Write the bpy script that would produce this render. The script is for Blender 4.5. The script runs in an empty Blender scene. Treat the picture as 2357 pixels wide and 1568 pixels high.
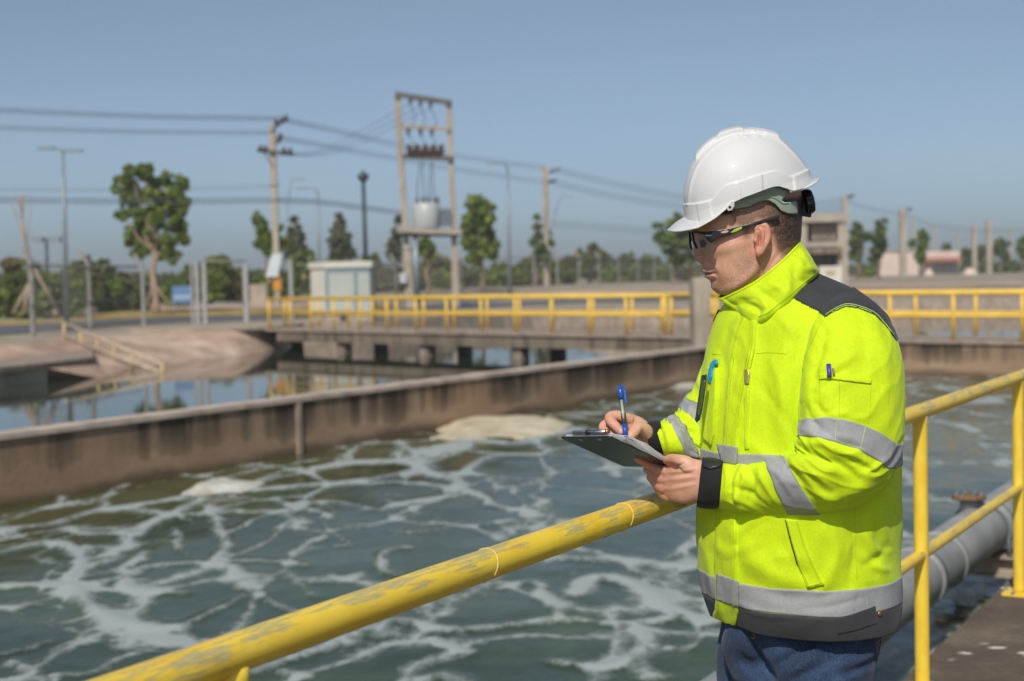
import bpy, bmesh, math, random
import numpy as np
from mathutils import Vector, Matrix
from mathutils.bvhtree import BVHTree
from mathutils.geometry import delaunay_2d_cdt

scene = bpy.context.scene
COL = scene.collection
rnd = random.Random(7)
rng = np.random.default_rng(11)

# ------------------------------------------------------------------ camera
IW, IH, FPX = 2357.0, 1568.0, 3273.6          # reference picture size used for measuring, focal length in its pixels
PITCH, ROLL = math.radians(2.466), -0.022
EYE = Vector((0, 0, 1.5))
cam_data = bpy.data.cameras.new('camera')
cam = bpy.data.objects.new('camera', cam_data)
COL.objects.link(cam)
RM = Matrix.Rotation(math.pi / 2 - PITCH, 3, 'X') @ Matrix.Rotation(ROLL, 3, 'Z')
cam.matrix_world = Matrix.Translation(EYE) @ RM.to_4x4()
cam_data.lens = 50; cam_data.sensor_width = 36
cam_data.clip_start = 0.05; cam_data.clip_end = 3000
cam_data.dof.use_dof = True
cam_data.dof.focus_distance = 2.92
cam_data.dof.aperture_fstop = 3.9
cam_data.dof.aperture_blades = 9
scene.camera = cam

# ------------------------------------------------------------------ sky, sun, exposure
SUN_EL, SUN_AZ = math.radians(45), math.radians(180 + 15)   # azimuth from +Y, clockwise: behind the camera, a little to its left
world = bpy.data.worlds.new('World'); scene.world = world
world.use_nodes = True
wn, wl = world.node_tree.nodes, world.node_tree.links
bg = wn['Background']
sky = wn.new('ShaderNodeTexSky'); sky.sky_type = 'NISHITA'
sky.sun_disc = False
sky.sun_elevation = SUN_EL; sky.sun_rotation = SUN_AZ
sky.air_density = 0.6; sky.dust_density = 1.4; sky.ozone_density = 2.5
hsv = wn.new('ShaderNodeHueSaturation')
hsv.inputs['Saturation'].default_value = 0.70
hsv.inputs['Value'].default_value = 0.84
wl.new(sky.outputs[0], hsv.inputs['Color'])
tint = wn.new('ShaderNodeMix'); tint.data_type = 'RGBA'; tint.blend_type = 'MULTIPLY'; tint.inputs[0].default_value = 1.0; tint.inputs[7].default_value = (0.86, 0.97, 1.0, 1)
wtc = wn.new('ShaderNodeTexCoord'); wmp = wn.new('ShaderNodeMapping'); wmp.inputs['Scale'].default_value = (1, 1, 3.5); wno = wn.new('ShaderNodeTexNoise'); wno.inputs['Scale'].default_value = 2.2; wno.inputs['Detail'].default_value = 5
wrp = wn.new('ShaderNodeValToRGB'); wrp.color_ramp.elements[0].position = 0.35; wrp.color_ramp.elements[0].color = (0.965, 0.97, 0.985, 1); wrp.color_ramp.elements[1].position = 0.72; wrp.color_ramp.elements[1].color = (1.05, 1.035, 1.01, 1)
wl.new(wtc.outputs['Generated'], wmp.inputs[0]); wl.new(wmp.outputs[0], wno.inputs['Vector']); wl.new(wno.outputs['Fac'], wrp.inputs[0])     # thin uneven haze in the sky
hz_mul = wn.new('ShaderNodeMix'); hz_mul.data_type = 'RGBA'; hz_mul.blend_type = 'MULTIPLY'; hz_mul.inputs[0].default_value = 1.0
wl.new(hsv.outputs[0], tint.inputs[6]); wl.new(tint.outputs[2], hz_mul.inputs[6]); wl.new(wrp.outputs[0], hz_mul.inputs[7]); wl.new(hz_mul.outputs[2], bg.inputs['Color'])
bg.inputs['Strength'].default_value = 0.12
sun_data = bpy.data.lights.new('sun', 'SUN')
sun_data.energy = 3.35; sun_data.angle = math.radians(0.55); sun_data.color = (1.0, 0.95, 0.86)
sun = bpy.data.objects.new('sun', sun_data); COL.objects.link(sun)
sd = Vector((math.sin(SUN_AZ) * math.cos(SUN_EL), math.cos(SUN_AZ) * math.cos(SUN_EL), math.sin(SUN_EL)))
sun.rotation_euler = sd.to_track_quat('Z', 'Y').to_euler()
sun.location = (0, -10, 30)
vs = scene.view_settings
vs.view_transform = 'Standard'; vs.look = 'None'; vs.exposure = 0.0; vs.gamma = 1.0; vs.use_curve_mapping = False
scene.render.engine = 'CYCLES'
scene.cycles.use_denoising = True
try: scene.cycles.denoiser = 'OPENIMAGEDENOISE'
except Exception: pass
scene.cycles.max_bounces = 8
scene.cycles.transparent_max_bounces = 12
scene.cycles.sample_clamp_indirect = 8.0
scene.cycles.caustics_reflective = False; scene.cycles.caustics_refractive = False

# ------------------------------------------------------------------ measuring helpers (picture point -> place)
RN = np.array(RM)
def rays(px, py):
    px = np.asarray(px, float); py = np.asarray(py, float)
    d = np.stack([(px - IW / 2) / FPX, -(py - IH / 2) / FPX, -np.ones_like(px)], -1)
    return d @ RN.T
def P(px, py, Y):                     # point seen at px, py at forward distance Y
    d = rays(px, py)
    t = np.asarray(Y, float) / d[..., 1]
    return d * t[..., None] + np.array(EYE)
def G(px, py, Z=0.0):                 # point seen at px, py on the level Z
    d = rays(px, py)
    t = (np.asarray(Z, float) - EYE.z) / d[..., 2]
    return d * t[..., None] + np.array(EYE)
def proj(V):
    p = (np.asarray(V) - np.array(EYE)) @ RN
    return np.stack([IW / 2 + FPX * p[..., 0] / -p[..., 2], IH / 2 - FPX * p[..., 1] / -p[..., 2]], -1)
def gz(Y):                            # the land rises a little beyond the road
    t = np.clip((np.asarray(Y, float) - 60) / 60, 0, 1)
    return 0.9 * t * t * (3 - 2 * t)
def GG(px, py):                       # point on the land
    z = 0.0
    for _ in range(25):
        p = G(px, py, z); z = 0.5 * z + 0.5 * float(gz(min(p[1], 400) if p[1] > 0 else 400))
    return p
def V3(p): return Vector((float(p[0]), float(p[1]), float(p[2])))

# ------------------------------------------------------------------ object helpers
ORG = {}
def new_mesh(name, V, F, mats=None, smooth=False, mi=None):
    me = bpy.data.meshes.new(name)
    V = np.asarray(V, float)
    F = [tuple(int(i) for i in f) for f in F] if not isinstance(F, np.ndarray) else F
    if isinstance(F, np.ndarray):
        n, k = F.shape
        me.vertices.add(len(V)); me.vertices.foreach_set('co', V.astype(np.float32).ravel())
        me.loops.add(n * k); me.loops.foreach_set('vertex_index', F.astype(np.int32).ravel())
        me.polygons.add(n)
        me.polygons.foreach_set('loop_start', np.arange(0, n * k, k, dtype=np.int32))
        me.polygons.foreach_set('loop_total', np.full(n, k, dtype=np.int32))
        me.update(calc_edges=True)
    else:
        me.from_pydata([tuple(v) for v in V], [], F); me.update()
    for m in (mats if isinstance(mats, (list, tuple)) else [mats]):
        if m is not None: me.materials.append(m)
    if mi is not None: me.polygons.foreach_set('material_index', np.asarray(mi, np.int32))
    if smooth: me.polygons.foreach_set('use_smooth', np.ones(len(me.polygons), bool))
    return me
def tag(o, label=None, cat=None, group=None, kind=None):
    if label: o['label'] = label
    if cat: o['category'] = cat
    if group: o['group'] = group
    if kind: o['kind'] = kind
    return o
def thing(name, loc, label, cat, group=None):
    o = bpy.data.objects.new(name, None); COL.objects.link(o)
    o.location = V3(loc); o.empty_display_size = 0.2
    ORG[o.name] = np.array([float(c) for c in loc])
    return tag(o, label, cat, group)
def obj(name, V, F, mat, parent=None, smooth=False, mi=None, origin=None):
    V = np.asarray(V, float)
    if parent is not None: org = ORG[parent.name]
    elif origin is not None: org = np.array([float(c) for c in origin])
    else: org = np.zeros(3)
    o = bpy.data.objects.new(name, new_mesh(name, V - org, F, mat, smooth, mi)); COL.objects.link(o)
    if parent is not None: o.parent = parent
    else: o.location = V3(org)
    ORG[o.name] = org
    return o
def copy_tree(o, parent=None, loc=None, rz=None):
    c = o.copy(); COL.objects.link(c); c.parent = parent
    if loc is not None: c.location = V3(loc)
    if rz is not None: c.rotation_euler.z = rz
    for ch in list(o.children): copy_tree(ch, c)
    return c

class MB:
    """collects simple shapes for one mesh"""
    def __init__(s): s.V = []; s.F = []; s.n = 0
    def add(s, V, F):
        V = np.asarray(V, float); s.V.append(V); s.F += [tuple(int(i) + s.n for i in f) for f in F]; s.n += len(V); return s
    def box(s, c, size, rz=0.0, taper=1.0):
        x, y, z = np.array(size) / 2
        v = np.array([[-x, -y, -z], [x, -y, -z], [x, y, -z], [-x, y, -z], [-x * taper, -y * taper, z], [x * taper, -y * taper, z], [x * taper, y * taper, z], [-x * taper, y * taper, z]])
        ca, sa = math.cos(rz), math.sin(rz)
        v = v @ np.array([[ca, sa, 0], [-sa, ca, 0], [0, 0, 1]])
        return s.add(v + np.array(c, float), BOXF)
    def beam(s, a, b, w, h):                       # square bar from a to b
        a = np.array(a, float); b = np.array(b, float); d = b - a; d /= np.linalg.norm(d)
        up = np.array([0, 0, 1.0]) if abs(d[2]) < 0.95 else np.array([0, 1.0, 0])
        r = np.cross(d, up); r /= np.linalg.norm(r); u = np.cross(r, d)
        v = [p + r * sx * w / 2 + u * sz * h / 2 for p in (a, b) for sx, sz in ((-1, -1), (1, -1), (1, 1), (-1, 1))]
        return s.add(v, BOXF)
    def tube(s, pts, r, seg=10, cap=True):
        V, F = tube(pts, r, seg, cap); return s.add(V, F)
    def prism(s, poly, z0, z1):                    # poly: list of (x, y) or (x, y, ztop); counter clockwise
        n = len(poly)
        top = [(p[0], p[1], p[2] if len(p) > 2 else z1) for p in poly]
        bot = [(p[0], p[1], z0) for p in poly]
        F = [tuple(range(n)), tuple(range(2 * n - 1, n - 1, -1))] + [(i, i + n, (i + 1) % n + n, (i + 1) % n) for i in range(n)]
        return s.add(top + bot, F)
    def lathe(s, c, prof, seg=16, axis=(0, 0, 1)):  # prof: (r, h) along axis
        a = Vector(axis).normalized(); q = Vector((0, 0, 1)).rotation_difference(a).to_matrix()
        V = []
        for r, h in prof:
            for k in range(seg):
                t = 2 * math.pi * k / seg
                p = q @ Vector((r * math.cos(t), r * math.sin(t), h)); V.append((p.x + c[0], p.y + c[1], p.z + c[2]))
        F = [(i * seg + k, i * seg + (k + 1) % seg, (i + 1) * seg + (k + 1) % seg, (i + 1) * seg + k) for i in range(len(prof) - 1) for k in range(seg)]
        F += [tuple(range(seg - 1, -1, -1)), tuple(range((len(prof) - 1) * seg, len(prof) * seg))]
        return s.add(V, F)
    def build(s, name, mat, parent=None, smooth=False, origin=None):
        return obj(name, np.concatenate(s.V), s.F, mat, parent, smooth, origin=origin)
BOXF = [(0, 3, 2, 1), (4, 5, 6, 7), (0, 1, 5, 4), (1, 2, 6, 5), (2, 3, 7, 6), (3, 0, 4, 7)]

def tube(pts, r, seg=10, cap=True):
    p = np.asarray(pts, float); n = len(p)
    r = np.broadcast_to(np.asarray(r, float), (n,))
    t = np.gradient(p, axis=0); t /= np.linalg.norm(t, axis=1)[:, None] + 1e-12
    u = np.cross(t[0], [0, 0, 1.0] if abs(t[0][2]) < 0.9 else [1.0, 0, 0]); u /= np.linalg.norm(u)
    a = np.arange(seg) * 2 * np.pi / seg
    V = []
    for i in range(n):
        u = u - t[i] * np.dot(u, t[i]); u /= np.linalg.norm(u) + 1e-12
        w = np.cross(t[i], u)
        V.append(p[i] + r[i] * (np.cos(a)[:, None] * u + np.sin(a)[:, None] * w))
    V = np.concatenate(V)
    F = [(i * seg + k, i * seg + (k + 1) % seg, (i + 1) * seg + (k + 1) % seg, (i + 1) * seg + k) for i in range(n - 1) for k in range(seg)]
    if cap: F += [tuple(range(seg - 1, -1, -1)), tuple(range((n - 1) * seg, n * seg))]
    return V, F

def cr(a, m, closed=False):
    """Catmull-Rom resampling of rows of a to m rows"""
    a = np.asarray(a, float)
    if a.ndim == 1: a = a[:, None]
    n = len(a)
    t = np.linspace(0, n if closed else n - 1, m, endpoint=not closed)
    i = np.floor(t).astype(int)
    if not closed: i = np.minimum(i, n - 2)
    f = (t - i)[:, None]
    if closed: g = lambda k: a[k % n]
    else:
        b = np.vstack([2 * a[0] - a[1], a, 2 * a[-1] - a[-2]]); g = lambda k: b[k + 1]
    p0, p1, p2, p3 = g(i - 1), g(i), g(i + 1), g(i + 2)
    return 0.5 * (2 * p1 + (p2 - p0) * f + (2 * p0 - 5 * p1 + 4 * p2 - p3) * f ** 2 + (3 * p1 - p0 - 3 * p2 + p3) * f ** 3)

def sstep(a, b, x):
    t = np.clip((np.asarray(x, float) - a) / (b - a), 0, 1); return t * t * (3 - 2 * t)

_perm = rng.permutation(256); _perm = np.concatenate([_perm, _perm, _perm])
_grad = rng.normal(size=(256, 3)); _grad /= np.linalg.norm(_grad, axis=1)[:, None]
def noise3(p):
    p = np.asarray(p, float); i = np.floor(p).astype(int); f = p - i; u = f * f * f * (f * (f * 6 - 15) + 10); i &= 255
    out = 0
    for dx in (0, 1):
        for dy in (0, 1):
            for dz in (0, 1):
                h = _perm[_perm[_perm[i[..., 0] + dx] + i[..., 1] + dy] + i[..., 2] + dz]
                g = (_grad[h] * (f - np.array([dx, dy, dz]))).sum(-1)
                w = (u[..., 0] if dx else 1 - u[..., 0]) * (u[..., 1] if dy else 1 - u[..., 1]) * (u[..., 2] if dz else 1 - u[..., 2])
                out = out + g * w
    return out
def seg_dist(q, pts):
    """distance of 2-D points q to polyline pts and the parameter 0..1 along it"""
    q = np.asarray(q, float); best = np.full(len(q), 1e9); par = np.zeros(len(q)); m = len(pts) - 1
    for k in range(m):
        a = np.array(pts[k][:2], float); b = np.array(pts[k + 1][:2], float); d = b - a
        t = np.clip(((q - a) @ d) / (d @ d + 1e-12), 0, 1)
        e = np.hypot(*(q - a - t[:, None] * d).T)
        c = e < best; best[c] = e[c]; par[c] = (k + t[c]) / m
    return best, par
def in_poly(q, poly):
    q = np.asarray(q, float); x, y = q[:, 0], q[:, 1]; c = np.zeros(len(q), bool); n = len(poly)
    for i in range(n):
        x1, y1 = poly[i][:2]; x2, y2 = poly[(i + 1) % n][:2]
        if y1 == y2: continue
        s = ((y1 > y) != (y2 > y)) & (x < (x2 - x1) * (y - y1) / (y2 - y1) + x1)
        c ^= s
    return c

# ------------------------------------------------------------------ materials
class NT:
    def __init__(s, name):
        s.m = bpy.data.materials.new(name); s.m.use_nodes = True
        s.n = s.m.node_tree.nodes; s.l = s.m.node_tree.links
        s.b = s.n['Principled BSDF']; s.out = s.n['Material Output']
    def node(s, t, **k):
        x = s.n.new(t)
        for a, v in k.items():
            if a in x.inputs: x.inputs[a].default_value = v
            else: setattr(x, a, v)
        return x
    def link(s, a, b): s.l.new(a, b)
    def coord(s, scale=(1, 1, 1), rot=(0, 0, 0), which='Object'):
        tc = s.node('ShaderNodeTexCoord'); mp = s.node('ShaderNodeMapping')
        mp.inputs['Scale'].default_value = scale; mp.inputs['Rotation'].default_value = rot
        s.link(tc.outputs[which], mp.inputs['Vector']); return mp.outputs[0]
    def noise(s, vec, scale=5.0, detail=4.0, rough=0.55, dist=0.0):
        x = s.node('ShaderNodeTexNoise'); x.inputs['Scale'].default_value = scale; x.inputs['Detail'].default_value = detail
        x.inputs['Roughness'].default_value = rough; x.inputs['Distortion'].default_value = dist
        if vec is not None: s.link(vec, x.inputs['Vector'])
        return x.outputs['Fac']
    def ramp(s, fac, stops):
        x = s.node('ShaderNodeValToRGB'); e = x.color_ramp.elements
        while len(e) < len(stops): e.new(0.5)
        for q, (p, c) in zip(e, stops):
            q.position = p; q.color = (c, c, c, 1) if isinstance(c, (int, float)) else (*c, 1)
        s.link(fac, x.inputs[0]); return x.outputs[0]
    def mix(s, fac, a, b, mode='MIX'):
        x = s.node('ShaderNodeMix', data_type='RGBA', blend_type=mode)
        for sock, v in ((x.inputs[0], fac), (x.inputs[6], a), (x.inputs[7], b)):
            if hasattr(v, 'links'): s.link(v, sock)
            elif isinstance(v, (int, float)): sock.default_value = v if sock.type == 'VALUE' else (v, v, v, 1)
            else: sock.default_value = (*v, 1)
        return x.outputs[2]
    def math(s, op, a, b=0.0, clamp=False):
        x = s.node('ShaderNodeMath', operation=op, use_clamp=clamp)
        for i, v in enumerate((a, b)):
            if hasattr(v, 'links'): s.link(v, x.inputs[i])
            else: x.inputs[i].default_value = v
        return x.outputs[0]
    def bump(s, h, strength=0.3, dist=0.01, normal=None):
        x = s.node('ShaderNodeBump'); x.inputs['Strength'].default_value = strength; x.inputs['Distance'].default_value = dist
        s.link(h, x.inputs['Height'])
        if normal is not None: s.link(normal, x.inputs['Normal'])
        return x.outputs[0]
    def set(s, **k):
        for a, v in k.items():
            sock = s.b.inputs[a.replace('_', ' ')]
            if hasattr(v, 'links'): s.link(v, sock)
            elif isinstance(v, tuple) and len(v) == 3 and sock.type == 'RGBA': sock.default_value = (*v, 1)
            else: sock.default_value = v
        return s
def simple(name, col, rough=0.6, metal=0.0, var=0.15, scale=8.0, bump=0.0, spec=0.5):
    t = NT(name); c = t.coord(); n = t.noise(c, scale, 5)
    lo = tuple(x * (1 - var) for x in col); hi = tuple(min(1, x * (1 + var)) for x in col)
    t.set(Base_Color=t.ramp(n, [(0.3, lo), (0.7, hi)]), Roughness=rough, Metallic=metal)
    t.b.inputs['Specular IOR Level'].default_value = spec
    if bump: t.set(Normal=t.bump(t.noise(c, scale * 4, 5), bump, 0.01))
    return t.m
# ================================================================== materials of the place
def concrete_mat(name, base, dark, scale=1.2, streak=True, rough=0.85):
    t = NT(name); c = t.coord(); n1 = t.noise(c, scale, 6, 0.6)
    col = t.ramp(n1, [(0.28, tuple(x * 0.72 for x in base)), (0.5, base), (0.75, tuple(min(1, x * 1.25) for x in base))])
    if streak:
        cs = t.coord((2.2, 2.2, 0.22)); n2 = t.noise(cs, 1.6, 6, 0.65)
        col = t.mix(t.ramp(n2, [(0.47, 0.0), (0.62, 0.85)]), col, dark)
    fine = t.noise(c, scale * 22, 4)
    col = t.mix(t.ramp(fine, [(0.35, 0.25), (0.6, 0.0)]), col, tuple(x * 0.55 for x in base))
    t.set(Base_Color=col, Roughness=rough, Normal=t.bump(fine, 0.25, 0.01))
    t.b.inputs['Specular IOR Level'].default_value = 0.25
    return t.m
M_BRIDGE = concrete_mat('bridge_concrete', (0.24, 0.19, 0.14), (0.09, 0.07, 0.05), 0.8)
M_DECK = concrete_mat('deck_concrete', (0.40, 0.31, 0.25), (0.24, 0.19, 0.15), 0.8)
M_LEDGE = concrete_mat('ledge_concrete', (0.36, 0.28, 0.22), (0.2, 0.16, 0.12), 1.0)
M_PALE = concrete_mat('pale_concrete', (0.46, 0.38, 0.30), (0.32, 0.26, 0.2), 0.9)
M_POLE = concrete_mat('pole_concrete', (0.44, 0.38, 0.31), (0.38, 0.31, 0.24), 0.8)
M_GREYPOST = simple('grey_post', (0.30, 0.28, 0.26), 0.7, var=0.2, scale=3)
M_GALV = simple('galvanised_steel', (0.26, 0.30, 0.32), 0.5, 0.35, 0.12, 6)
M_DARKMETAL = simple('dark_painted_metal', (0.05, 0.065, 0.075), 0.5, 0.2, 0.2, 6)
M_WIRE = simple('cable_black', (0.06, 0.065, 0.075), 0.6)
M_PORCELAIN = simple('brown_porcelain', (0.07, 0.045, 0.04), 0.3)
M_STEELBEAM = simple('weathered_steel_beam', (0.13, 0.115, 0.10), 0.7, 0.2, 0.25, 3)
M_YELLOWFAR = simple('yellow_rail_paint', (0.80, 0.50, 0.06), 0.45, 0.0, 0.14, 2.5)
M_YELLOWPALE = simple('faded_yellow_rail_paint', (0.52, 0.42, 0.30), 0.6, 0.0, 0.2, 3)
M_WHITE = simple('white_wall_paint', (0.66, 0.62, 0.53), 0.7, var=0.08, scale=1)
M_PINKWALL = simple('pale_pink_wall', (0.66, 0.52, 0.45), 0.8, var=0.1, scale=0.5)
M_ROOFRED = simple('red_awning', (0.42, 0.17, 0.12), 0.7)
M_DOOR = simple('grey_shutter', (0.35, 0.36, 0.37), 0.6)
M_PANELGREY = simple('panel_grey_green', (0.47, 0.49, 0.44), 0.55, var=0.06, scale=1)
M_GLASSDARK = simple('dark_window_glass', (0.07, 0.08, 0.08), 0.12)
M_SIGNWHITE = simple('white_sign_board', (0.62, 0.64, 0.66), 0.6, var=0.1, scale=2)
M_SIGNBLUE = simple('blue_sign_board', (0.12, 0.22, 0.38), 0.5)
M_ORANGE = simple('orange_band', (0.62, 0.26, 0.03), 0.6)
M_WOOD = simple('bare_wood', (0.36, 0.26, 0.19), 0.8, var=0.25, scale=3)
M_BARK = simple('bark', (0.22, 0.15, 0.11), 0.9, var=0.35, scale=4, bump=0.4)
M_RUST = simple('rusty_steel', (0.22, 0.12, 0.06), 0.85, 0.1, 0.4, 14, bump=0.3)

def leaf_mat(name, dark, light):
    t = NT(name); g = t.node('ShaderNodeNewGeometry')
    col = t.ramp(g.outputs['Random Per Island'], [(0.0, dark), (0.75, light), (1.0, tuple(x * 1.5 for x in light))])
    n = t.noise(t.coord(), 0.9, 3)
    col = t.mix(t.ramp(n, [(0.35, 0.4), (0.65, 0.0)]), col, dark)
    t.set(Base_Color=col, Roughness=0.6)
    t.b.inputs['Specular IOR Level'].default_value = 0.2
    tr = t.node('ShaderNodeBsdfTranslucent'); t.link(col, tr.inputs[0])
    mx = t.node('ShaderNodeMixShader'); mx.inputs[0].default_value = 0.42
    t.link(t.b.outputs[0], mx.inputs[1]); t.link(tr.outputs[0], mx.inputs[2]); t.link(mx.outputs[0], t.out.inputs[0])
    return t.m
M_LEAF = leaf_mat('leaf_green', (0.10, 0.15, 0.025), (0.31, 0.385, 0.075))
M_LEAFY = leaf_mat('leaf_yellow_green', (0.10, 0.125, 0.025), (0.26, 0.28, 0.06))
M_LEAFP = leaf_mat('leaf_pale', (0.10, 0.12, 0.06), (0.22, 0.22, 0.11))
M_LEAFD = leaf_mat('leaf_dark', (0.085, 0.125, 0.032), (0.25, 0.30, 0.085))
M_LEAFB = leaf_mat('leaf_dry_brown', (0.16, 0.14, 0.06), (0.30, 0.25, 0.12))

def land_mat():
    t = NT('dry_earth'); c = t.coord(); n = t.noise(c, 0.16, 6, 0.6); f = t.noise(c, 3.0, 5, 0.6)
    col = t.ramp(n, [(0.35, (0.32, 0.27, 0.215)), (0.52, (0.40, 0.345, 0.285)), (0.62, (0.29, 0.26, 0.13))])
    col = t.mix(t.ramp(f, [(0.4, 0.35), (0.65, 0.0)]), col, (0.2, 0.15, 0.11))
    t.set(Base_Color=col, Roughness=0.95, Normal=t.bump(f, 0.4, 0.05)); t.b.inputs['Specular IOR Level'].default_value = 0.1
    return t.m
def bank_mat():
    t = NT('bank_earth'); c = t.coord(); n = t.noise(c, 0.5, 6, 0.6); s = t.noise(t.coord((1.2, 1.2, 6)), 1.0, 5)
    col = t.ramp(n, [(0.3, (0.31, 0.205, 0.15)), (0.5, (0.48, 0.335, 0.255)), (0.68, (0.62, 0.47, 0.375))])
    col = t.mix(t.ramp(s, [(0.5, 0.0), (0.66, 0.5)]), col, (0.17, 0.12, 0.09))
    t.set(Base_Color=col, Roughness=0.95, Normal=t.bump(n, 0.5, 0.06)); t.b.inputs['Specular IOR Level'].default_value = 0.1
    return t.m
M_LAND, M_BANK = land_mat(), bank_mat()
M_ASPHALT = simple('asphalt', (0.10, 0.105, 0.12), 0.85, var=0.15, scale=2)
M_DRYGRASS = simple('dry_grass', (0.36, 0.26, 0.09), 0.95, var=0.35, scale=0.7, spec=0.1)
M_PATH = simple('pale_path', (0.50, 0.36, 0.29), 0.9, var=0.15, scale=0.6, spec=0.1)

# ================================================================== land, banks and water
WATER = -0.75
# bank top as seen along its edge, from far left to far right
top_px = [(-900, 850), (-300, 812), (0, 796), (150, 778), (260, 772), (400, 765), (520, 762), (612, 757)]
bank_top = [G(x, y, 0.0) for x, y in top_px]
foot_px = [(-900, 1000), (-300, 905), (0, 890), (110, 891), (200, 886), (262, 880), (305, 868), (372, 856), (500, 838), (600, 824), (684, 803)]
bank_foot = [G(x, y, WATER - 0.15) for x, y in foot_px]
far_px = [(700, 745), (850, 740), (1000, 731), (1200, 719), (1400, 712), (1650, 706), (2000, 696), (2357, 688), (2900, 674)]
far_top = [G(x, y, 0.0) for x, y in far_px]
edge = [np.array((-80, -30, 0)), np.array((-45, 12, 0))] + [np.array(p) for p in bank_top] + [np.array(p) for p in far_top] + [np.array(q) for q in ((48, 66, 0), (75, 55, 0), (95, 20, 0), (100, -30, 0))]
# land sheet: rows from the water's edge to the horizon
cols = cr(np.array(edge), 120)
rows = [cols]
for k, Yk in enumerate([0.06, 0.14, 0.24, 0.36, 0.5, 0.66, 0.85, 1.1, 1.5, 2.2, 3.5, 6, 12, 25]):
    far = cols.copy(); d = cols - np.array([0.6, -20, 0]); d[:, 2] = 0
    far = cols + d * Yk; rows.append(far)
V = np.concatenate(rows); V[:, 2] = np.where(V[:, 1] > 0, gz(np.minimum(V[:, 1], 500)), 0)
V[:, 2] += 0.10 * noise3(V * np.array([0.12, 0.12, 0]) + 3.1) * sstep(48, 75, V[:, 1])
n = 120
F = np.array([(i * n + k, i * n + k + 1, (i + 1) * n + k + 1, (i + 1) * n + k) for i in range(len(rows) - 1) for k in range(n - 1)])
tag(obj('ground', V, F, M_LAND, smooth=True), kind='structure')
# earth bank at the far tank, sloping into the water
a = cr(np.array(bank_top), 90); b = cr(np.array(bank_foot), 90)
R = [a * (1 - t) + b * t for t in np.linspace(0, 1, 14)]
V = np.concatenate(R); V[:, 2] += 0.07 * noise3(V * np.array([0.9, 0.9, 2.0])) * (np.repeat(np.sin(np.linspace(0, np.pi, 14)), 90))
V[:, 1] += 0.5 * noise3(V * np.array([0.35, 0.35, 0.5]) + 9) * (np.repeat(np.sin(np.linspace(0, np.pi, 14)), 90))
V += 0.05 * noise3(V * 2.6)[:, None] * np.repeat(np.sin(np.linspace(0, np.pi, 14)), 90)[:, None]
F = np.array([(i * 90 + k, (i + 1) * 90 + k, (i + 1) * 90 + k + 1, i * 90 + k + 1) for i in range(13) for k in range(89)])
tag(obj('earth_bank', V, F, M_BANK, smooth=True), kind='structure')
# retaining edge of the tank beyond the footbridge
c = cr(np.array(far_top + [np.array(q, float) for q in ((48, 66, 0), (75, 55, 0), (95, 20, 0))]), 60); c[:, 2] = gz(c[:, 1]) + 0.10 * noise3(c * np.array([0.12, 0.12, 0]) + 3.1) * sstep(48, 75, c[:, 1]) + 0.02; lo = c.copy(); lo[:, 2] = WATER - 0.3; lo[:, 1] -= 0.5
V = np.concatenate([c, lo]); F = [(k, 60 + k, 61 + k, k + 1) for k in range(59)]
tag(obj('far_bank', V, F, M_LEDGE, smooth=True), kind='structure')

def strip(name, near, far, mat, dz, m=60):
    a = cr(np.array([GG(*p) for p in near]), m); b = cr(np.array([GG(*p) for p in far]), m)
    R = [a * (1 - t) + b * t for t in np.linspace(0, 1, 6)]
    V = np.concatenate(R); V[:, 2] = gz(np.minimum(V[:, 1], 500)) + 0.10 * noise3(V * np.array([0.12, 0.12, 0]) + 3.1) * sstep(48, 75, V[:, 1]) + dz
    F = np.array([(i * m + k, i * m + k + 1, (i + 1) * m + k + 1, (i + 1) * m + k) for i in range(5) for k in range(m - 1)])
    return tag(obj(name, V, F, mat, smooth=True), kind='structure')
strip('road', [(-1500, 856), (-500, 800), (0, 772), (200, 756), (330, 747), (565, 738), (700, 731), (1000, 715), (1200, 705), (1500, 694), (1900, 681), (2357, 668)],
      [(-1500, 804), (-500, 770), (0, 753), (200, 741), (330, 734), (565, 729), (700, 722), (1000, 706), (1200, 697), (1500, 687), (1900, 675), (2357, 662)], M_ASPHALT, 0.03)
strip('grass_verge', [(-1500, 802), (-500, 768), (0, 752), (200, 740), (330, 733), (565, 728), (700, 721), (900, 711)],
      [(-1500, 770), (-500, 742), (0, 728), (200, 723), (330, 716), (565, 714), (700, 708), (900, 700)], M_DRYGRASS, 0.025)
strip('footpath', [(-1500, 769), (-500, 741), (0, 727), (200, 722), (330, 715), (565, 713), (700, 707), (1000, 690), (1500, 672), (2357, 655)],
      [(-1500, 752), (-500, 728), (0, 716), (200, 711), (330, 704), (565, 703), (700, 698), (1000, 682), (1500, 665), (2357, 649)], M_PATH, 0.028)
# pale coping along the bank and the concrete ledge on the left
cop = MB()
c1 = [G(x, y, 0.10) for x, y in ((300, 757), (450, 752), (622, 744))]; c2 = [G(x, y, 0.10) for x, y in ((300, 761), (450, 757), (622, 750))]
cop.prism([tuple(p[:2]) for p in c2] + [tuple(p[:2]) for p in c1[::-1]], -0.06, 0.10)
tag(cop.build('coping', M_PALE, origin=c1[1]), 'pale concrete coping running along the bank top below the gate posts', 'coping')
LZ = -0.28
f = [G(x, y, LZ) for x, y in ((-700, 905), (-300, 868), (0, 846), (102, 836), (214, 823))]; bk = [G(x, y, LZ) for x, y in ((214, 797), (0, 803), (-300, 815), (-700, 830))]
le = thing('concrete_ledge', f[2], 'low weathered concrete ledge with a dark slab edge at the waterline below the earth bank', 'ledge')
MB().prism([tuple(p[:2]) for p in f + bk], LZ - 0.13, LZ).build('slab', M_LEDGE, le)
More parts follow.
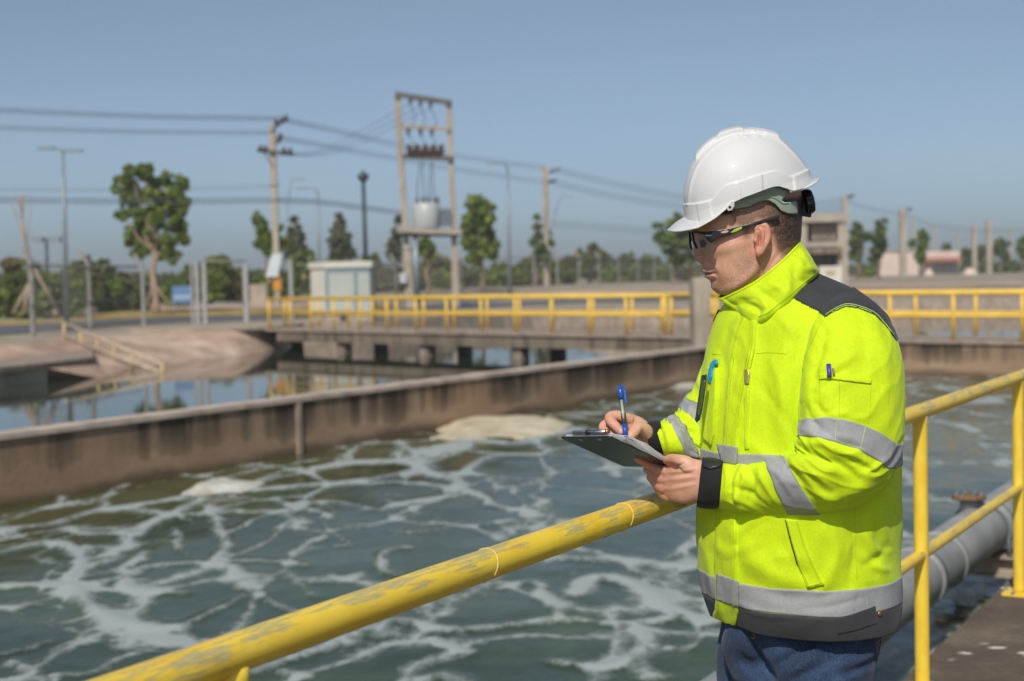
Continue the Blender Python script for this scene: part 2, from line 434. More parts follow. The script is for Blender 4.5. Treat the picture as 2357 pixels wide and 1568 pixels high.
f2 = [G(x, y, LZ - 0.13) for x, y in ((-700, 919), (0, 857.5), (108, 847.5))]; b2 = [G(x, y, LZ - 0.13) for x, y in ((108, 815), (-700, 850))]
MB().prism([tuple(p[:2]) for p in f2 + b2], -1.2, LZ - 0.131).build('wall', M_PALE, le)
e0, e1, e2, e3 = G(109, 848, LZ - 0.135), G(216, 834, LZ - 0.135), G(268, 879, WATER - 0.15), G(109, 889, WATER - 0.15)
e4, e5 = G(216, 815, LZ - 0.14), G(109, 815, LZ - 0.14); e6, e7 = e4.copy(), e5.copy(); e6[2] = e7[2] = -1.2
obj('footing', [e0, e1, e2, e3, e4, e5, e6, e7], [(3, 2, 1, 0), (0, 1, 4, 5), (1, 2, 6, 4), (0, 5, 7, 3), (3, 7, 6, 2), (5, 4, 6, 7)], M_BANK, le)
# ------------------------------------------------------------------ water of the two tanks
def calm_water():
    t = NT('calm_water'); c = t.coord((1, 0.35, 1)); h = t.noise(c, 1.3, 3); h2 = t.noise(c, 0.3, 2)
    t.set(Base_Color=(0.034, 0.044, 0.026), Roughness=0.04, IOR=1.33, Normal=t.bump(t.math('ADD', h, h2), 0.05, 0.02))
    return t.m
DW0, DW1 = G(0, 1000, 0.0), G(1610, 800, 0.0)                  # divider wall, near top edge
ddir = (DW1 - DW0)[:2]; ddir = ddir / np.linalg.norm(ddir); dnor = np.array([-ddir[1], ddir[0]])
L0 = DW0[:2] - ddir * 14; L1 = DW1[:2] + ddir * 3.0
def wpt(xy, z): return (xy[0], xy[1], z)
w0, w1 = L0 + dnor * 0.15, L1 + dnor * 0.15
V = [wpt(w0, WATER), wpt(w1 + ddir * 0.0, WATER), (60, 95, WATER), (-10, 100, WATER), (-60, 60, WATER), (-60, 20, WATER)]
V = [(w0[0], w0[1], WATER), (w1[0], w1[1], WATER), (90, w1[1], WATER), (90, 130, WATER), (-60, 130, WATER), (-60, w0[1], WATER)]
tag(obj('far_tank_water', V, [tuple(range(6))], calm_water()), kind='structure')

FOAM = [  # foam lines: points in the reference picture, width in metres, strength
 ([(0,1352),(80,1347),(160,1347),(230,1340),(290,1330),(330,1310),(400,1302),(470,1298),(520,1308),(550,1326),(572,1352)],.17,1),
 ([(150,1347),(185,1358),(205,1385),(235,1412),(268,1432),(300,1440),(345,1451),(394,1447)],.26,1),
 ([(394,1447),(440,1430),(498,1405),(540,1388),(573,1366)],.10,.8),([(0,1275),(41,1264),(104,1251),(158,1260),(185,1270)],.22,1),
 ([(199,1258),(198,1280),(190,1300),(174,1314),(145,1330)],.13,.95),([(0,1222),(62,1214),(125,1206),(208,1181),(291,1166),(374,1154),(436,1139),(520,1130)],.24,1),
 ([(436,1135),(480,1125),(540,1122),(602,1127),(706,1118),(789,1110),(872,1102),(940,1088)],.24,1),([(602,1104),(660,1085),(747,1073),(872,1066),(960,1050)],.18,.9),
 ([(0,1190),(125,1164),(249,1139),(374,1110),(498,1088),(640,1060)],.07,.7),
 ([(149,1222),(208,1231),(270,1229),(332,1231)],.10,.9),([(270,1228),(332,1214),(374,1193),(415,1177),(453,1164)],.10,.9),
 ([(477,1164),(486,1189),(498,1218),(511,1243),(513,1272),(498,1293)],.11,1),([(511,1231),(560,1210),(602,1189),(648,1177)],.10,.9),
 ([(399,1218),(411,1243),(419,1268),(432,1280)],.07,.7),([(340,1272),(307,1293),(291,1318),(294,1346),(324,1359),(374,1363),(428,1366)],.15,.95),
 ([(498,1293),(581,1291),(643,1295),(697,1303)],.14,.9),([(639,1148),(664,1164),(706,1177),(747,1187),(765,1198)],.09,.8),
 ([(700,1158),(768,1156),(822,1166),(864,1177),(913,1164),(978,1150)],.13,.9),([(760,1185),(830,1181),(872,1174),(905,1189),(934,1197)],.08,.7),
 ([(942,1260),(893,1266),(872,1283),(874,1305),(893,1320),(938,1320)],.10,1),([(706,1264),(768,1258),(810,1256)],.08,.75),([(785,1231),(805,1248),(816,1257)],.06,.7),
 ([(575,1117),(645,1099),(714,1085),(784,1066),(854,1059),(937,1057)],.26,.95),([(575,1131),(691,1122),(807,1108),(900,1099),(947,1082)],.18,.9),
 ([(955,1040),(968,1062),(985,1085),(1010,1097),(1040,1099),(1067,1089),(1100,1064),(1141,1049),(1225,1045),(1318,1048),(1364,1052),(1405,1071),(1416,1099)],.16,1),
 ([(945,1062),(968,1070),(990,1078)],.4,1),([(1036,1099),(1055,1122),(1092,1142),(1132,1162),(1178,1172),(1228,1178)],.20,1),
 ([(965,1045),(1039,1029),(1086,1013),(1178,1022),(1260,1005),(1330,985)],.42,1),([(1225,1180),(1300,1198),(1380,1205),(1440,1212)],.3,.45),
 ([(710,1157),(784,1159),(854,1173),(900,1173),(970,1154),(1039,1147)],.10,.7),([(645,1154),(682,1173),(738,1182),(760,1196)],.09,.7),
 ([(863,1181),(908,1167),(959,1157),(1000,1147),(1051,1143)],.12,.85),([(908,1222),(966,1225),(1034,1215),(1102,1208),(1171,1198)],.14,.7),
 ([(1270,1283),(1342,1287),(1410,1287),(1478,1293),(1547,1300),(1640,1298)],.28,.95),
 ([(1324,1362),(1342,1335),(1393,1328),(1444,1340),(1495,1365),(1529,1393),(1574,1412),(1640,1425)],.22,1),
 ([(1171,1352),(1215,1338),(1246,1345),(1256,1372),(1273,1399),(1290,1422),(1355,1432)],.12,.9),
 ([(863,1449),(897,1430),(949,1436),(1000,1447),(1068,1451),(1136,1447),(1205,1437),(1270,1428),(1310,1430)],.13,1),([(820,1440),(863,1450),(900,1460)],.3,.9),
 ([(1386,1435),(1444,1434),(1495,1427),(1547,1418),(1615,1432)],.12,.9),([(1451,1437),(1472,1456),(1474,1485),(1458,1505),(1427,1527),(1376,1536),(1324,1533),(1273,1526)],.14,1),
 ([(1474,1475),(1512,1488),(1564,1492),(1598,1481),(1622,1458)],.06,.8),([(1458,1505),(1470,1535),(1500,1565)],.18,.8),
 ([(1000,1471),(1034,1485),(1068,1498),(1095,1502)],.08,.8),([(950,1580),(1000,1553),(1034,1553),(1060,1575)],.16,.9),([(1533,1287),(1574,1263),(1598,1239),(1625,1222)],.10,.8),
 ([(0,1513),(62,1500),(120,1482)],.08,.8),([(33,1525),(66,1538)],.12,.7),([(299,1484),(353,1470),(394,1480)],.3,.7),([(145,1550),(208,1546),(291,1513),(374,1496)],.08,.6),
 ([(552,1546),(623,1525),(706,1505),(768,1484),(800,1459),(872,1430)],.24,.9),([(648,1542),(697,1559)],.12,.7),([(614,1363),(648,1388),(681,1409)],.09,.7),
 ([(697,1347),(731,1372)],.07,.7),([(722,1339),(789,1339),(826,1322)],.09,.6),([(17,1397),(41,1399),(83,1393),(129,1397)],.07,.8),([(149,1434),(185,1425)],.08,.6),
 ([(2080,985),(2150,972),(2240,990)],.4,.75),([(2080,890),(2140,885),(2210,900)],.4,.5),([(2090,1050),(2180,1040),(2240,1050)],.3,.4),([(1500,895),(1560,890),(1600,884)],.5,1),
 ([(1280,985),(1340,955),(1420,930),(1490,905)],.35,.55),([(2240,930),(2300,915),(2357,910)],.5,.6),([(1960,1560),(2030,1530),(2080,1500)],.1,.5),([(2100,1500),(2160,1480),(2200,1440)],.08,.5),
]
def aerated_water():
    t = NT('aerated_water'); c = t.coord()
    at = t.node('ShaderNodeAttribute', attribute_name='foam').outputs['Fac']
    gr = t.node('ShaderNodeAttribute', attribute_name='algae').outputs['Fac']
    cs = t.coord((1.0, 0.55, 1.0))
    warp = t.noise(cs, 2.2, 5, 0.6)
    fine = t.noise(cs, 15.0, 7, 0.72); fine2 = t.noise(c, 34, 3, 0.6)
    vo = t.node('ShaderNodeTexVoronoi', feature='DISTANCE_TO_EDGE'); vo.inputs['Scale'].default_value = 0.9
    wv = t.node('ShaderNodeVectorMath', operation='ADD'); nn = t.node('ShaderNodeTexNoise'); nn.inputs['Scale'].default_value = 0.9; nn.inputs['Detail'].default_value = 4
    t.link(cs, nn.inputs['Vector']); t.link(cs, wv.inputs[0]); t.link(nn.outputs['Color'], wv.inputs[1]); t.link(wv.outputs[0], vo.inputs['Vector'])
    vo2 = t.node('ShaderNodeTexVoronoi', feature='DISTANCE_TO_EDGE'); vo2.inputs['Scale'].default_value = 1.9; t.link(wv.outputs[0], vo2.inputs['Vector'])
    net = t.math('ADD', t.ramp(vo.outputs['Distance'], [(0.0, 1.0), (0.035, 0.6), (0.11, 0.0)]), t.math('MULTIPLY', t.ramp(vo2.outputs['Distance'], [(0.0, 0.8), (0.05, 0.35), (0.13, 0.0)]), t.ramp(t.noise(cs, 0.5, 2), [(0.42, 0.0), (0.62, 0.9)])))
    flecks = t.ramp(warp, [(0.5, 0.0), (0.72, 0.42)])
    s = t.math('ADD', at, t.math('MULTIPLY', net, 0.88))
    s = t.math('ADD', s, t.math('MULTIPLY', flecks, 0.55))
    br = t.math('ADD', t.math('MULTIPLY', t.math('SUBTRACT', fine, 0.5), 1.5), t.math('MULTIPLY', t.math('SUBTRACT', warp, 0.5), 1.0))
    s = t.math('ADD', s, br)
    s = t.math('ADD', s, t.math('MULTIPLY', t.math('SUBTRACT', fine2, 0.5), 0.35))
    foam = t.ramp(s, [(0.38, 0.0), (0.62, 0.20), (0.88, 0.42), (1.3, 0.64)])
    deep = t.ramp(t.noise(c, 0.35, 3), [(0.35, (0.033, 0.052, 0.025)), (0.65, (0.056, 0.082, 0.038))])
    deep = t.mix(gr, deep, (0.052, 0.056, 0.010))
    deep = t.mix(t.ramp(t.noise(c, 1.1, 4), [(0.5, 0.0), (0.75, 0.55)]), deep, (0.095, 0.135, 0.060))
    col = t.mix(foam, deep, (0.56, 0.61, 0.61))
    rip = t.noise(t.coord((1, 0.45, 1)), 3.2, 6, 0.6); rip2 = t.noise(t.coord((1, 0.6, 1)), 0.8, 3)
    h = t.math('ADD', t.math('ADD', t.math('MULTIPLY', rip, 0.5), rip2), t.math('MULTIPLY', t.math('MULTIPLY', foam, fine2), 0.35))
    t.set(Base_Color=col, Roughness=t.ramp(foam, [(0, 0.07), (0.6, 0.5)]), IOR=1.33, Specular_IOR_Level=0.22, Normal=t.bump(h, 0.6, 0.05))
    return t.m
# grid that fans out from the platform: finer near, coarser far
ys = np.geomspace(3.2, 36.0, 330); us = np.linspace(-0.62, 0.62, 380)
Yg, Ug = np.meshgrid(ys, us, indexing='ij'); Xg = Yg * Ug
V = np.stack([Xg, Yg, np.full_like(Xg, WATER)], -1).reshape(-1, 3)
foam = np.zeros(len(V))
wob = np.stack([noise3(V * np.array([1.3, 1.3, 1]) + 5), noise3(V * np.array([1.3, 1.3, 1]) + 17)], -1) * 0.10
for pts, w, amp in FOAM:
    q = G([p[0] for p in pts], [p[1] for p in pts], WATER)[:, :2]
    q = cr(q, len(pts) * 5)
    lo, hi = q.min(0) - 3 * w, q.max(0) + 3 * w
    m = np.where((V[:, 0] > lo[0]) & (V[:, 0] < hi[0]) & (V[:, 1] > lo[1]) & (V[:, 1] < hi[1]))[0]
    if not len(m): continue
    d, par = seg_dist(V[m, :2] + wob[m], q)
    wv = w * 0.60 * (0.75 + 0.5 * np.abs(noise3(np.stack([par * 7, np.full_like(par, w * 50), np.zeros_like(par)], -1))) * 2)
    foam[m] = np.maximum(foam[m], amp * np.exp(-(d / wv) ** 2))
dist_wall = np.abs((V[:, :2] - DW0[:2]) @ dnor)
algae = np.exp(-(dist_wall / 1.7) ** 2) * (0.55 + 0.45 * np.clip(noise3(V * 0.6) * 2 + 0.5, 0, 1))
V[:, 2] += 0.018 * noise3(V * np.array([1.2, 0.9, 1])) + 0.02 * foam * np.clip(foam, 0, 1)
nr, nc = len(ys), len(us)
idx = np.arange(nr * nc).reshape(nr, nc)
Fg = np.stack([idx[:-1, :-1], idx[:-1, 1:], idx[1:, 1:], idx[1:, :-1]], -1).reshape(-1, 4)
side = ((V[:, :2] - DW0[:2]) @ dnor)
keep = (side[Fg] < 0.12).all(1)
ow = obj('near_tank_water', V, Fg[keep], aerated_water(), smooth=True)
for nm, arr in (('foam', foam), ('algae', algae)):
    ow.data.attributes.new(nm, 'FLOAT', 'POINT').data.foreach_set('value', arr.astype(np.float32))
tag(ow, kind='structure')
# far part of the near tank, right up to the wall below the footbridge
# thick foam heaps floating against the divider wall
def foam_heap(px, py, wpx, dpx, h, label, seed, tint):
    c = G(px, py, WATER); l = G(px - wpx, py, WATER); dd = G(px, py - dpx, WATER)
    a = np.linalg.norm(c - l); bq = np.linalg.norm(dd - c); nu, nv = 150, 110
    x, y = np.meshgrid(np.linspace(-1.35, 1.35, nu) * a, np.linspace(-1.5, 1.5, nv) * bq, indexing='ij'); x = x.ravel(); y = y.ravel()
    g = np.random.default_rng(seed); H = np.full(len(x), -0.34)
    for k in range(13):
        cx, cy, r = g.uniform(-.85, .85), g.uniform(-.6, .6), g.uniform(.28, .6); H += g.uniform(.4, .8) * np.exp(-((x / a - cx) / r) ** 2 - ((y / bq - cy) / r) ** 2)
    p3 = np.stack([x, y, np.full(len(x), seed * 1.7)], -1)
    H += 0.34 * noise3(p3 * 1.9) + 0.22 * noise3(p3 * 5.0) + 0.24 * noise3(p3 * 13)
    H = np.clip(H, -1, 1.15); z = h * H * (1 + 0.5 * noise3(p3 * 3)) + 0.008 * noise3(p3 * 9)
    V = np.stack([x + c[0], y + c[1], np.maximum(z, -0.02) + WATER + 0.012], -1); F = grid_quads(nu, nv); F = F[(H[F] > -0.02).any(1)]
    used = np.unique(F); mp = -np.ones(len(V), int); mp[used] = np.arange(len(used)); V = V[used]; F = mp[F]
    t = NT('foam_heap_' + str(seed)); cc = t.coord(); q = t.noise(cc, 2.5, 6); q2 = t.noise(cc, 26, 5)
    t.set(Base_Color=t.ramp(t.math('ADD', t.math('MULTIPLY', q, 0.7), t.math('MULTIPLY', q2, 0.3)), [(0.35, (tint[0] * 0.66, tint[1] * 0.60, tint[2] * 0.50)), (0.6, tint)]), Roughness=0.8, Normal=t.bump(t.math('ADD', q2, q), 0.22, 0.02))
    tag(obj('foam_heap', V, F, t.m, smooth=True, origin=c), label, 'foam')
def grid_quads(n, m):
    i = np.arange(n * m).reshape(n, m); return np.stack([i[:-1, :-1], i[1:, :-1], i[1:, 1:], i[:-1, 1:]], -1).reshape(-1, 4)
foam_heap(1165, 986, 118, 26, 0.075, 'large cream coloured foam heap floating against the divider wall', 3, (0.62, 0.55, 0.41))
foam_heap(515, 1124, 62, 17, 0.045, 'small white foam heap floating near the streaked end of the divider wall', 8, (0.62, 0.61, 0.55))
foam_heap(1556, 889, 55, 10, 0.05, 'pale foam drift behind the pen where the divider wall runs out', 5, (0.52, 0.51, 0.46))
# ================================================================== divider wall
def wall_mat():
    t = NT('stained_concrete'); c = t.coord(); g = t.node('ShaderNodeNewGeometry'); sp = t.node('ShaderNodeSeparateXYZ'); t.link(g.outputs['Position'], sp.inputs[0])
    z = sp.outputs['Z']
    n = t.noise(c, 0.55, 6, 0.6); st = t.math('ADD', t.math('MULTIPLY', t.noise(t.coord((0.55, 0.55, 0.10)), 1.0, 3, 0.5), 0.55), t.math('MULTIPLY', t.noise(t.coord((2.2, 2.2, 0.22)), 1.25, 6, 0.62), 0.45)); st2 = t.noise(t.coord((6, 6, 0.35)), 1.2, 4, 0.6)
    col = t.ramp(n, [(0.3, (0.29, 0.185, 0.12)), (0.52, (0.40, 0.27, 0.175)), (0.72, (0.52, 0.38, 0.26))])
    up = t.math('ADD', t.math('MULTIPLY', t.math('ADD', z, t.math('MULTIPLY', t.math('SUBTRACT', st, 0.5), 1.3)), 2.4), 1.15, True)            # soot and algae run down from the rim
    s = t.math('MULTIPLY', t.ramp(st, [(0.40, 0.12), (0.53, 1.0)]), t.math('POWER', up, 0.45))
    col = t.mix(t.math('MULTIPLY', s, 0.95), col, (0.036, 0.026, 0.019))
    col = t.mix(t.math('MULTIPLY', t.ramp(st2, [(0.58, 0.0), (0.75, 0.6)]), up), col, (0.42, 0.34, 0.27))
    wet = t.math('MULTIPLY', t.math('SUBTRACT', t.math('MULTIPLY', t.math('ADD', n, -0.5), 0.55), t.math('ADD', z, 0.60)), 9.0, True)
    col = t.mix(t.math('MULTIPLY', wet, 0.75), col, (0.10, 0.062, 0.04))
    t.set(Base_Color=col, Roughness=0.85, Normal=t.bump(t.noise(c, 14, 5), 0.3, 0.02)); t.b.inputs['Specular IOR Level'].default_value = 0.25
    return t.m
M_WALL = wall_mat()
M_RIM = simple('worn_concrete_rim', (0.52, 0.41, 0.33), 0.85, var=0.3, scale=2.5, bump=0.2)
dw = thing('divider_wall', (L0[0], L0[1], 0), 'long brown stained concrete wall dividing the foamy tank from the calm tank', 'wall')
L1w = DW1[:2] + ddir * 1.2
segs = []
tot = float((L1w - L0) @ ddir)
jp = [float((G(x, y, 0.0)[:2] - L0) @ ddir) for x, y in ((655, 914), (1065, 877.5), (1330, 843))]
brk = [0, jp[0] - 12.6, jp[0] - 6.3, jp[0], jp[1], jp[2], tot]
for k in range(len(brk) - 1):
    s0, s1 = brk[k] + 0.012, brk[k + 1] - 0.012
    if s1 <= s0: continue
    a, b = L0 + ddir * s0, L0 + ddir * s1
    poly = [a, b, b + dnor * 0.28, a + dnor * 0.28]
    MB().prism([tuple(p) for p in poly], -1.4, -0.06).build('wall_panel', M_WALL, dw)
nn_ = 160
ts = np.linspace(0, tot, nn_)
Vr = []
for off, zz in ((-0.03, -0.058), (-0.03, 0.0), (0.31, 0.0), (0.31, -0.058)):
    q = L0 + ddir * ts[:, None] + dnor * off
    z = zz + (0.012 * noise3(np.stack([ts * 1.5, ts * 0 + off * 9, ts * 0], -1)) if zz == 0 else 0)
    Vr.append(np.column_stack([q, np.full(nn_, 0) + z]))
Vr = np.concatenate(Vr)
Fr = [(r * nn_ + k, r * nn_ + k + 1, (r + 1) * nn_ + k + 1, (r + 1) * nn_ + k) for r in range(3) for k in range(nn_ - 1)]
obj('rim', Vr, Fr, M_RIM, dw)
for s in jp[:1]:
    a = L0 + ddir * s
    MB().box((a[0] - dnor[0] * 0.012, a[1] - dnor[1] * 0.012, -0.43), (0.085, 0.045, 0.72), math.atan2(ddir[1], ddir[0])).build('joint_strip', simple('joint_mortar', (0.36, 0.28, 0.21), 0.85, var=0.25, scale=4), dw)

# ================================================================== footbridge over the far tank
BA, BB = G(2357, 787, 0.0), G(640, 758, 0.0)
bdir = (BB - BA)[:2]; BLEN = np.linalg.norm(bdir); bdir /= BLEN; bnor = np.array([-bdir[1], bdir[0]])
if bnor[1] < 0: bnor = -bnor
def bp(u, off=0.0, z=0.0): q = BA[:2] + bdir * u + bnor * off; return np.array([q[0], q[1], z])
def u_at(px):                          # position along the bridge front edge seen at column px
    d = rays(px, 700.0); m = np.array([[d[0], -bdir[0]], [d[1], -bdir[1]]]); s = np.linalg.solve(m, BA[:2]); return s[1]
BW = 2.2
brg = thing('footbridge', bp(BLEN, 0), 'concrete footbridge deck on piers crossing behind the brown divider wall', 'bridge')
u_end = u_at(612)
dk = MB()
U0 = -14
dk.prism([tuple(bp(U0, 0)[:2]), tuple(bp(U0, BW)[:2]), tuple(bp(u_end + 1.6, BW)[:2]), tuple(bp(u_end, 0)[:2])][::-1], -0.07, 0.0)
dk.build('deck', M_DECK, brg)
u_w = u_at(1655)
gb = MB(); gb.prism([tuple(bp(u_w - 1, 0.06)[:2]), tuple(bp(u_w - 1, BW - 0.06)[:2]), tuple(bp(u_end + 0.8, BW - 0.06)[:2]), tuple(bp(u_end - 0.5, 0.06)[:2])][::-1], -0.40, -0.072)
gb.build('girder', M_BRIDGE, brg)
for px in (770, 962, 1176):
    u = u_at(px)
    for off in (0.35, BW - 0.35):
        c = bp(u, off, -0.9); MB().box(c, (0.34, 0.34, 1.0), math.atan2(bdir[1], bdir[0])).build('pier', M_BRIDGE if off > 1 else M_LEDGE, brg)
ua, ub = u_at(1600), u_at(1400)
h = MB(); poly = [(ua - 1.5, -0.402), (ub + 1.0, -0.402), (ub - 0.4, -0.60), (ub - 0.6, -1.3), (ua - 1.5, -1.3)]
pv = [bp(u, 0.0, z) for u, z in poly] + [bp(u, BW - 0.1, z) for u, z in poly]
h.add(pv, [(0, 1, 2, 3, 4), (9, 8, 7, 6, 5)] + [(i, i + 5, (i + 1) % 5 + 5, (i + 1) % 5) for i in range(5)])
h.build('haunch', M_PALE, brg)
tw = MB(); tw.prism([tuple(bp(U0, 0.05)[:2]), tuple(bp(U0, 0.4)[:2]), tuple(bp(u_w, 0.4)[:2]), tuple(bp(u_w, 0.05)[:2])][::-1], -1.4, -0.074)
tag(tw.build('tank_end_wall', M_WALL, origin=bp(0, 0, -0.7)), 'dark stained tank wall below the yellow railing, beyond the grey pipe', 'wall')
cu = u_at(1631)
cc = bp(cu, -0.33, 0)
colm = MB().box((cc[0], cc[1], 0.0), (0.42, 0.42, 2.9), 0.12).build('concrete_post', M_PALE, origin=(cc[0], cc[1], -1.2))
tag(colm, 'square pale concrete post standing just beyond the chin of the man in the helmet', 'post')

def far_railing(off, posts, secs, label, hz=1.0):
    t = thing('bridge_railing', bp(secs[0][0], off), label, 'railing', 'yellow railings along the footbridge')
    m = MB(); m.tube([bp(0, off, 0.0) * 0 + (0, 0, 0), (0, 0, hz)], 0.042, 8)
    V0, F0 = np.concatenate(m.V), m.F; me = new_mesh('post', V0, F0, M_YELLOWFAR, True)
    for u in posts:
        p = bp(u, off); o = bpy.data.objects.new('post', me); COL.objects.link(o); o.parent = t
        o.location = V3(p - ORG[t.name]); ORG[o.name] = p
    for a, b in secs:
        MB().tube([bp(a, off, hz), bp(b, off, hz)], 0.050, 8).build('top_rail', M_YELLOWFAR, t, True)
        MB().tube([bp(a, off, hz * 0.52), bp(b, off, hz * 0.52)], 0.042, 8).build('mid_rail', M_YELLOWFAR, t, True)
    return t
pf = [u_at(x) for x in (614, 662, 710.6, 763, 822.5, 885, 952, 1022.5, 1102, 1180.4, 1264, 1351, 1436, 1526, 1540, 1645, 1745, 1845, 1945, 2043.6, 2190, 2349, 2520)]
far_railing(0.08, pf, [(pf[0], pf[13]), (pf[14], pf[-1])], 'yellow tube railing on the nearer edge of the footbridge')
ub_ = lambda px: (lambda d: np.linalg.solve(np.array([[d[0], -bdir[0]], [d[1], -bdir[1]]]), BA[:2] + bnor * (BW - 0.08))[1])(rays(px, 700.0))
pb = [ub_(x) for x in (655, 735, 800, 857, 912, 975, 1045, 1121, 1195, 1271, 1365, 1455, 1524, 1640, 1740, 1850, 1960, 2107.5, 2246, 2400)]
far_railing(BW - 0.08, pb, [(pb[0], pb[-1])], 'yellow tube railing on the farther edge of the footbridge')

# stair handrail going down the bank
sh = thing('stair_handrail', P(155, 778, 45), 'thin faded yellow stair handrail running down the earth bank into the calm water', 'handrail')
def sp_(px, py, Y): return P(px, py, Y)
hr = [((152, 742), (372, 848), 46.5, 41.0), ((147, 772), (366, 856), 46.5, 41.0)]
MB().tube([sp_(150, 744, 43.5), sp_(255, 790, 40.5), sp_(374, 838, 37.8)], 0.045, 8).build('top_rail', M_YELLOWPALE, sh, True)
MB().tube([sp_(146, 772, 43.5), sp_(255, 816, 40.5), sp_(366, 856, 37.8)], 0.042, 8).build('mid_rail', M_YELLOWPALE, sh, True)
for x, y0, y1, Y in ((148, 742, 800, 43.5), (187, 760, 812, 42.4), (225, 777, 818, 41.4), (264, 793, 836, 40.3), (306, 810, 858, 39.3), (374, 836, 890, 37.8)):
    MB().tube([sp_(x, y0, Y), sp_(x - 3, y1, Y)], 0.04, 8).build('post', simple('faded_yellow_post', (0.62, 0.45, 0.18), 0.6) if 'faded_yellow_post' not in bpy.data.materials else bpy.data.materials['faded_yellow_post'], sh, True)

# ================================================================== the near railing, platform and pipe
def worn_paint():
    t = NT('worn_yellow_paint'); tc = t.node('ShaderNodeTexCoord'); mp = t.node('ShaderNodeMapping')
    mp.inputs['Rotation'].default_value = (0, 0, 0); t.link(tc.outputs['UV'], mp.inputs[0]); uv = mp.outputs[0]
    def sc(x, y):
        m2 = t.node('ShaderNodeMapping'); m2.inputs['Scale'].default_value = (x, y, 1); t.link(uv, m2.inputs[0]); return m2.outputs[0]
    big = t.noise(sc(2.3, 1.6), 1.0, 3, 0.55); streak = t.noise(sc(4.5, 20), 1.0, 8, 0.72, 0.3); fine = t.noise(sc(22, 44), 1.0, 5, 0.6)
    sepu = t.node('ShaderNodeSeparateXYZ'); t.link(uv, sepu.inputs[0])
    topm = t.math('SUBTRACT', 1.0, t.math('MULTIPLY', t.math('ABSOLUTE', t.math('SUBTRACT', sepu.outputs['Y'], 0.60)), 3.2), True)
    s = t.math('ADD', t.math('ADD', t.math('MULTIPLY', big, 0.62), t.math('MULTIPLY', streak, 0.58)), t.math('MULTIPLY', topm, 0.14))
    s = t.math('ADD', s, t.math('MULTIPLY', t.math('SUBTRACT', fine, 0.5), 0.10))
    worn = t.ramp(s, [(0.73, 0.0), (0.765, 0.72)])
    yel = t.ramp(t.noise(sc(5, 3), 1.0, 5), [(0.3, (0.86, 0.54, 0.035)), (0.6, (0.92, 0.65, 0.070)), (0.8, (0.88, 0.67, 0.16))])
    grey = t.ramp(fine, [(0.35, (0.24, 0.26, 0.21)), (0.65, (0.50, 0.46, 0.26))])
    rs = t.math('MULTIPLY', t.ramp(big, [(0.64, 0.0), (0.68, 0.8)]), t.ramp(streak, [(0.5, 0), (0.6, 1)]))
    col = t.mix(rs, t.mix(worn, yel, grey), (0.27, 0.12, 0.05))
    t.set(Base_Color=col, Roughness=t.ramp(worn, [(0, 0.34), (0.8, 0.62)]), Normal=t.bump(t.math('ADD', t.math('MULTIPLY', worn, -0.6), t.math('MULTIPLY', fine, 0.25)), 0.5, 0.002))
    return t.m
M_WORN = worn_paint()
M_SEAM = simple('pale_paint_seam', (0.74, 0.56, 0.20), 0.6)
RA, RB = G(863, 1390, 1.0), G(2343, 869, 1.0)
rdir = (RB - RA)[:2]; rdir /= np.linalg.norm(rdir); rout = np.array([-rdir[1], rdir[0]])      # rout points over the water
def rp(u, off=0.0, z=0.0): q = RA[:2] + rdir * u + rout * off; return np.array([q[0], q[1], z])
def ru(px):
    d = rays(px, 900.0); return np.linalg.solve(np.array([[d[0], -rdir[0]], [d[1], -rdir[1]]]), RA[:2])[1]
def pipe_uv(name, a, b, r, mat, parent, seg=48, n=160, wob=0.0):
    """round bar from a to b with length / angle coordinates in metres"""
    V, F = tube(np.linspace(a, b, n), r, seg, cap=True)
    if wob:
        ax = np.repeat(np.linspace(a, b, n), seg, 0); V = ax + (V - ax) * (1 + wob * noise3(V * 30))[:, None]
    o = obj(name, V, F, mat, parent, True)
    L = float(np.linalg.norm(np.array(b) - np.array(a))); me = o.data
    uvl = me.uv_layers.new(name='UVMap'); li = np.zeros(len(me.loops), np.int32); me.loops.foreach_get('vertex_index', li)
    u = (li // seg) / (n - 1) * L * 2.0; v = ((li % seg) / seg - 0.25) % 1
    nf = (n - 1) * seg
    lv = v[:nf * 4].reshape(-1, 4); wrap = (lv.max(1) - lv.min(1)) > 0.5
    lv[wrap] = np.where(lv[wrap] < 0.5, lv[wrap] + 1, lv[wrap]); v[:nf * 4] = lv.ravel()
    uvl.data.foreach_set('uv', np.stack([u, v], -1).astype(np.float32).ravel())
    return o
rl = thing('yellow_railing', rp(0), 'worn yellow pipe railing with scratched top rail beside the man in the helmet', 'railing')
u1, u2 = ru(2117), ru(2343); sp_r = u2 - u1
pipe_uv('top_rail', rp(-1.15, 0, 1.0), rp(u2 + sp_r * 2.2, 0, 1.0), 0.0278, M_WORN, rl, wob=0.006)
pipe_uv('mid_rail', rp(-1.15, 0, 0.492), rp(u2 + sp_r * 2.2, 0, 0.492), 0.021, M_WORN, rl)
ul = ru(512)
for u in (ul, (ul + u1) / 2, u1, u2, u2 + sp_r, u2 + 2 * sp_r):
    po = pipe_uv('post', rp(u, 0, 0.012), rp(u, 0, 0.985), 0.0255, M_WORN, rl, 32, 60)
    c = rp(u, 0, 0.006)
    fl = MB().box(c, (0.13, 0.13, 0.012), math.atan2(rdir[1], rdir[0]))
    obj('flange', np.concatenate(fl.V), fl.F, M_WORN, rl)
    for dx, dy in ((-.045, -.045), (.045, -.045), (.045, .045), (-.045, .045)):
        MB().lathe(c + np.array([dx, dy, 0.006]), [(0.009, 0), (0.009, 0.009), (0.005, 0.012)], 6).build('bolt', M_GALV, rl, True)
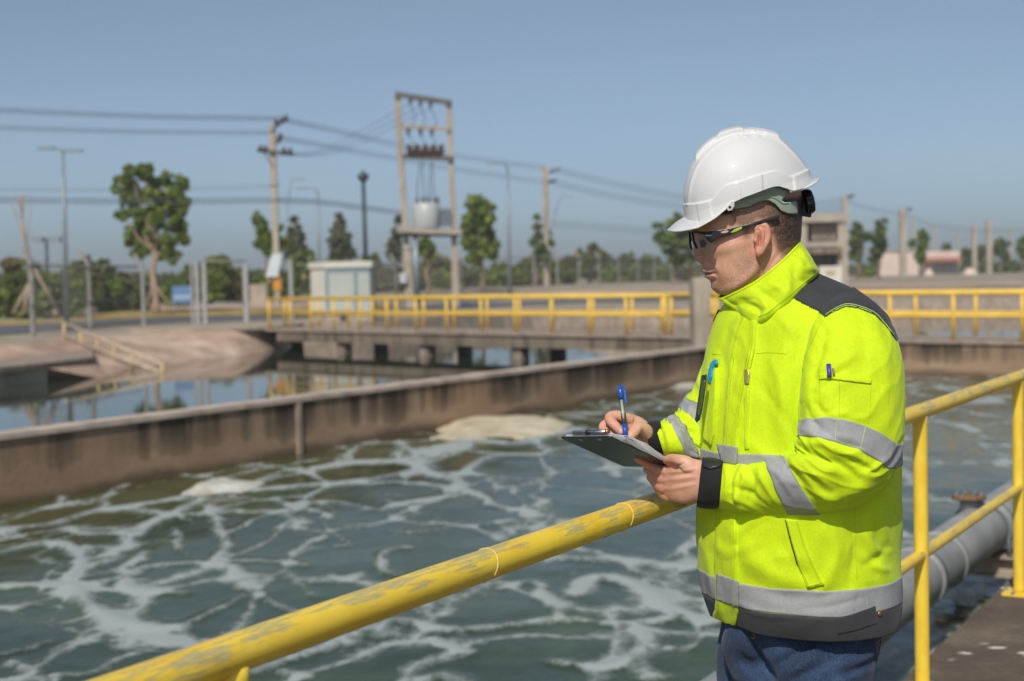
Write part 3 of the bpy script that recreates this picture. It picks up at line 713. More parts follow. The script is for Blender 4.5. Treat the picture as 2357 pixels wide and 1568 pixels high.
for px in (1105, 1424):
    u = ru(px); pts = []
    for k in range(41):
        a_ = math.radians(-40 + 330 * k / 40)
        e = 0.012 * math.sin(a_ * 1.0)
        pts.append(rp(u + e, 0, 1.0) + np.array([-rout[0], -rout[1], 0]) * 0.0282 * math.cos(a_) + np.array([0, 0, 1]) * 0.0282 * math.sin(a_))
    MB().tube(pts, [0.0006 + 0.0010 * abs(math.sin(k * 0.9)) for k in range(41)], 6).build('weld_seam', M_SEAM, rl, True)
# concrete platform: the man stands on it
def platform_mat():
    t = NT('platform_concrete'); c = t.coord(); n = t.noise(c, 1.6, 6, 0.65); f = t.noise(c, 30, 5, 0.6); b = t.noise(c, 5.5, 5, 0.7)
    col = t.ramp(n, [(0.3, (0.085, 0.064, 0.047)), (0.5, (0.15, 0.115, 0.085)), (0.68, (0.27, 0.21, 0.15))])
    col = t.mix(t.ramp(f, [(0.4, 0.5), (0.62, 0)]), col, (0.09, 0.07, 0.055))
    v = t.node('ShaderNodeTexVoronoi'); v.inputs['Scale'].default_value = 5.0; v.inputs['Randomness'].default_value = 1.0
    t.link(t.coord((1, 2.0, 1), (0, 0, 0.55)), v.inputs['Vector'])
    spot = t.math('MULTIPLY', t.ramp(v.outputs['Distance'], [(0.16, 1.0), (0.24, 0.0)]), t.ramp(b, [(0.46, 0.0), (0.54, 1.0)]))
    col = t.mix(t.math('MULTIPLY', spot, 0.9), col, (0.70, 0.66, 0.58))
    t.set(Base_Color=col, Roughness=0.9, Normal=t.bump(t.math('ADD', f, spot), 0.5, 0.006)); t.b.inputs['Specular IOR Level'].default_value = 0.2
    return t.m
pe = []
for k, u in enumerate(np.linspace(-6.5, 26, 110)):
    pe.append(rp(u, 0.10 + 0.012 * noise3(np.array([u * 3.0, 0.3, 0])), 0))
pe = [tuple(p[:2]) for p in pe]
pf_ = MB().prism(pe[::-1] + [tuple(rp(-6.5, -3.2)[:2]), tuple(rp(26, -3.2)[:2])], -0.28, 0.0)
V = np.concatenate(pf_.V); tag(obj('platform', V, pf_.F, platform_mat()), kind='structure')

# thick grey pipe over the water
PZ = -0.30
PA, PB = G(2188, 1271, PZ), G(3050, 604, PZ)
PA = np.array(PA); pd = np.array([rdir[0], rdir[1], 0])
PR = 0.172
def pp(u, z=0.0, off=0.0): return PA + pd * u + np.array([rout[0] * off, rout[1] * off, z])
def pu(px):
    d = rays(px, 1200.0); return np.linalg.solve(np.array([[d[0], -rdir[0]], [d[1], -rdir[1]]]), PA[:2])[1]
gp = thing('grey_pipe', pp(0), 'thick weathered grey pipe running over the water behind the yellow railing', 'pipe')
t = NT('weathered_grey_pipe'); c_ = t.coord(); n_ = t.noise(c_, 3, 6, 0.6); f_ = t.noise(c_, 18, 5, 0.65); d_ = t.noise(t.coord((1, 1, 5)), 2.0, 5)
col = t.ramp(n_, [(0.3, (0.26, 0.265, 0.265)), (0.6, (0.38, 0.38, 0.37)), (0.75, (0.50, 0.47, 0.42))])
col = t.mix(t.ramp(f_, [(0.58, 0), (0.7, 0.55)]), col, (0.26, 0.18, 0.12)); col = t.mix(t.ramp(d_, [(0.6, 0), (0.72, 0.6)]), col, (0.62, 0.60, 0.56))
t.set(Base_Color=col, Roughness=0.55, Metallic=0.1, Normal=t.bump(f_, 0.2, 0.004)); M_PIPE = t.m
MB().tube([pp(u) for u in np.linspace(-9, 22, 60)], PR, 48).build('pipe_body', M_PIPE, gp, True)
for px, w, rr in ((2105, 0.09, 0.012), (2160, 0.035, 0.010), (2270, 0.10, 0.014), (1600, 0.08, 0.012), (2420, 0.1, 0.012)):
    u = pu(px); MB().tube([pp(u - w / 2), pp(u + w / 2)], PR + rr, 48).build('joint_band', M_PIPE, gp, True)
for k, px in enumerate((2208, 2240)):
    u = pu(px)
# rusty flange with bolts on a stub branch on the far flank of the pipe
u = pu(2186) + 0.75
vl = thing('pipe_valve', pp(u, PR), 'rusty bolted flange on a short stub standing on the grey pipe', 'valve')
MB().lathe(pp(u, PR - 0.02, 0.05), [(0.06, 0), (0.06, 0.08)], 20).build('stub', M_PIPE, vl, True)
MB().lathe(pp(u, PR + 0.06, 0.05), [(0.115, 0), (0.115, 0.025), (0.03, 0.03)], 24).build('flange', M_RUST, vl, True)
for k in range(8):
    a_ = k * math.pi / 4
    MB().lathe(pp(u, PR + 0.085, 0.05) + np.array([0.088 * math.cos(a_), 0.088 * math.sin(a_), 0]), [(0.011, 0), (0.011, 0.012), (0.007, 0.016)], 6).build('bolt', M_GALV, vl, True)
# steel bracket that carries the pipe from the platform, with a strap and a rod
u = pu(2262)
bk_ = thing('pipe_bracket', pp(u, -PR - 0.05), 'rusty steel bracket sticking out of the platform below the grey pipe', 'bracket')
def ibeam(m, a, b, w, h, tf=0.012):
    a = np.array(a, float); b = np.array(b, float); up = np.array([0, 0, 1.0])
    m.beam(a + up * (h / 2 - tf / 2), b + up * (h / 2 - tf / 2), w, tf); m.beam(a - up * (h / 2 - tf / 2), b - up * (h / 2 - tf / 2), w, tf); m.beam(a, b, tf, h - 2 * tf - 0.002)
pz = -PR - 0.075
m = MB(); off_plat = -float((PA[:2] - RA[:2]) @ rout) + 0.11
ibeam(m, pp(u, pz, 0.35), pp(u, pz, off_plat), 0.16, 0.14); m.build('arm', M_PALE, bk_)
m = MB(); ibeam(m, pp(u + 0.42, pz - 0.02, 0.3), pp(u + 0.42, pz - 0.02, off_plat), 0.12, 0.1); m.build('rear_arm', M_RUST, bk_)
st = []
for k in range(33):
    a_ = math.radians(-20 + 220 * k / 32); st.append(pp(u - 0.05) + np.array([rout[0], rout[1], 0]) * (PR + 0.02) * math.cos(a_) + np.array([0, 0, 1]) * (PR + 0.02) * math.sin(a_))
st = [pp(u - 0.05, pz + 0.07, PR + 0.02)] + st + [pp(u - 0.05, pz + 0.07, -PR - 0.02)]
MB().tube(st, 0.013, 8).build('strap', M_GALV, bk_, True)
# ================================================================== trees and shrubs
def leaves(blobs, n, size, seed):
    """n small leaf faces spread through the blobs (centre xyz, radius); more at the rim than inside"""
    g = np.random.default_rng(seed)
    c = np.array([b[0] for b in blobs]); r = np.array([b[1] for b in blobs])
    # every limb ends in many small sprays of leaves
    ns = np.maximum(8, (17 * np.ones(len(r))).astype(int)); ci = np.repeat(np.arange(len(r)), ns); d0 = g.normal(size=(len(ci), 3)); d0 /= np.linalg.norm(d0, axis=1)[:, None]
    sc = c[ci] + d0 * (r[ci] * (0.45 + 0.75 * g.random(len(ci)) ** 0.8))[:, None]; sr = r[ci] * (0.15 + 0.27 * g.random(len(ci)))
    w = sr ** 2 / (sr ** 2).sum(); k = g.choice(len(sr), n, p=w)
    d = g.normal(size=(n, 3)); d /= np.linalg.norm(d, axis=1)[:, None]
    tw = sc[k] + d * (sr[k] * (0.2 + 0.95 * g.random(n) ** 0.6))[:, None]
    nrm = d + g.normal(size=(n, 3)) * 0.7 + np.array([0, 0, 0.5]); nrm /= np.linalg.norm(nrm, axis=1)[:, None]
    a = np.cross(nrm, g.normal(size=(n, 3))); a /= np.linalg.norm(a, axis=1)[:, None]; b = np.cross(nrm, a)
    s = size * (0.6 + 0.8 * g.random(n))[:, None]
    V = np.stack([tw - a * s, tw - b * s * 0.5 + nrm * s * 0.12, tw + a * s, tw + b * s * 0.5 + nrm * s * 0.12], 1).reshape(-1, 3)
    return V, np.arange(4 * n).reshape(n, 4)
def tree(name, label, blobs_px, base, Y, mat, leaf=0.2, n=2200, limbs=True, trunk_r=0.1, top=None, group=None, depth=0.6, seed=1, cat='tree', bark=None):
    s = Y / FPX; g = np.random.default_rng(seed)
    b0 = P(base[0], base[1], Y); b0[2] = float(gz(Y)) - 0.05
    t = thing(name, b0, label, cat, group)
    bl = []
    for x, y, r in blobs_px: bl.append((P(x, y, Y + (g.random() - 0.5) * 2 * depth * r * s * 1.6), r * s))
    tp = P(*top, Y) if top is not None else np.mean([b[0] for b in bl], 0)
    L = float(np.linalg.norm(tp - b0)); pts = [b0 + (tp - b0) * q + (g.normal(size=3) * 0.02 * L if 0.1 < q < 0.95 else 0) for q in np.linspace(0, 1, 7)]
    MB().tube(cr(np.array(pts), 14), np.linspace(trunk_r, trunk_r * 0.5, 14), 8).build('trunk', bark or M_BARK, t, True)
    if limbs:
        m = MB()
        for c, r in bl[:14]:
            st = b0 + (tp - b0) * (0.55 + 0.4 * g.random()); mid = (st + c) / 2 + np.array([0, 0, -0.08 * np.linalg.norm(c - st)])
            m.tube(cr(np.array([st, mid, c]), 6), np.linspace(trunk_r * 0.45, trunk_r * 0.12, 6), 5)
        m.build('branches', bark or M_BARK, t, True)
    V, F = leaves(bl, n, leaf, seed); obj('crown', V, F, mat, t)
    return t
tree('broadleaf_tree', 'tall broadleaf tree with gappy rounded crown standing alone by the blue sign',
     [(303,400,16),(335,394,20),(335,431,27),(279,431,19),(383,410,14),(414,428,17),(394,452,30),(425,466,12),(307,452,21),(282,494,18),(314,503,20),(366,491,28),(411,491,22),(349,522,25),(307,543,20),(335,552,24),(401,532,28),(418,543,15),(376,571,24),(397,588,17),(321,581,15),(297,420,12),(352,470,22),(290,460,15)],
     (360,722), 72, M_LEAF, 0.15, 13000, True, 0.2, (350,520), seed=3, bark=M_WOOD)
tree('small_tree', 'bushy young tree half hidden by the crossarm utility pole', [(597,505,14),(607,528,17),(612,553,16),(597,560,11),(618,578,13),(650,560,12),(640,530,10)], (616,690), 82, M_LEAF, 0.18, 1700, True, 0.09, (612,570), seed=5, group='young roadside trees', bark=M_WOOD)
tree('conifer', 'pale narrow conifer just past the crossarm utility pole', [(677,507,8),(678,525,13),(680,548,17),(683,572,21),(690,592,21),(668,585,17)], (682,650), 112, M_LEAFP, 0.22, 1800, False, 0.12, (678,500), seed=6, group='pale conifers')
tree('conifer', 'pale narrow conifer rising above the roof of the white cabinet', [(783,497,9),(783,515,14),(784,535,18),(785,555,22),(787,575,25),(770,560,14),(803,580,14)], (787,650), 112, M_LEAFP, 0.22, 2000, False, 0.12, (783,490), seed=7, group='pale conifers')
tree('broadleaf_tree', 'dense young tree immediately beyond the second pole of the transformer frame', [(1100,463,17),(1085,490,21),(1121,493,23),(1098,528,30),(1124,550,26),(1083,558,18),(1110,583,28),(1130,575,18),(1075,520,12)], (1110,672), 98, M_LEAF, 0.24, 3200, True, 0.16, (1105,560), seed=8)
tree('small_tree', 'slim young tree seen between the two transformer frame poles', [(982,555,14),(975,572,15),(992,575,13),(983,592,12)], (984,680), 98, M_LEAF, 0.2, 900, True, 0.12, (983,575), seed=9, group='young roadside trees', bark=M_WOOD)
tree('small_tree', 'sparse pale tree beside the first pole of the transformer frame', [(916,505,9),(914,535,13),(905,562,16),(925,575,14),(908,590,16)], (914,660), 118, M_LEAFP, 0.22, 900, True, 0.1, (914,510), seed=10, group='young roadside trees')
tree('small_tree', 'narrow vine covered tree hugging the plain utility pole', [(1236,500,8),(1238,523,9),(1240,545,10),(1228,560,9),(1240,572,15),(1262,540,9),(1266,558,8),(1250,592,18),(1232,594,14)], (1240,665), 122, M_LEAFD, 0.2, 1700, True, 0.12, (1238,505), seed=11, group='young roadside trees')
tree('round_tree', 'round yellowish tree behind the fence near the plain utility pole', [(1330,600,22),(1356,586,24),(1383,598,20),(1345,615,22),(1375,615,20)], (1358,655), 150, M_LEAFY, 0.32, 1500, False, 0.2, seed=12, group='trees behind the far fence')
tree('round_tree', 'low dark tree behind the far fence, first before the helmet peak', [(1440,597,16),(1425,610,14),(1455,610,14)], (1440,655), 165, M_LEAFD, 0.32, 900, False, 0.2, seed=13, group='trees behind the far fence')
tree('round_tree', 'wide low dark tree behind the far fence between helmet peak and round yellowish tree', [(1490,602,14),(1512,606,13),(1475,612,13)], (1490,655), 165, M_LEAFD, 0.32, 900, False, 0.2, seed=14, group='trees behind the far fence')
tree('broadleaf_tree', 'dark gappy tree partly covered by the peak of the white helmet', [(1530,527,20),(1557,513,18),(1572,545,27),(1543,560,22),(1575,582,24),(1556,592,20),(1522,545,14),(1600,560,20)], (1556,668), 112, M_LEAFD, 0.26, 2600, True, 0.2, (1555,560), seed=15, bark=M_WOOD)
rt = [('forked dark tree right beside the concrete gate building', [(1970,532,15),(1965,551,13),(1989,544,10),(1970,584,14),(1978,566,8)], (1975,640), 120),
      ('tall dark tree next to the pale sloped building', [(2030,520,13),(2023,537,17),(2026,558,14),(2018,577,15),(2015,600,12)], (2022,645), 120),
      ('small tree with a round top in front of the pale buildings', [(2125,544,11),(2101,558,8),(2123,568,11),(2118,584,10),(2118,600,7)], (2120,645), 140),
      ('tiny treetop showing above the red awning', [(2178,569,6),(2178,577,7)], (2178,640), 230),
      ('dark round tree between the two poles past the red awning', [(2261,580,16),(2248,590,12),(2272,592,12)], (2261,640), 210),
      ('dark low tree directly past the end of the red awning', [(2228,584,10),(2222,594,9)], (2226,640), 210),
      ('leaning tree next to the last thin pole on the horizon', [(2306,560,13),(2298,576,12),(2310,590,12)], (2304,640), 190),
      ('tree cut off by the picture edge beyond the footbridge', [(2354,557,10),(2350,572,9),(2360,585,10)], (2354,640), 190)]
for k, (lab, bl, bs, Y) in enumerate(rt):
    tree('distant_tree', lab, bl, bs, Y, M_LEAFD if k != 2 else M_LEAF, 0.0022 * Y, 900 if Y < 150 else 500, Y < 150, 0.14, group='trees near the pale buildings', seed=30 + k)
# bare tree with wooden props
bt = thing('bare_tree', P(72, 772, 46.5), 'bare leafless planted tree with spiky cut branches held by wooden props', 'tree')
Yb = 50
MB().tube(cr(np.array([P(78, 742, Yb), P(72, 660, Yb), P(66, 590, Yb), P(56, 545, Yb)]), 14), np.linspace(0.085, 0.06, 14), 8).build('trunk', M_WOOD, bt, True)
m = MB()
for a in (((58, 552), (50, 500), (48, 452), .05), ((56, 550), (40, 505), (28, 470), .03), ((50, 500), (53, 470), (52, 445), .035), ((58, 552), (66, 525), (68, 500), .02), ((48, 480), (42, 462), (38, 447), .02),
          ((56, 545), (70, 540), (75, 530), .02), ((40, 505), (34, 480), (20, 452), .012), ((53, 480), (62, 462), (66, 440), .012), ((66, 525), (72, 490), (76, 462), .01)):
    m.tube(cr(np.array([P(*a[0], Yb), P(*a[1], Yb + 0.3), P(*a[2], Yb + 0.4)]), 7), np.linspace(a[3] * 1.2, a[3] * 0.5, 7), 5)
m.build('branches', M_WOOD, bt, True)
for q in (((79, 620), (142, 730)), ((66, 655), (30, 724)), ((68, 655), (52, 726))):
    MB().tube([P(*q[0], Yb), P(*q[1], Yb + (0.6 if q[1][0] > 100 else -0.4))], 0.06, 7).build('prop', M_WOOD, bt, True)
for k, (x0, x1, y1) in enumerate(((352, 336, 708), (356, 392, 706))):
    pr = MB().tube([P(x0, 655, 72), P(x1, y1, 71.4)], 0.05, 6).build('tree_prop', M_WOOD, None, True, origin=P(x1, y1, 71.4))
    tag(pr, ('thin wooden prop leaning on the left side of the tall broadleaf tree trunk', 'thin wooden prop leaning from the tall broadleaf tree towards the blue sign')[k].replace('left side', 'road side'), 'prop', 'props of the broadleaf tree')
# shrub belt behind the fence: every bush its own, then the far wood as one mass
shr = [(20,640,46,72,'D'),(75,625,30,70,'L'),(30,600,20,74,'B'),(118,650,34,72,'L'),(175,625,32,76,'Y'),(165,668,26,72,'L'),(228,640,30,80,'B'),(240,610,20,82,'D'),(262,662,28,78,'L'),(300,640,26,80,'B'),(318,672,22,78,'D'),
       (420,640,26,86,'D'),(400,668,24,84,'L'),(455,622,26,92,'D'),(505,600,26,96,'L'),(530,625,30,92,'Y'),(490,650,26,90,'L'),(560,640,24,92,'B'),(600,650,26,92,'L'),(655,640,22,98,'D'),
       (700,600,24,108,'D'),(742,592,20,108,'D'),(760,620,24,104,'L'),(720,625,22,104,'L'),(845,610,24,108,'D'),(868,628,28,104,'B'),(900,640,24,104,'Y'),(938,622,24,108,'L'),(1000,610,26,112,'B'),(1030,632,26,108,'L'),(965,640,20,106,'L'),
       (1062,618,24,118,'D'),(1150,622,26,122,'L'),(1180,640,22,122,'Y'),(1215,615,24,128,'D'),(1265,628,24,130,'L'),(1295,640,22,132,'Y'),(1300,612,22,136,'B'),(1400,630,20,142,'L'),(1430,642,18,142,'Y'),(1470,632,20,148,'D'),(1520,634,20,150,'L'),(1580,636,18,150,'B'),
       (2280,622,16,200,'D'),(2330,622,16,200,'D'),(1990,630,12,150,'L')]
LAND = [(62, 'the bare propped tree'), (150, 'the two headed street lamp'), (205, 'the second bent fence post'), (350, 'the tall broadleaf tree trunk'), (420, 'the blue sign'), (460, 'the paired gate posts'), (518, 'the open gate frame'), (598, 'the pale concrete block'), (638, 'the crossarm pole'),
        (758, 'the white cabinet'), (842, 'the black lamp post'), (932, 'the first transformer pole'), (985, 'the slim tree in the transformer frame'), (1048, 'the second transformer pole'), (1108, 'the dense young tree'), (1174, 'the curved street lamp'), (1258, 'the plain utility pole'), (1356, 'the round yellowish tree'), (1440, 'the low dark tree'), (1555, 'the gappy dark tree'), (1975, 'the gate building tree'), (2242, 'the pale pole past the awning'), (2304, 'the leaning distant tree')]
USED = set()
def shrub_label(x, y, c):
    lx, ln = min(LAND, key=lambda q: abs(q[0] - x)); dx = x - lx
    rel = 'directly behind' if abs(dx) < 9 else ('just left of' if -26 < dx < 0 else 'left of' if dx < 0 else 'just right of' if dx < 26 else 'right of')
    for pre in ('', 'lower ', 'taller ', 'wider ', 'thinner '):
        lab = f'{pre}{near_words[c]} shrub behind the fence {rel} {ln}'
        if lab not in USED: break
    USED.add(lab); return lab
near_words = {'D': 'dark green', 'L': 'mid green', 'Y': 'yellowish', 'B': 'dry brownish'}
for k, (x, y, r, Y, c) in enumerate(shr):
    mt = {'D': M_LEAFD, 'L': M_LEAF, 'Y': M_LEAFY, 'B': M_LEAFB}[c]
    g = np.random.default_rng(100 + k); s = Y / FPX
    zb = float(gz(Y)); yb = float(proj(np.array([P(x, y, Y)[0], Y, zb]))[1])
    bl = []
    hh = max(10, yb - (y - r))
    for j in range(7):
        rr = r * (0.55 + 0.3 * g.random())
        bl.append((P(x + (g.random() - .5) * 1.5 * r, y - r + rr + g.random() * max(2, hh - 1.3 * rr), Y + (g.random() - .5) * r * s * 1.6), rr * s))
    b0 = P(x, yb, Y); b0[2] = zb - 0.05
    sh_ = thing('shrub', b0, shrub_label(x, y, c), 'shrub', 'shrubs behind the wire fence')
    MB().tube([b0, (b0 + bl[0][0]) / 2, bl[0][0]], [0.06, 0.05, 0.03], 5).build('stem', M_BARK, sh_)
    V, F = leaves(bl, 1500, 0.0028 * Y, 200 + k); obj('foliage', V, F, mt, sh_)
bl = []; g = np.random.default_rng(77)
for x in np.arange(-300, 2700, 17):
    Yw = 175 if x < 1300 else 230
    bl.append((P(x, 636 - 0.012 * (x - 1178) - g.random() * 10, Yw + g.random() * 20), (10 + 6 * g.random()) * Yw / FPX))
V, F = leaves(bl, 40000, 0.45, 9); tag(obj('far_wood', V, F, M_LEAFD, origin=(0, 180, 1)), kind='stuff')

# ================================================================== fence, gate and signs
fpoly = np.array([(-15.2, 30), (-15.4, 45.5), (-15.5, 52.6), (-14.6, 55.8), (-12.2, 56.0), (-10.7, 57.4), (-8.9, 60), (-7.2, 70), (-6.5, 80), (-2.1, 103), (5, 115), (18.5, 150), (45, 215), (80, 290)])
def on_fence(px):
    d = rays(px, 640.0); k = d[0] / d[1]; best = None
    for i in range(len(fpoly) - 1):
        a, b = fpoly[i], fpoly[i + 1]; fa, fb = a[0] - k * a[1], b[0] - k * b[1]
        if fa * fb <= 0 and abs(fa - fb) > 1e-9:
            q = a + (b - a) * fa / (fa - fb)
            if best is None or q[1] > best[1]: best = q
    return best
fe = thing('chain_link_fence', (-15.4, 45.5, 0), 'chain link fence on bent topped concrete posts in front of the shrubs', 'fence')
def fence_post(q, h=2.4):
    z = float(gz(q[1])); m = MB()
    m.box((q[0], q[1], z + h / 2 - 0.1), (0.12, 0.12, h + 0.2)); e = (q[0] - 0.32, q[1] + 0.1, z + h + 0.42)
    m.beam((q[0], q[1], z + h - 0.03), e, 0.10, 0.10)
    return m.build('post', M_GREYPOST, fe)
fpx = [72, 205, 328, 839, 912, 1062, 1112, 1172, 1229, 1283, 1332, 1379, 1424, 1468, 1506, 1546, 1581, 1960, 1985, 2010, 2150, 2180, 2290, 2330]
for x in fpx:
    q = on_fence(x)
    if q is not None: fence_post(q)
def fence_run(i0, i1):
    P0 = [np.array([*fpoly[i], 0.0]) for i in range(i0, i1 + 1)]
    for hz, r in ((2.32, 0.042), (1.05, 0.03), (0.12, 0.02)):
        MB().tube([p + (0, 0, hz + float(gz(p[1]))) for p in P0], r, 6).build('fence_rail', M_GREYPOST, fe, True)
    m = MB(); VV = []; FF = []; n = 0
    for a, b in zip(P0[:-1], P0[1:]):
        L = np.linalg.norm(b - a); st = 0.14 if a[1] < 100 else 0.3; r = 0.0024 if a[1] < 100 else 0.004
        if a[1] > 160: continue
        d = (b - a) / L; nv = np.array([-d[1], d[0], 0]); za, zb = float(gz(a[1])), float(gz(b[1]))
        for sgn in (1, -1):
            for s in np.arange(-2.2, L, st):
                s0, s1 = (s, s + 2.2) if sgn > 0 else (s + 2.2, s)
                h0, h1 = 0.12, 2.32
                def cut(sa, ha, sb, hb):
                    o = []
                    for (x, y, x2, y2) in ((sa, ha, sb, hb), (sb, hb, sa, ha)):
                        if x < 0: y = y + (0 - x) * (y2 - y) / (x2 - x); x = 0
                        if x > L: y = y + (L - x) * (y2 - y) / (x2 - x); x = L
                        o.append((x, y))
                    return o
                if max(s0, s1) <= 0 or min(s0, s1) >= L: continue
                (x0, y0), (x1, y1) = cut(s0, h0, s1, h1)
                pa = a + d * x0 + (0, 0, y0 + za + (zb - za) * x0 / L); pb_ = a + d * x1 + (0, 0, y1 + za + (zb - za) * x1 / L)
                w = np.array([0, 0, r]); dd = d * r
                VV += [pa - dd, pa + dd, pa + nv * r * 1.6, pb_ - dd, pb_ + dd, pb_ + nv * r * 1.6]
                FF += [(n, n + 1, n + 4, n + 3), (n + 1, n + 2, n + 5, n + 4), (n + 2, n, n + 3, n + 5)]; n += 6
    if VV: tag(obj('chain_link', VV, FF, M_GREYPOST, fe), kind='stuff')
fence_run(1, 3); fence_run(6, 12)
gt = thing('fence_gate', (*on_fence(455), 0), 'open framed gateway of pale square posts in the chain link fence', 'gate')
for x, w, yt in ((441, .10, 606), (453, .20, 603), (470, .22, 603), (565, .26, 606), (668, .2, 598)):
    q = on_fence(x) if x < 600 else np.array([P(x, 600, 60)[0], 60.0])
    top_ = P(x, yt, q[1]); MB().box((q[0], q[1], top_[2] / 2), (w * .72, w * .72, top_[2])).build('gate_post', simple('gate_post_paint', (0.36, 0.35, 0.35), 0.6) if 'gate_post_paint' not in bpy.data.materials else bpy.data.materials['gate_post_paint'], gt)
for y in (601, 697):
    MB().tube([P(472, y, 56.5), P(563, y, 57.3)], 0.035, 8).build('gate_rail', M_GREYPOST, gt, True)
sb = thing('blue_sign', P(420, 700, 62), 'blue rectangular sign board on two legs near the tall broadleaf tree', 'sign')
MB().box(P(419, 678, 62), (0.86, 0.05, 0.75)).build('board', M_SIGNBLUE, sb); MB().box(P(419, 684, 62) - np.array([0, .03, 0]), (0.7, 0.012, 0.16)).build('pale_stripe', simple('pale_blue_print', (0.35, 0.45, 0.55), 0.5), sb)
for dx in (-16, 16): MB().beam(P(419 + dx, 690, 62.05), P(419 + dx, 716, 62.05), 0.06, 0.06).build('leg', M_GREYPOST, sb)
cb = MB().box(P(597, 678, 70) , (0.85, 0.5, 1.0)).build('concrete_block', M_PALE, origin=P(597, 690, 70)); tag(cb, 'squat pale concrete block at the foot of the crossarm utility pole', 'block')

# white electrical cabinet with a flat roof
kb = P(758, 742, 55.5); kb[2] = 0
kc = thing('electrical_cabinet', kb, 'white walk-in electrical cabinet with flat overhanging roof behind the footbridge railing', 'cabinet')
s = 55.5 / FPX; z1 = P(758, 617, 55.5)[2]; xa, xb, xc = P(689, 0, 55.5)[0], P(731, 0, 55.5)[0], P(834, 0, 55.5)[0]
fy = 55.5
MB().prism([(xa, fy + 1.0), (xb, fy), (xc, fy + 0.15), (xc, fy + 2.2), (xa, fy + 2.4)], 0.25, z1).build('body', M_PANELGREY, kc)
MB().prism([(xa - 0.08, fy + 0.96), (xb - 0.02, fy - 0.08), (xc + 0.1, fy + 0.05), (xc + 0.1, fy + 2.35), (xa - 0.1, fy + 2.5)], z1 + 0.002, z1 + 0.24).build('roof', M_WHITE, kc)
MB().prism([(xa + 0.02, fy + 1.02), (xb, fy + 0.02), (xc, fy + 0.17), (xc, fy + 2.18), (xa, fy + 2.38)], 0.0, 0.248).build('plinth', M_PALE, kc)
w = np.array([xb - xa, -1.0]); w /= np.linalg.norm(w); nrm = np.array([w[1], -w[0]])
MB().prism([(xa + nrm[0] * 0.0 - 0.004, fy + 0.99), (xb - 0.004, fy - 0.008), (xb + 0.012, fy + 0.012), (xa + 0.012, fy + 1.01)], 0.26, z1 - 0.02).build('side_panel', M_WHITE, kc)
for x0, x1, mt in ((738, 797, M_PANELGREY), (805, 832, M_PANELGREY)):
    x0, x1 = P(x0, 0, 55.5)[0], P(x1, 0, 55.5)[0]; f = lambda x: fy + 0.15 * (x - xb) / (xc - xb)
    MB().prism([(x0, f(x0) - 0.03), (x1, f(x1) - 0.03), (x1, f(x1) - 0.003), (x0, f(x0) - 0.003)], 0.4, z1 - 0.2).build('door', mt, kc)
M_FRAMEBLUE = simple('blue_grey_frame', (0.22, 0.30, 0.34), 0.5)
for x0, x1 in ((731.5, 737), (798, 804.5)):
    x0, x1 = P(x0, 0, 55.5)[0], P(x1, 0, 55.5)[0]
    MB().prism([(x0, f(x0) - 0.045), (x1, f(x1) - 0.045), (x1, f(x1) - 0.003), (x0, f(x0) - 0.003)], 0.35, z1 - 0.1).build('door_frame', M_FRAMEBLUE, kc)
MB().prism([(xb + .02, fy - 0.04), (xc - .02, fy + 0.11), (xc - .02, fy + 0.145), (xb + .02, fy - 0.003)], z1 - 0.195, z1 - 0.06).build('lintel', M_FRAMEBLUE, kc)
q = P(705, 637, 56.05); MB().lathe(q + np.array([-0.06, -0.12, 0]), [(0.09, 0), (0.09, 0.02)], 12, (-0.75, -0.65, 0)).build('warning_plate', simple('brass_yellow_plate', (0.5, 0.36, 0.08), 0.5), kc)
MB().box(P(793, 733, 55.3), (0.3, 0.14, 0.25)).build('vent_box', M_DARKMETAL, kc)

# ================================================================== poles, lamps, transformer frame, cables
up = thing('utility_pole', P(640, 700, 62), 'tall concrete utility pole with a crossarm and a white board near its foot', 'utility pole')
def Pz(px, py, Y): return P(px, py, Y)
MB().beam(P(626, 290, 62), P(640, 705, 62), 0.26, 0.26).build('shaft', M_POLE, up)
MB().beam(P(592, 346, 61.8), P(676, 355, 61.8), 0.14, 0.14).build('crossarm', M_STEELBEAM, up)
MB().beam(P(606, 350, 61.9), P(630, 385, 61.85), 0.05, 0.05).build('brace', M_STEELBEAM, up)
MB().beam(P(626, 300, 61.8), P(660, 272, 61.8), 0.08, 0.08).build('top_arm', M_STEELBEAM, up)
for x, y in ((600, 342), (612, 343), (654, 347), (668, 348), (636, 281), (648, 277), (658, 272), (641, 322), (646, 314)):
    MB().lathe(P(x, y + 2, 61.75), [(0.05, -.12), (0.13, -.05), (0.06, 0), (0.13, .05), (0.06, .1), (0.04, .2)], 10).build('insulator', M_PORCELAIN, up, True)
for y in (425, 460): MB().box(P(631, y, 62), (0.36, 0.36, 0.12)).build('band', M_GREYPOST, up)
pb_ = [(626, 585), (648, 583), (640, 638), (611, 637)]
q0 = [P(x, y, 61.7) for x, y in pb_]; q1 = [P(x, y, 61.74) for x, y in pb_]
obj('board', q0 + q1, [(0, 1, 2, 3), (7, 6, 5, 4), (0, 4, 5, 1), (1, 5, 6, 2), (2, 6, 7, 3), (3, 7, 4, 0)], M_SIGNWHITE, up)
MB().box(P(639, 652, 62), (0.34, 0.34, 0.62)).build('orange_band', M_ORANGE, up)

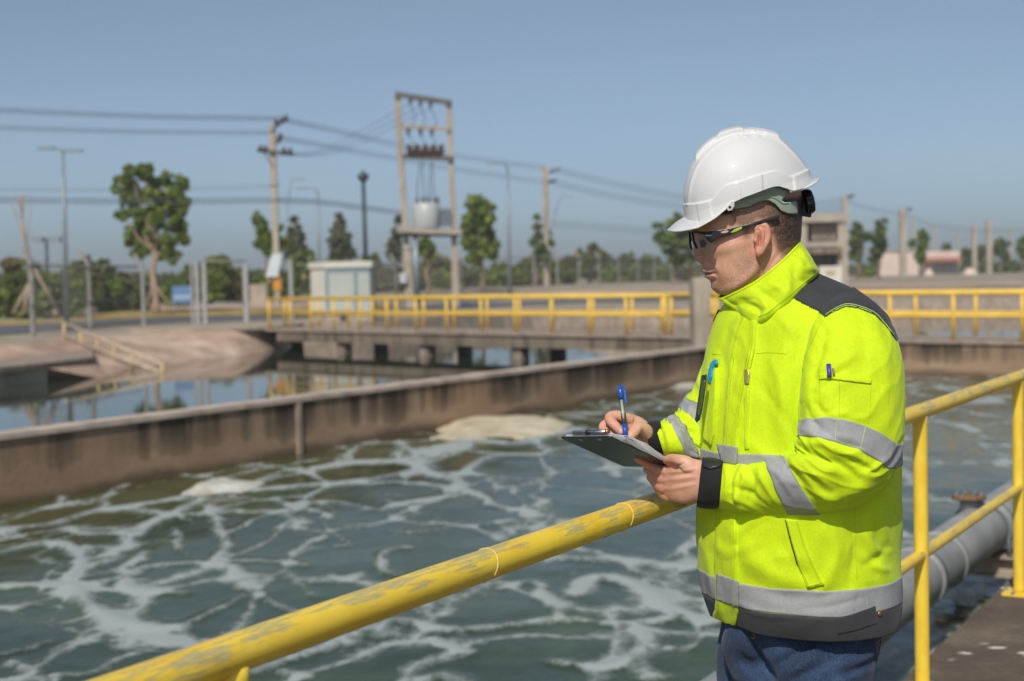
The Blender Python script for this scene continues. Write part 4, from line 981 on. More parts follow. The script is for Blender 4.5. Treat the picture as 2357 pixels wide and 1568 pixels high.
YT = 74
tf = thing('transformer_frame', P(945, 690, YT), 'two pole concrete frame carrying a white transformer on a high platform', 'transformer')
MB().beam(P(914, 216, YT), P(936, 575, YT), 0.30, 0.34).build('pole', M_POLE, tf); MB().beam(P(936, 577, YT), P(946, 716, YT), 0.42, 0.42).build('pole_base', M_POLE, tf)
MB().beam(P(1033, 236, YT), P(1046, 575, YT), 0.28, 0.34).build('pole', M_POLE, tf); MB().beam(P(1046, 577, YT), P(1051, 714, YT), 0.34, 0.40).build('pole_base', M_POLE, tf)
for a, b, h in (((910, 217), (1040, 237), .26), ((926, 292), (1035, 297), .2), ((926, 360), (1045, 366), .26)):
    MB().beam(P(*a, YT - .25), P(*b, YT - .25), 0.16, h).build('crossbeam', M_STEELBEAM if h != .2 else M_POLE, tf)
MB().beam(P(916, 530, YT), P(1064, 536, YT), 1.5, 0.24).build('platform_slab', M_POLE, tf)
MB().beam(P(928, 540, YT - .5), P(1058, 541, YT - .5), 0.14, 0.2).build('platform_beam', M_STEELBEAM, tf)
tc = P(981, 497, YT)
MB().lathe(tc, [(0.70, -.66), (0.72, -.62), (0.72, .52), (0.6, .66), (0.1, .68)], 28).build('tank', simple('transformer_paint', (0.44, 0.45, 0.44), 0.4), tf, True)
mm = M_GALV
for k in range(9):
    x = tc[0] + 0.74 + k * 0.065; MB().box((x, tc[1] - 0.1, tc[2] - 0.1), (0.025, 0.7, 0.9)).build('cooling_fin', mm, tf)
MB().box((tc[0] + .35, tc[1] - 0.45, tc[2] - 0.56), (0.5, 0.25, 0.12)).build('blue_plate', M_SIGNBLUE, tf)
for k, dx in enumerate((-.45, -.15, .15, .45, .62)):
    MB().lathe((tc[0] + dx, tc[1], tc[2] + .62), [(0.05, 0), (0.11, .06), (0.05, .12), (0.11, .18), (0.05, .24), (0.03, .4)], 10).build('bushing', M_PORCELAIN, tf, True)
for x, y in ((945, 232), (968, 236), (991, 240), (940, 303), (968, 304), (994, 305)):
    MB().lathe(P(x, y, YT - .3), [(0.05, .2), (0.13, .1), (0.06, .05), (0.13, -.02), (0.05, -.1), (0.04, -.25)], 10).build('insulator', M_PORCELAIN, tf, True)
g = np.random.default_rng(4)
for k in range(9):
    x = 942 + k * 9.3; y = 346 + (k % 2) * 3
    MB().lathe(P(x, y + 8, YT - .3), [(0.07, -.1), (0.17, 0), (0.09, .1), (0.18, .2), (0.09, .3), (0.15, .38), (0.05, .5)], 10).build('cutout_fuse', M_PORCELAIN, tf, True)
    if k % 2: MB().lathe(P(x, y - 4, YT - .35), [(0.05, 0), (0.1, .08), (0.05, .2)], 8).build('cutout_cap', M_SIGNWHITE, tf, True)
for x0, x1 in ((968, 962), (974, 980), (992, 990), (998, 1002)):
    MB().tube(cr(np.array([P(x0, 372, YT - .3), P((x0 + x1) / 2 - 3, 420, YT - .2), P(x1, 470, YT - .1)]), 10), 0.028, 6).build('jumper_cable', M_WIRE, tf, True)
for x0, x1, y0 in ((945, 948, 245), (968, 972, 248), (991, 1000, 252), (968, 978, 310), (994, 999, 312), (940, 955, 310)):
    MB().tube(cr(np.array([P(x0, y0, YT - .3), P((x0 + x1) / 2 + 8, y0 + 24, YT - .3), P(x1, y0 + 48 if y0 < 300 else 340, YT - .3)]), 8), 0.022, 6).build('jumper_cable', M_WIRE, tf, True)
MB().box(P(928, 640, YT - .4), (0.36, 0.2, 0.5)).build('meter_box', simple('meter_box_paint', (0.5, 0.53, 0.56), 0.5), tf)
MB().tube([P(956, 545, YT - .3), P(960, 700, YT - .3)], 0.16, 10).build('conduit', M_GALV, tf, True)

def plain_pole(name, label, top, bot, Y, w, mat, group=None, arms=(), cat='utility pole'):
    t = thing(name, P(*bot, Y), label, cat, group)
    MB().beam(P(*top, Y), P(*bot, Y), w, w).build('shaft', mat, t)
    for a in arms:
        MB().beam(P(*a[0], Y - .1), P(*a[1], Y - .1), 0.08, 0.08).build('arm', M_STEELBEAM, t)
        for q in (0.35, 0.65, 1.0):
            c = P(a[0][0] + (a[1][0] - a[0][0]) * q, a[0][1] + (a[1][1] - a[0][1]) * q - 3, Y - .1)
            MB().lathe(c, [(0.05, -.1), (0.14, 0), (0.06, .06), (0.14, .12), (0.05, .2)], 8).build('insulator', M_PORCELAIN, t, True)
    return t
plain_pole('utility_pole', 'plain pale concrete utility pole with small arms on one side near its top', (1255, 381), (1258, 668), 122, 0.5, M_POLE, None, (((1258, 400), (1286, 394)), ((1258, 424), (1278, 420))))
for k, (tp, bt_, w, Y, lab) in enumerate((((2077, 482), (2079, 640), .62, 150, 'thick concrete pole standing in front of the pale sloped building'), ((2101, 508), (2102, 635), .34, 190, 'thin pole peeking out behind the small round topped tree'),
        ((2242, 520), (2243, 640), .55, 190, 'pale pole nearest past the red awning'), ((2276, 509), (2277, 640), .62, 180, 'thick brownish pole second past the red awning'), ((1944, 452), (1945, 640), .42, 130, 'pole rising behind the roof of the concrete gate building'),
        ((2326, 528), (2327, 640), .32, 210, 'last thin pole towards the picture edge on the horizon'), ((2149, 520), (2150, 640), .26, 210, 'very thin pole above the red awning'), ((2205, 532), (2206, 640), .22, 220, 'hair thin pole at the end of the red awning'))):
    plain_pole('distant_pole', lab, tp, bt_, Y, w, M_POLE, 'poles on the horizon', (((tp[0], tp[1] + 8), (tp[0] + 20, tp[1] + 2)),) if k in (0, 4) else (), 'pole')

def lamp(label, top, bot, Y, arm, mat, r=0.09, heads=1, name='street_lamp'):
    t = thing(name, P(*bot, Y), label, 'street lamp', 'street lamps')
    tp, bt_ = P(*top, Y), P(*bot, Y)
    MB().tube([bt_, bt_ * 0.5 + tp * 0.5, tp], [r, r * 0.85, r * 0.6], 10).build('pole', mat, t, True)
    for dx, dy, cv in arm:
        e = P(top[0] + dx, top[1] + dy, Y); mid = P(top[0] + dx * cv, top[1] + dy * 1.0, Y)
        MB().tube(cr(np.array([tp, mid, e]), 8), r * 0.5, 8).build('arm', mat, t, True)
        d = (e - mid); d /= np.linalg.norm(d)
        MB().beam(e - d * 0.1, e + d * 0.55, 0.24, 0.10).build('lamp_head', mat, t)
    return t
lamp('tall street lamp with two winged heads by the bare propped tree', (144, 352), (154, 748), 53, ((-24, -11, .3), (11, -5, .4)), M_GALV, 0.10)
lamp('street lamp with a curved arm rising behind the white cabinet', (733, 452), (735, 690), 84, ((-30, -18, .25),), M_GALV, 0.10)
lamp('thin street lamp leaning out behind the crossarm utility pole', (664, 450), (648, 660), 100, ((20, -38, .5),), M_GALV, 0.08)
lamp('street lamp with a curved arm between the transformer frame and the plain pole', (1169, 400), (1174, 690), 88, ((-30, -24, .2),), M_GALV, 0.13)
lamp('faint street lamp arm reaching out past the plain utility pole', (1277, 490), (1270, 660), 135, ((28, -38, .5),), M_GALV, 0.1)
bp_ = thing('black_lamp_post', P(842, 700, 72), 'slender black lamp post with a small lantern head near the white cabinet', 'lamp post')
MB().tube([P(836, 415, 72), P(845, 700, 72)], [0.10, 0.13], 10).build('pole', M_DARKMETAL, bp_, True)
MB().lathe(P(836, 408, 72), [(0.1, -.25), (0.26, -.1), (0.3, .1), (0.12, .22), (0.05, .34)], 12).build('lantern', M_DARKMETAL, bp_, True)
fl = thing('floodlight_mast', P(108, 640, 80), 'dark T shaped floodlight mast beside the tall two headed street lamp', 'floodlight')
MB().tube([P(107, 556, 80), P(109, 655, 80)], 0.09, 8).build('mast', M_DARKMETAL, fl, True)
MB().beam(P(74, 550, 80), P(141, 553, 80), 0.3, 0.12).build('crossbar', M_DARKMETAL, fl)
for x in (88, 128): MB().box(P(x, 552, 79.8), (0.55, 0.3, 0.34)).build('floodlight_head', M_GALV, fl)

def cable(label, pts, Y0, Y1, n=3, gap=4.0, r=0.021, group='overhead cables'):
    for k in range(n):
        q = [P(x, y + (k - (n - 1) / 2) * gap, Y0 + (Y1 - Y0) * i / (len(pts) - 1) + k * 0.35) for i, (x, y) in enumerate(pts)]
        V, F = tube(cr(np.array(q), 24), r * 0.62, 5)
        tag(obj('cable', V, F, M_WIRE, None, True, origin=q[0]), label + ('' if n == 1 else (', top one', ', second one', ', third one', ', bottom one')[k] if n == 4 else (', top one', ', middle one', ', bottom one')[k] if n == 3 else (', top one', ', bottom one')[k]), 'cable', group)
cable('upper dark cable strung to the top arm of the crossarm utility pole', [(-150, 246), (0, 254), (300, 267), (470, 271), (640, 273)], 58, 61.8, 3, 4.5, 0.022, 'upper cables to the crossarm pole')
cable('lower faint cable strung to the shaft of the crossarm utility pole', [(-150, 288), (0, 294), (300, 303), (626, 306)], 58, 61.8, 3, 4, 0.018, 'middle cables to the crossarm pole')
cable('sagging low cable passing behind the tall broadleaf tree', [(-150, 452), (0, 460), (300, 464), (480, 463), (630, 461)], 60, 63, 4, 4, 0.022, 'low cables along the road')
cable('lowest pale cable above the hedge by the bare tree', [(-150, 433), (0, 436), (300, 437), (630, 430)], 64, 66, 2, 6, 0.015, 'thin low cables along the road')
cable('cable running from the crossarm utility pole down past the transformer frame', [(650, 275), (780, 303), (905, 332), (1080, 364), (1255, 386)], 62, 120, 3, 5, 0.026, 'upper cables behind the transformer frame')
cable('cable running lower from the crossarm utility pole past the transformer frame', [(645, 318), (780, 342), (905, 364), (1080, 394), (1256, 420)], 62, 120, 3, 5, 0.024, 'lower cables behind the transformer frame')
cable('first cable from the top rising from the crossarm to the transformer frame', [(668, 354), (730, 347), (800, 317), (945, 238)], 61.8, 73.7, 1, 0, 0.022, 'cables climbing to the transformer frame')
cable('second cable from the top rising from the crossarm to the transformer frame', [(654, 356), (730, 353), (810, 327), (968, 244)], 61.8, 73.7, 1, 0, 0.022, 'cables climbing to the transformer frame')
cable('third cable from the top rising from the crossarm to the transformer frame', [(640, 357), (730, 358), (820, 335), (991, 248)], 61.8, 73.7, 1, 0, 0.022, 'cables climbing to the transformer frame')
cable('low cable running from the crossarm pole towards the white transformer', [(640, 461), (740, 466), (840, 479), (930, 491)], 62, 74, 4, 3.5, 0.022, 'low cables to the transformer')
cable('high cable descending from the plain utility pole behind the white helmet', [(1284, 392), (1400, 420), (1560, 452), (1760, 480), (1944, 462)], 122, 130, 3, 6, 0.035, 'cables between plain pole and gate building pole')
cable('lower cable descending from the plain utility pole behind the white helmet', [(1276, 421), (1400, 449), (1560, 474), (1760, 498), (1944, 480)], 122, 130, 3, 6, 0.035, 'lower cables between plain pole and gate building pole')
cable('faint cable low behind the helmet peak and dark tree', [(1262, 515), (1400, 525), (1560, 537), (1760, 545), (1944, 530)], 124, 130, 3, 6, 0.03, 'lowest cables behind the helmet')
cable('thin cable between the poles on the horizon', [(1950, 462), (2000, 480), (2085, 496), (2150, 520), (2242, 530), (2330, 530), (2450, 535)], 132, 185, 2, 5, 0.03, 'cables on the horizon')

# ================================================================== buildings on the far side
YG = 100; gzb = float(gz(YG))
gb_ = thing('gate_building', (P(1900, 0, YG)[0], YG, gzb), 'bare concrete gate building with a flat roof beam, ledge and dark windows', 'building')
def bxp(x0, x1, y0, y1, Ya, Yb_, nm, mat, par=gb_):
    a, b = P(x0, y1, Ya), P(x1, y0, Ya); return MB().box(((a[0] + b[0]) / 2, (Ya + Yb_) / 2, (a[2] + b[2]) / 2), (b[0] - a[0], Yb_ - Ya, b[2] - a[2])).build(nm, mat, par)
bxp(1838, 1858, 513, 662, YG, YG + 5, 'pillar', M_POLE); bxp(1931, 1951, 513, 662, YG, YG + 5, 'pillar', M_POLE)
bxp(1834, 1954, 491, 512, YG - .2, YG + 5.2, 'roof_beam', M_POLE)
bxp(1859, 1930, 513, 660, YG + 1.4, YG + 5, 'inner_wall', M_BRIDGE)
bxp(1859, 1930, 556, 569, YG - .1, YG + 1.3, 'parapet', M_POLE); bxp(1852, 1938, 570, 585, YG - .5, YG + 1.3, 'ledge', M_BRIDGE)
bxp(1870, 1930, 515, 555, YG + 1.25, YG + 1.38, 'window_glass', M_GLASSDARK)
for k in range(6): bxp(1871 + k * 11, 1875.5 + k * 11, 516, 554, YG + 0.6, YG + 1.2, 'louvre', M_PALE)
bxp(1887, 1938, 612, 660, YG - .9, YG - .2, 'white_kiosk', M_WHITE)
bxp(1903, 1922, 622, 632, YG - .96, YG - .91, 'notice', simple('ochre_notice', (0.5, 0.38, 0.18), 0.6))
YW = 175; zg = float(gz(YW))
w1b = thing('sloped_building', (P(2070, 0, YW)[0], YW, zg), 'pale pinkish windowless building with sloping ends between tree and pole', 'building')
pa = [(2032, 577), (2109, 577), (2124, 645), (2019, 645)]
v = [P(x, y, YW) for x, y in pa] + [P(x, y, YW + 9) + np.array([0, 0, 0]) for x, y in pa]
obj('wall', v, [(3, 2, 1, 0), (4, 5, 6, 7), (0, 1, 5, 4), (1, 2, 6, 5), (2, 3, 7, 6), (3, 0, 4, 7)], M_PINKWALL, w1b)
bxp(2029, 2112, 573.5, 576.8, YW - .3, YW + 9, 'roof', M_WHITE, w1b)
w2b = thing('awning_building', (P(2170, 0, YW + 20)[0], YW + 20, zg), 'white building with a red awning and grey shutters', 'building')
bxp(2130, 2209, 577, 642, YW + 20, YW + 30, 'wall', M_PINKWALL, w2b); bxp(2124, 2214, 592, 603, YW + 18, YW + 19.9, 'awning', M_ROOFRED, w2b)
for x in (2152, 2171, 2190): bxp(x, x + 14, 606, 642, YW + 19.8, YW + 19.95, 'shutter', M_DOOR, w2b)
def mound(px, py, wpx, hpx, Y, label):
    c = P(px, py, Y); s = Y / FPX; V = []; nu, nv = 24, 8
    for i in range(nv + 1):
        r = i / nv
        for k in range(nu):
            t = 2 * math.pi * k / nu; V.append((c[0] + wpx * s * r * math.cos(t), c[1] + wpx * s * r * math.sin(t), c[2] - 0.2 + hpx * s * (1 - r ** 2) * (0.85 + 0.3 * rnd.random())))
    F = [(i * nu + k, i * nu + (k + 1) % nu, (i + 1) * nu + (k + 1) % nu, (i + 1) * nu + k) for i in range(nv) for k in range(nu)]
    tag(obj('sand_heap', V, F, M_PINKWALL, None, True, origin=c), label, 'heap', 'pale heaps by the buildings')
mound(2232, 645, 27, 30, 165, 'pale sand heap past the red awning'); mound(2138, 645, 18, 28, 160, 'smaller pale sand heap between the two pale buildings')
# ================================================================== the man at the railing
YM = 3.0
def M(px, py, d=0.0): return P(px, py, YM + np.asarray(d, float))
EY = np.array(EYE)
def vnormals(V, F):
    V = np.asarray(V); n = np.zeros_like(V); F = np.asarray(F)
    a, b, c = V[F[:, 0]], V[F[:, 1]], V[F[:, 2]]; fn = np.cross(b - a, c - a)
    if F.shape[1] == 4: fn = np.cross(V[F[:, 2]] - V[F[:, 0]], V[F[:, 3]] - V[F[:, 1]])
    for k in range(F.shape[1]):
        for j in range(3): n[:, j] += np.bincount(F[:, k], fn[:, j], len(V))
    return n / (np.linalg.norm(n, axis=1)[:, None] + 1e-12)
def facing(V, N):
    d = EY - V; d /= np.linalg.norm(d, axis=1)[:, None]; return (d * N).sum(1)
def sculpt(V, F, strokes, both=False):
    """push the surface in or out along short creases and folds: (points, width, height in mm)"""
    N = vnormals(V, F); q = proj(V); w = np.ones(len(V)) if both else sstep(-0.05, 0.25, facing(V, N)); disp = np.zeros(len(V))
    for st in strokes:
        pts, wid, amp = st[:3]
        pts = cr(np.array(pts, float), max(2, len(pts) * 4)) if len(pts) > 2 else np.array(pts, float)
        lo, hi = pts.min(0) - 3 * wid, pts.max(0) + 3 * wid
        m = np.where((q[:, 0] > lo[0]) & (q[:, 0] < hi[0]) & (q[:, 1] > lo[1]) & (q[:, 1] < hi[1]))[0]
        if not len(m): continue
        d, par = seg_dist(q[m], pts)
        taper = np.sqrt(np.clip(np.sin(np.pi * np.clip(par * 0.86 + 0.07, 0, 1)), 0, 1)) if len(st) < 4 else 1.0
        disp[m] += amp * 0.00145 * np.exp(-(d / wid) ** 2) * taper
    return V + N * (disp * w)[:, None]
def grid_faces(n, m, wrap=True):
    i = np.arange(n * m).reshape(n, m)
    if wrap: j = np.roll(i, -1, 1); return np.stack([i[:-1], j[:-1], j[1:], i[1:]], -1).reshape(-1, 4)
    return np.stack([i[:-1, :-1], i[:-1, 1:], i[1:, 1:], i[1:, :-1]], -1).reshape(-1, 4)

class Loft:
    """closed-section surface: rows along v, m points round t"""
    def __init__(s, V, n, m, flip=False):
        s.n, s.m = n, m; s.V = V.reshape(-1, 3); s.F = grid_faces(n, m)
        if flip: s.F = s.F[:, ::-1]
        N = vnormals(s.V, s.F); c = s.V.reshape(n, m, 3).mean(1)
        if ((s.V - np.repeat(c, m, 0)) * N).sum() < 0: s.F = s.F[:, ::-1]
    def refresh(s): s.N = vnormals(s.V, s.F); s.G = s.V.reshape(s.n, s.m, 3); s.GN = s.N.reshape(s.n, s.m, 3)
    def at(s, v, t, off=0.0):
        """v in 0..1 along, t in 0..1 round"""
        v = np.clip(np.asarray(v, float), 0, 1) * (s.n - 1); t = (np.asarray(t, float) % 1) * s.m
        i = np.minimum(v.astype(int), s.n - 2); j = t.astype(int); f = (v - i)[..., None]; g = (t - j)[..., None]; j0, j1 = j % s.m, (j + 1) % s.m
        mixq = lambda A: (A[i, j0] * (1 - g) + A[i, j1] * g) * (1 - f) + (A[i + 1, j0] * (1 - g) + A[i + 1, j1] * g) * f
        N = mixq(s.GN); N /= np.linalg.norm(N, axis=-1)[..., None] + 1e-12
        return mixq(s.G) + N * off
    def band(s, name, v0, v1, mat, parent, off=0.0015, thick=0.002, k=10, t0=0.0, t1=1.0, m=None):
        """strip of cloth laid on the surface between v0(t) and v1(t)"""
        full = t1 - t0 >= 0.999; m = m or s.m
        t = np.linspace(t0, t1, m, endpoint=not full)
        f0 = v0(t) if callable(v0) else np.full(m, v0); f1 = v1(t) if callable(v1) else np.full(m, v1)
        rows = [s.at(f0, t, off - thick)] + [s.at(f0 * (1 - q) + f1 * q, t, off) for q in np.linspace(0, 1, k)] + [s.at(f1, t, off - thick)]
        V = np.concatenate(rows); F = grid_faces(len(rows), m, full)
        N = vnormals(V, F); ref = s.at(f0 * .5 + f1 * .5, t, 0.02) - s.at(f0 * .5 + f1 * .5, t, 0.0)
        if (N.reshape(len(rows), m, 3)[len(rows) // 2] * ref).sum() < 0: F = F[:, ::-1]
        return obj(name, V, F, mat, parent, True)
def ring_loft(rings, n, m, ex=2.2):
    """rings: inner px, py, outer px, py, depth, half depth"""
    r = cr(np.array([[*a[0], *a[1], a[2], a[3]] for a in rings], float), n)
    t = np.arange(m) * 2 * np.pi / m; c_, s_ = np.cos(t), np.sin(t); pw = 2 / ex
    cc, ss = np.sign(c_) * np.abs(c_) ** pw, np.sign(s_) * np.abs(s_) ** pw
    A = M(r[:, 0], r[:, 1], r[:, 4]); B = M(r[:, 2], r[:, 3], r[:, 4]); C = (A + B) / 2; U = (B - A) / 2
    D = C - EY; D /= np.linalg.norm(D, axis=1)[:, None]; D = D * r[:, 5:6]
    V = C[:, None] + U[:, None] * cc[None, :, None] + D[:, None] * ss[None, :, None]      # t=0 outer, 0.25 far, 0.5 inner, 0.75 near
    return Loft(V, n, m)
def drape(name, poly, bvh, off, thick, mat, parent, step=4.0, smooth=True, fit=None, wrinkle=0.0):
    """a flat piece of cloth or plastic laid on a surface: outline poly in picture points"""
    P2 = []
    n = len(poly)
    for i in range(n):
        a, b = np.array(poly[i], float), np.array(poly[(i + 1) % n], float); k = max(1, int(np.hypot(*(b - a)) / step))
        P2 += [tuple(a + (b - a) * j / k) for j in range(k)]
    nb = len(P2); bb = np.array(P2); lo, hi = bb.min(0), bb.max(0)
    gx, gy = np.meshgrid(np.arange(lo[0], hi[0], step), np.arange(lo[1], hi[1], step)); q = np.stack([gx.ravel(), gy.ravel()], -1)
    q = q[in_poly(q, P2)]
    if len(q):
        d, _ = seg_dist(q, P2 + [P2[0]]); q = q[d > step * 0.45]
    allp = [Vector(p) for p in P2] + [Vector((float(p[0]), float(p[1]))) for p in q]
    r = delaunay_2d_cdt(allp, [], [list(range(nb))], 1, 1e-6)
    pts, faces = [tuple(v) for v in r[0]], r[2]
    out = []; nrm = []
    for x, y in pts:
        d = rays(x, y); d = d / np.linalg.norm(d); h = bvh.ray_cast(EYE, Vector(d), 10)
        if h[0] is None: h = bvh.find_nearest(V3(M(x, y, 0)))
        nn = h[1] if h[1].dot(Vector(d)) < 0 else -h[1]
        out.append(np.array(h[0])); nrm.append(np.array(nn) * 0.7 - d * 0.3)
    out = np.array(out); nrm = np.array(nrm); nrm /= np.linalg.norm(nrm, axis=1)[:, None]
    if wrinkle: off = off + wrinkle * noise3(out * 38)[:, None]
    top = out + nrm * off; bot = out + nrm * (off - thick)
    V = np.concatenate([top, bot]); n = len(pts); F = []
    edges = {}
    for f in faces:
        f = list(f)
        a, b, c = top[f[0]], top[f[1]], top[f[2]]
        if np.dot(np.cross(b - a, c - a), EY - a) < 0: f = f[::-1]
        F.append(tuple(f))
        for i in range(len(f)):
            e = (f[i], f[(i + 1) % len(f)]); edges[e] = 1
    for a, b in list(edges):
        if (b, a) not in edges: F.append((a, a + n, b + n, b))
    return obj(name, V, F, mat, parent, smooth)
def drape_line(name, pts, bvh, r, mat, parent, off=0.0, dens=6.0, seg=5, dash=False):
    p = np.array(pts, float); p = cr(p, max(2, int(np.sum(np.hypot(*np.diff(p, axis=0).T)) / dens))) if len(p) > 2 else np.linspace(p[0], p[1], max(2, int(np.hypot(*(p[1] - p[0])) / dens)))
    out = []
    for x, y in p:
        d = rays(x, y); d = d / np.linalg.norm(d); h = bvh.ray_cast(EYE, Vector(d), 10)
        if h[0] is None: continue
        nn = h[1] if h[1].dot(Vector(d)) < 0 else -h[1]
        out.append(np.array(h[0]) + np.array(nn) * off)
    if len(out) < 2: return None
    return MB().tube(out, r, seg).build(name, mat, parent, True)
def bvh_of(*parts):
    V = []; F = []; n = 0
    for v, f in parts:
        V += [tuple(x) for x in v]; F += [tuple(int(i) + n for i in g) for g in f]; n += len(v)
    return BVHTree.FromPolygons(V, F)

# ------------------------------------------------------------------ cloth, skin and gear materials
def cloth(name, col, var=0.08, rough=0.75, weave=900, wr=0.25, sheen=0.1, folds=26.0, dirt=0.0):
    t = NT(name); c = t.coord(); n = t.noise(c, 9, 5, 0.6)
    t.set(Base_Color=t.ramp(n, [(0.3, tuple(x * (1 - var) for x in col)), (0.7, tuple(min(1, x * (1 + var)) for x in col))]), Roughness=rough)
    w = t.noise(c, weave, 2); f = t.noise(t.coord((1, 1, 0.45)), folds, 4, 0.55, 0.6)
    h = t.math('ADD', t.math('MULTIPLY', w, 0.12), f)
    sp = t.noise(c, 210, 3, 0.6); b0 = t.b.inputs['Base Color'].links[0].from_socket
    t.set(Base_Color=t.mix(t.ramp(sp, [(0.35, 0.16), (0.65, 0.0)]), b0, tuple(x * 0.4 for x in col)))
    if dirt:
        dn = t.noise(t.coord((1, 1, 0.6)), 5.5, 6, 0.68); sm = t.noise(c, 45, 4, 0.7)
        base = t.b.inputs['Base Color'].links[0].from_socket
        t.set(Base_Color=t.mix(t.math('MULTIPLY', t.ramp(dn, [(0.57, 0.0), (0.78, dirt)]), t.ramp(sm, [(0.3, 0.4), (0.6, 1.0)])), base, (0.26, 0.27, 0.05)))
    t.set(Normal=t.bump(h, wr, 0.006)); t.b.inputs['Sheen Weight'].default_value = sheen; t.b.inputs['Specular IOR Level'].default_value = 0.25
    return t.m
M_HIVIS = cloth('hi_vis_yellow_cloth', (0.62, 0.81, 0.006), 0.09, 0.7, wr=0.5, dirt=0.35)
M_HIVISD = simple('hi_vis_seam_thread', (0.47, 0.60, 0.006), 0.8)
M_CHAR = cloth('charcoal_cloth', (0.046, 0.046, 0.050), 0.18, 0.85, wr=0.3)
M_BLACKC = cloth('black_cuff_cloth', (0.016, 0.016, 0.017), 0.2, 0.8, wr=0.25)
M_REFL = cloth('silver_reflective_tape', (0.36, 0.36, 0.365), 0.07, 0.5, wr=0.5, sheen=0, folds=34.0)
def denim_mat():
    t = NT('blue_denim'); c = t.coord(); n = t.noise(c, 14, 5, 0.6); g = t.noise(t.coord((3, 3, 1)), 150, 3, 0.7); tw = t.node('ShaderNodeTexWave'); tw.inputs['Scale'].default_value = 330; tw.inputs['Distortion'].default_value = 1.5
    t.link(t.coord((1, 1, 1), (0, 0.7, 0)), tw.inputs['Vector'])
    col = t.ramp(n, [(0.3, (0.006, 0.016, 0.046)), (0.55, (0.011, 0.031, 0.082)), (0.78, (0.036, 0.074, 0.150))])
    col = t.mix(t.ramp(g, [(0.45, 0), (0.7, 0.6)]), col, (0.07, 0.115, 0.19))
    t.set(Base_Color=col, Roughness=0.85, Normal=t.bump(t.math('ADD', t.math('MULTIPLY', tw.outputs['Fac'], 0.15), g), 0.3, 0.002)); t.b.inputs['Sheen Weight'].default_value = 0.1
    return t.m
M_DENIM = denim_mat()
M_STITCH = simple('orange_jeans_thread', (0.45, 0.20, 0.05), 0.8)
M_THREADW = simple('pale_green_thread', (0.5, 0.7, 0.2), 0.8)
M_BRASS = simple('brass_snap', (0.35, 0.22, 0.10), 0.35, 0.8)
def gloss(name, col, rough=0.2, coat=0.0, metal=0.0, **k):
    t = NT(name); t.set(Base_Color=col, Roughness=rough, Metallic=metal); t.b.inputs['Coat Weight'].default_value = coat; t.b.inputs['Coat Roughness'].default_value = 0.05
    n = t.noise(t.coord(), 60, 3); t.set(Normal=t.bump(n, 0.02, 0.002)); return t.m
M_HAT = gloss('white_hat_shell', (0.67, 0.66, 0.65), 0.6, 0.8)
M_HAT.node_tree.nodes['Principled BSDF'].inputs['Specular IOR Level'].default_value = 0.3
M_HAT.node_tree.nodes['Principled BSDF'].inputs['Coat Roughness'].default_value = 0.035
M_STRAP = gloss('grey_green_harness', (0.34, 0.40, 0.33), 0.35)
M_BLACKP = gloss('black_plastic', (0.012, 0.012, 0.013), 0.25)
M_BLACKM = gloss('matt_black_plastic', (0.02, 0.02, 0.022), 0.5)
M_LIME = gloss('lime_insert', (0.30, 0.50, 0.03), 0.3)
M_STEEL = gloss('bright_steel', (0.6, 0.6, 0.6), 0.22, 0, 1.0)
M_PAPER = simple('white_paper', (0.78, 0.77, 0.80), 0.7, var=0.03)
_n, _l = M_PAPER.node_tree.nodes, M_PAPER.node_tree.links
_t = _n.new('ShaderNodeBsdfTranslucent'); _t.inputs[0].default_value = (0.92, 0.92, 0.97, 1); _m = _n.new('ShaderNodeMixShader'); _m.inputs[0].default_value = 0.75
_l.new(_n['Principled BSDF'].outputs[0], _m.inputs[1]); _l.new(_t.outputs[0], _m.inputs[2]); _l.new(_m.outputs[0], _n['Material Output'].inputs[0])
M_BLUEP = gloss('blue_pen_plastic', (0.010, 0.085, 0.42), 0.25, 0.3)
M_TURQ = gloss('turquoise_plastic', (0.02, 0.34, 0.58), 0.3, 0.3)
M_PURPLE = gloss('violet_pen_plastic', (0.07, 0.05, 0.36), 0.35)
def clear_mat(name, tint, alpha):
    t = NT(name); g = t.node('ShaderNodeBsdfGlossy'); g.inputs['Roughness'].default_value = 0.04; tr = t.node('ShaderNodeBsdfTransparent'); tr.inputs[0].default_value = (*tint, 1)
    fr = t.node('ShaderNodeFresnel'); fr.inputs[0].default_value = 1.5; mx = t.node('ShaderNodeMixShader'); ad = t.math('ADD', fr.outputs[0], alpha, True)
    t.link(ad, mx.inputs[0]); t.link(tr.outputs[0], mx.inputs[1]); t.link(g.outputs[0], mx.inputs[2]); t.link(mx.outputs[0], t.out.inputs[0]); return t.m
M_LENS = clear_mat('clear_lens', (0.88, 0.89, 0.87), 0.02)
M_CLEARP = clear_mat('clear_plastic', (0.9, 0.92, 0.9), 0.06)
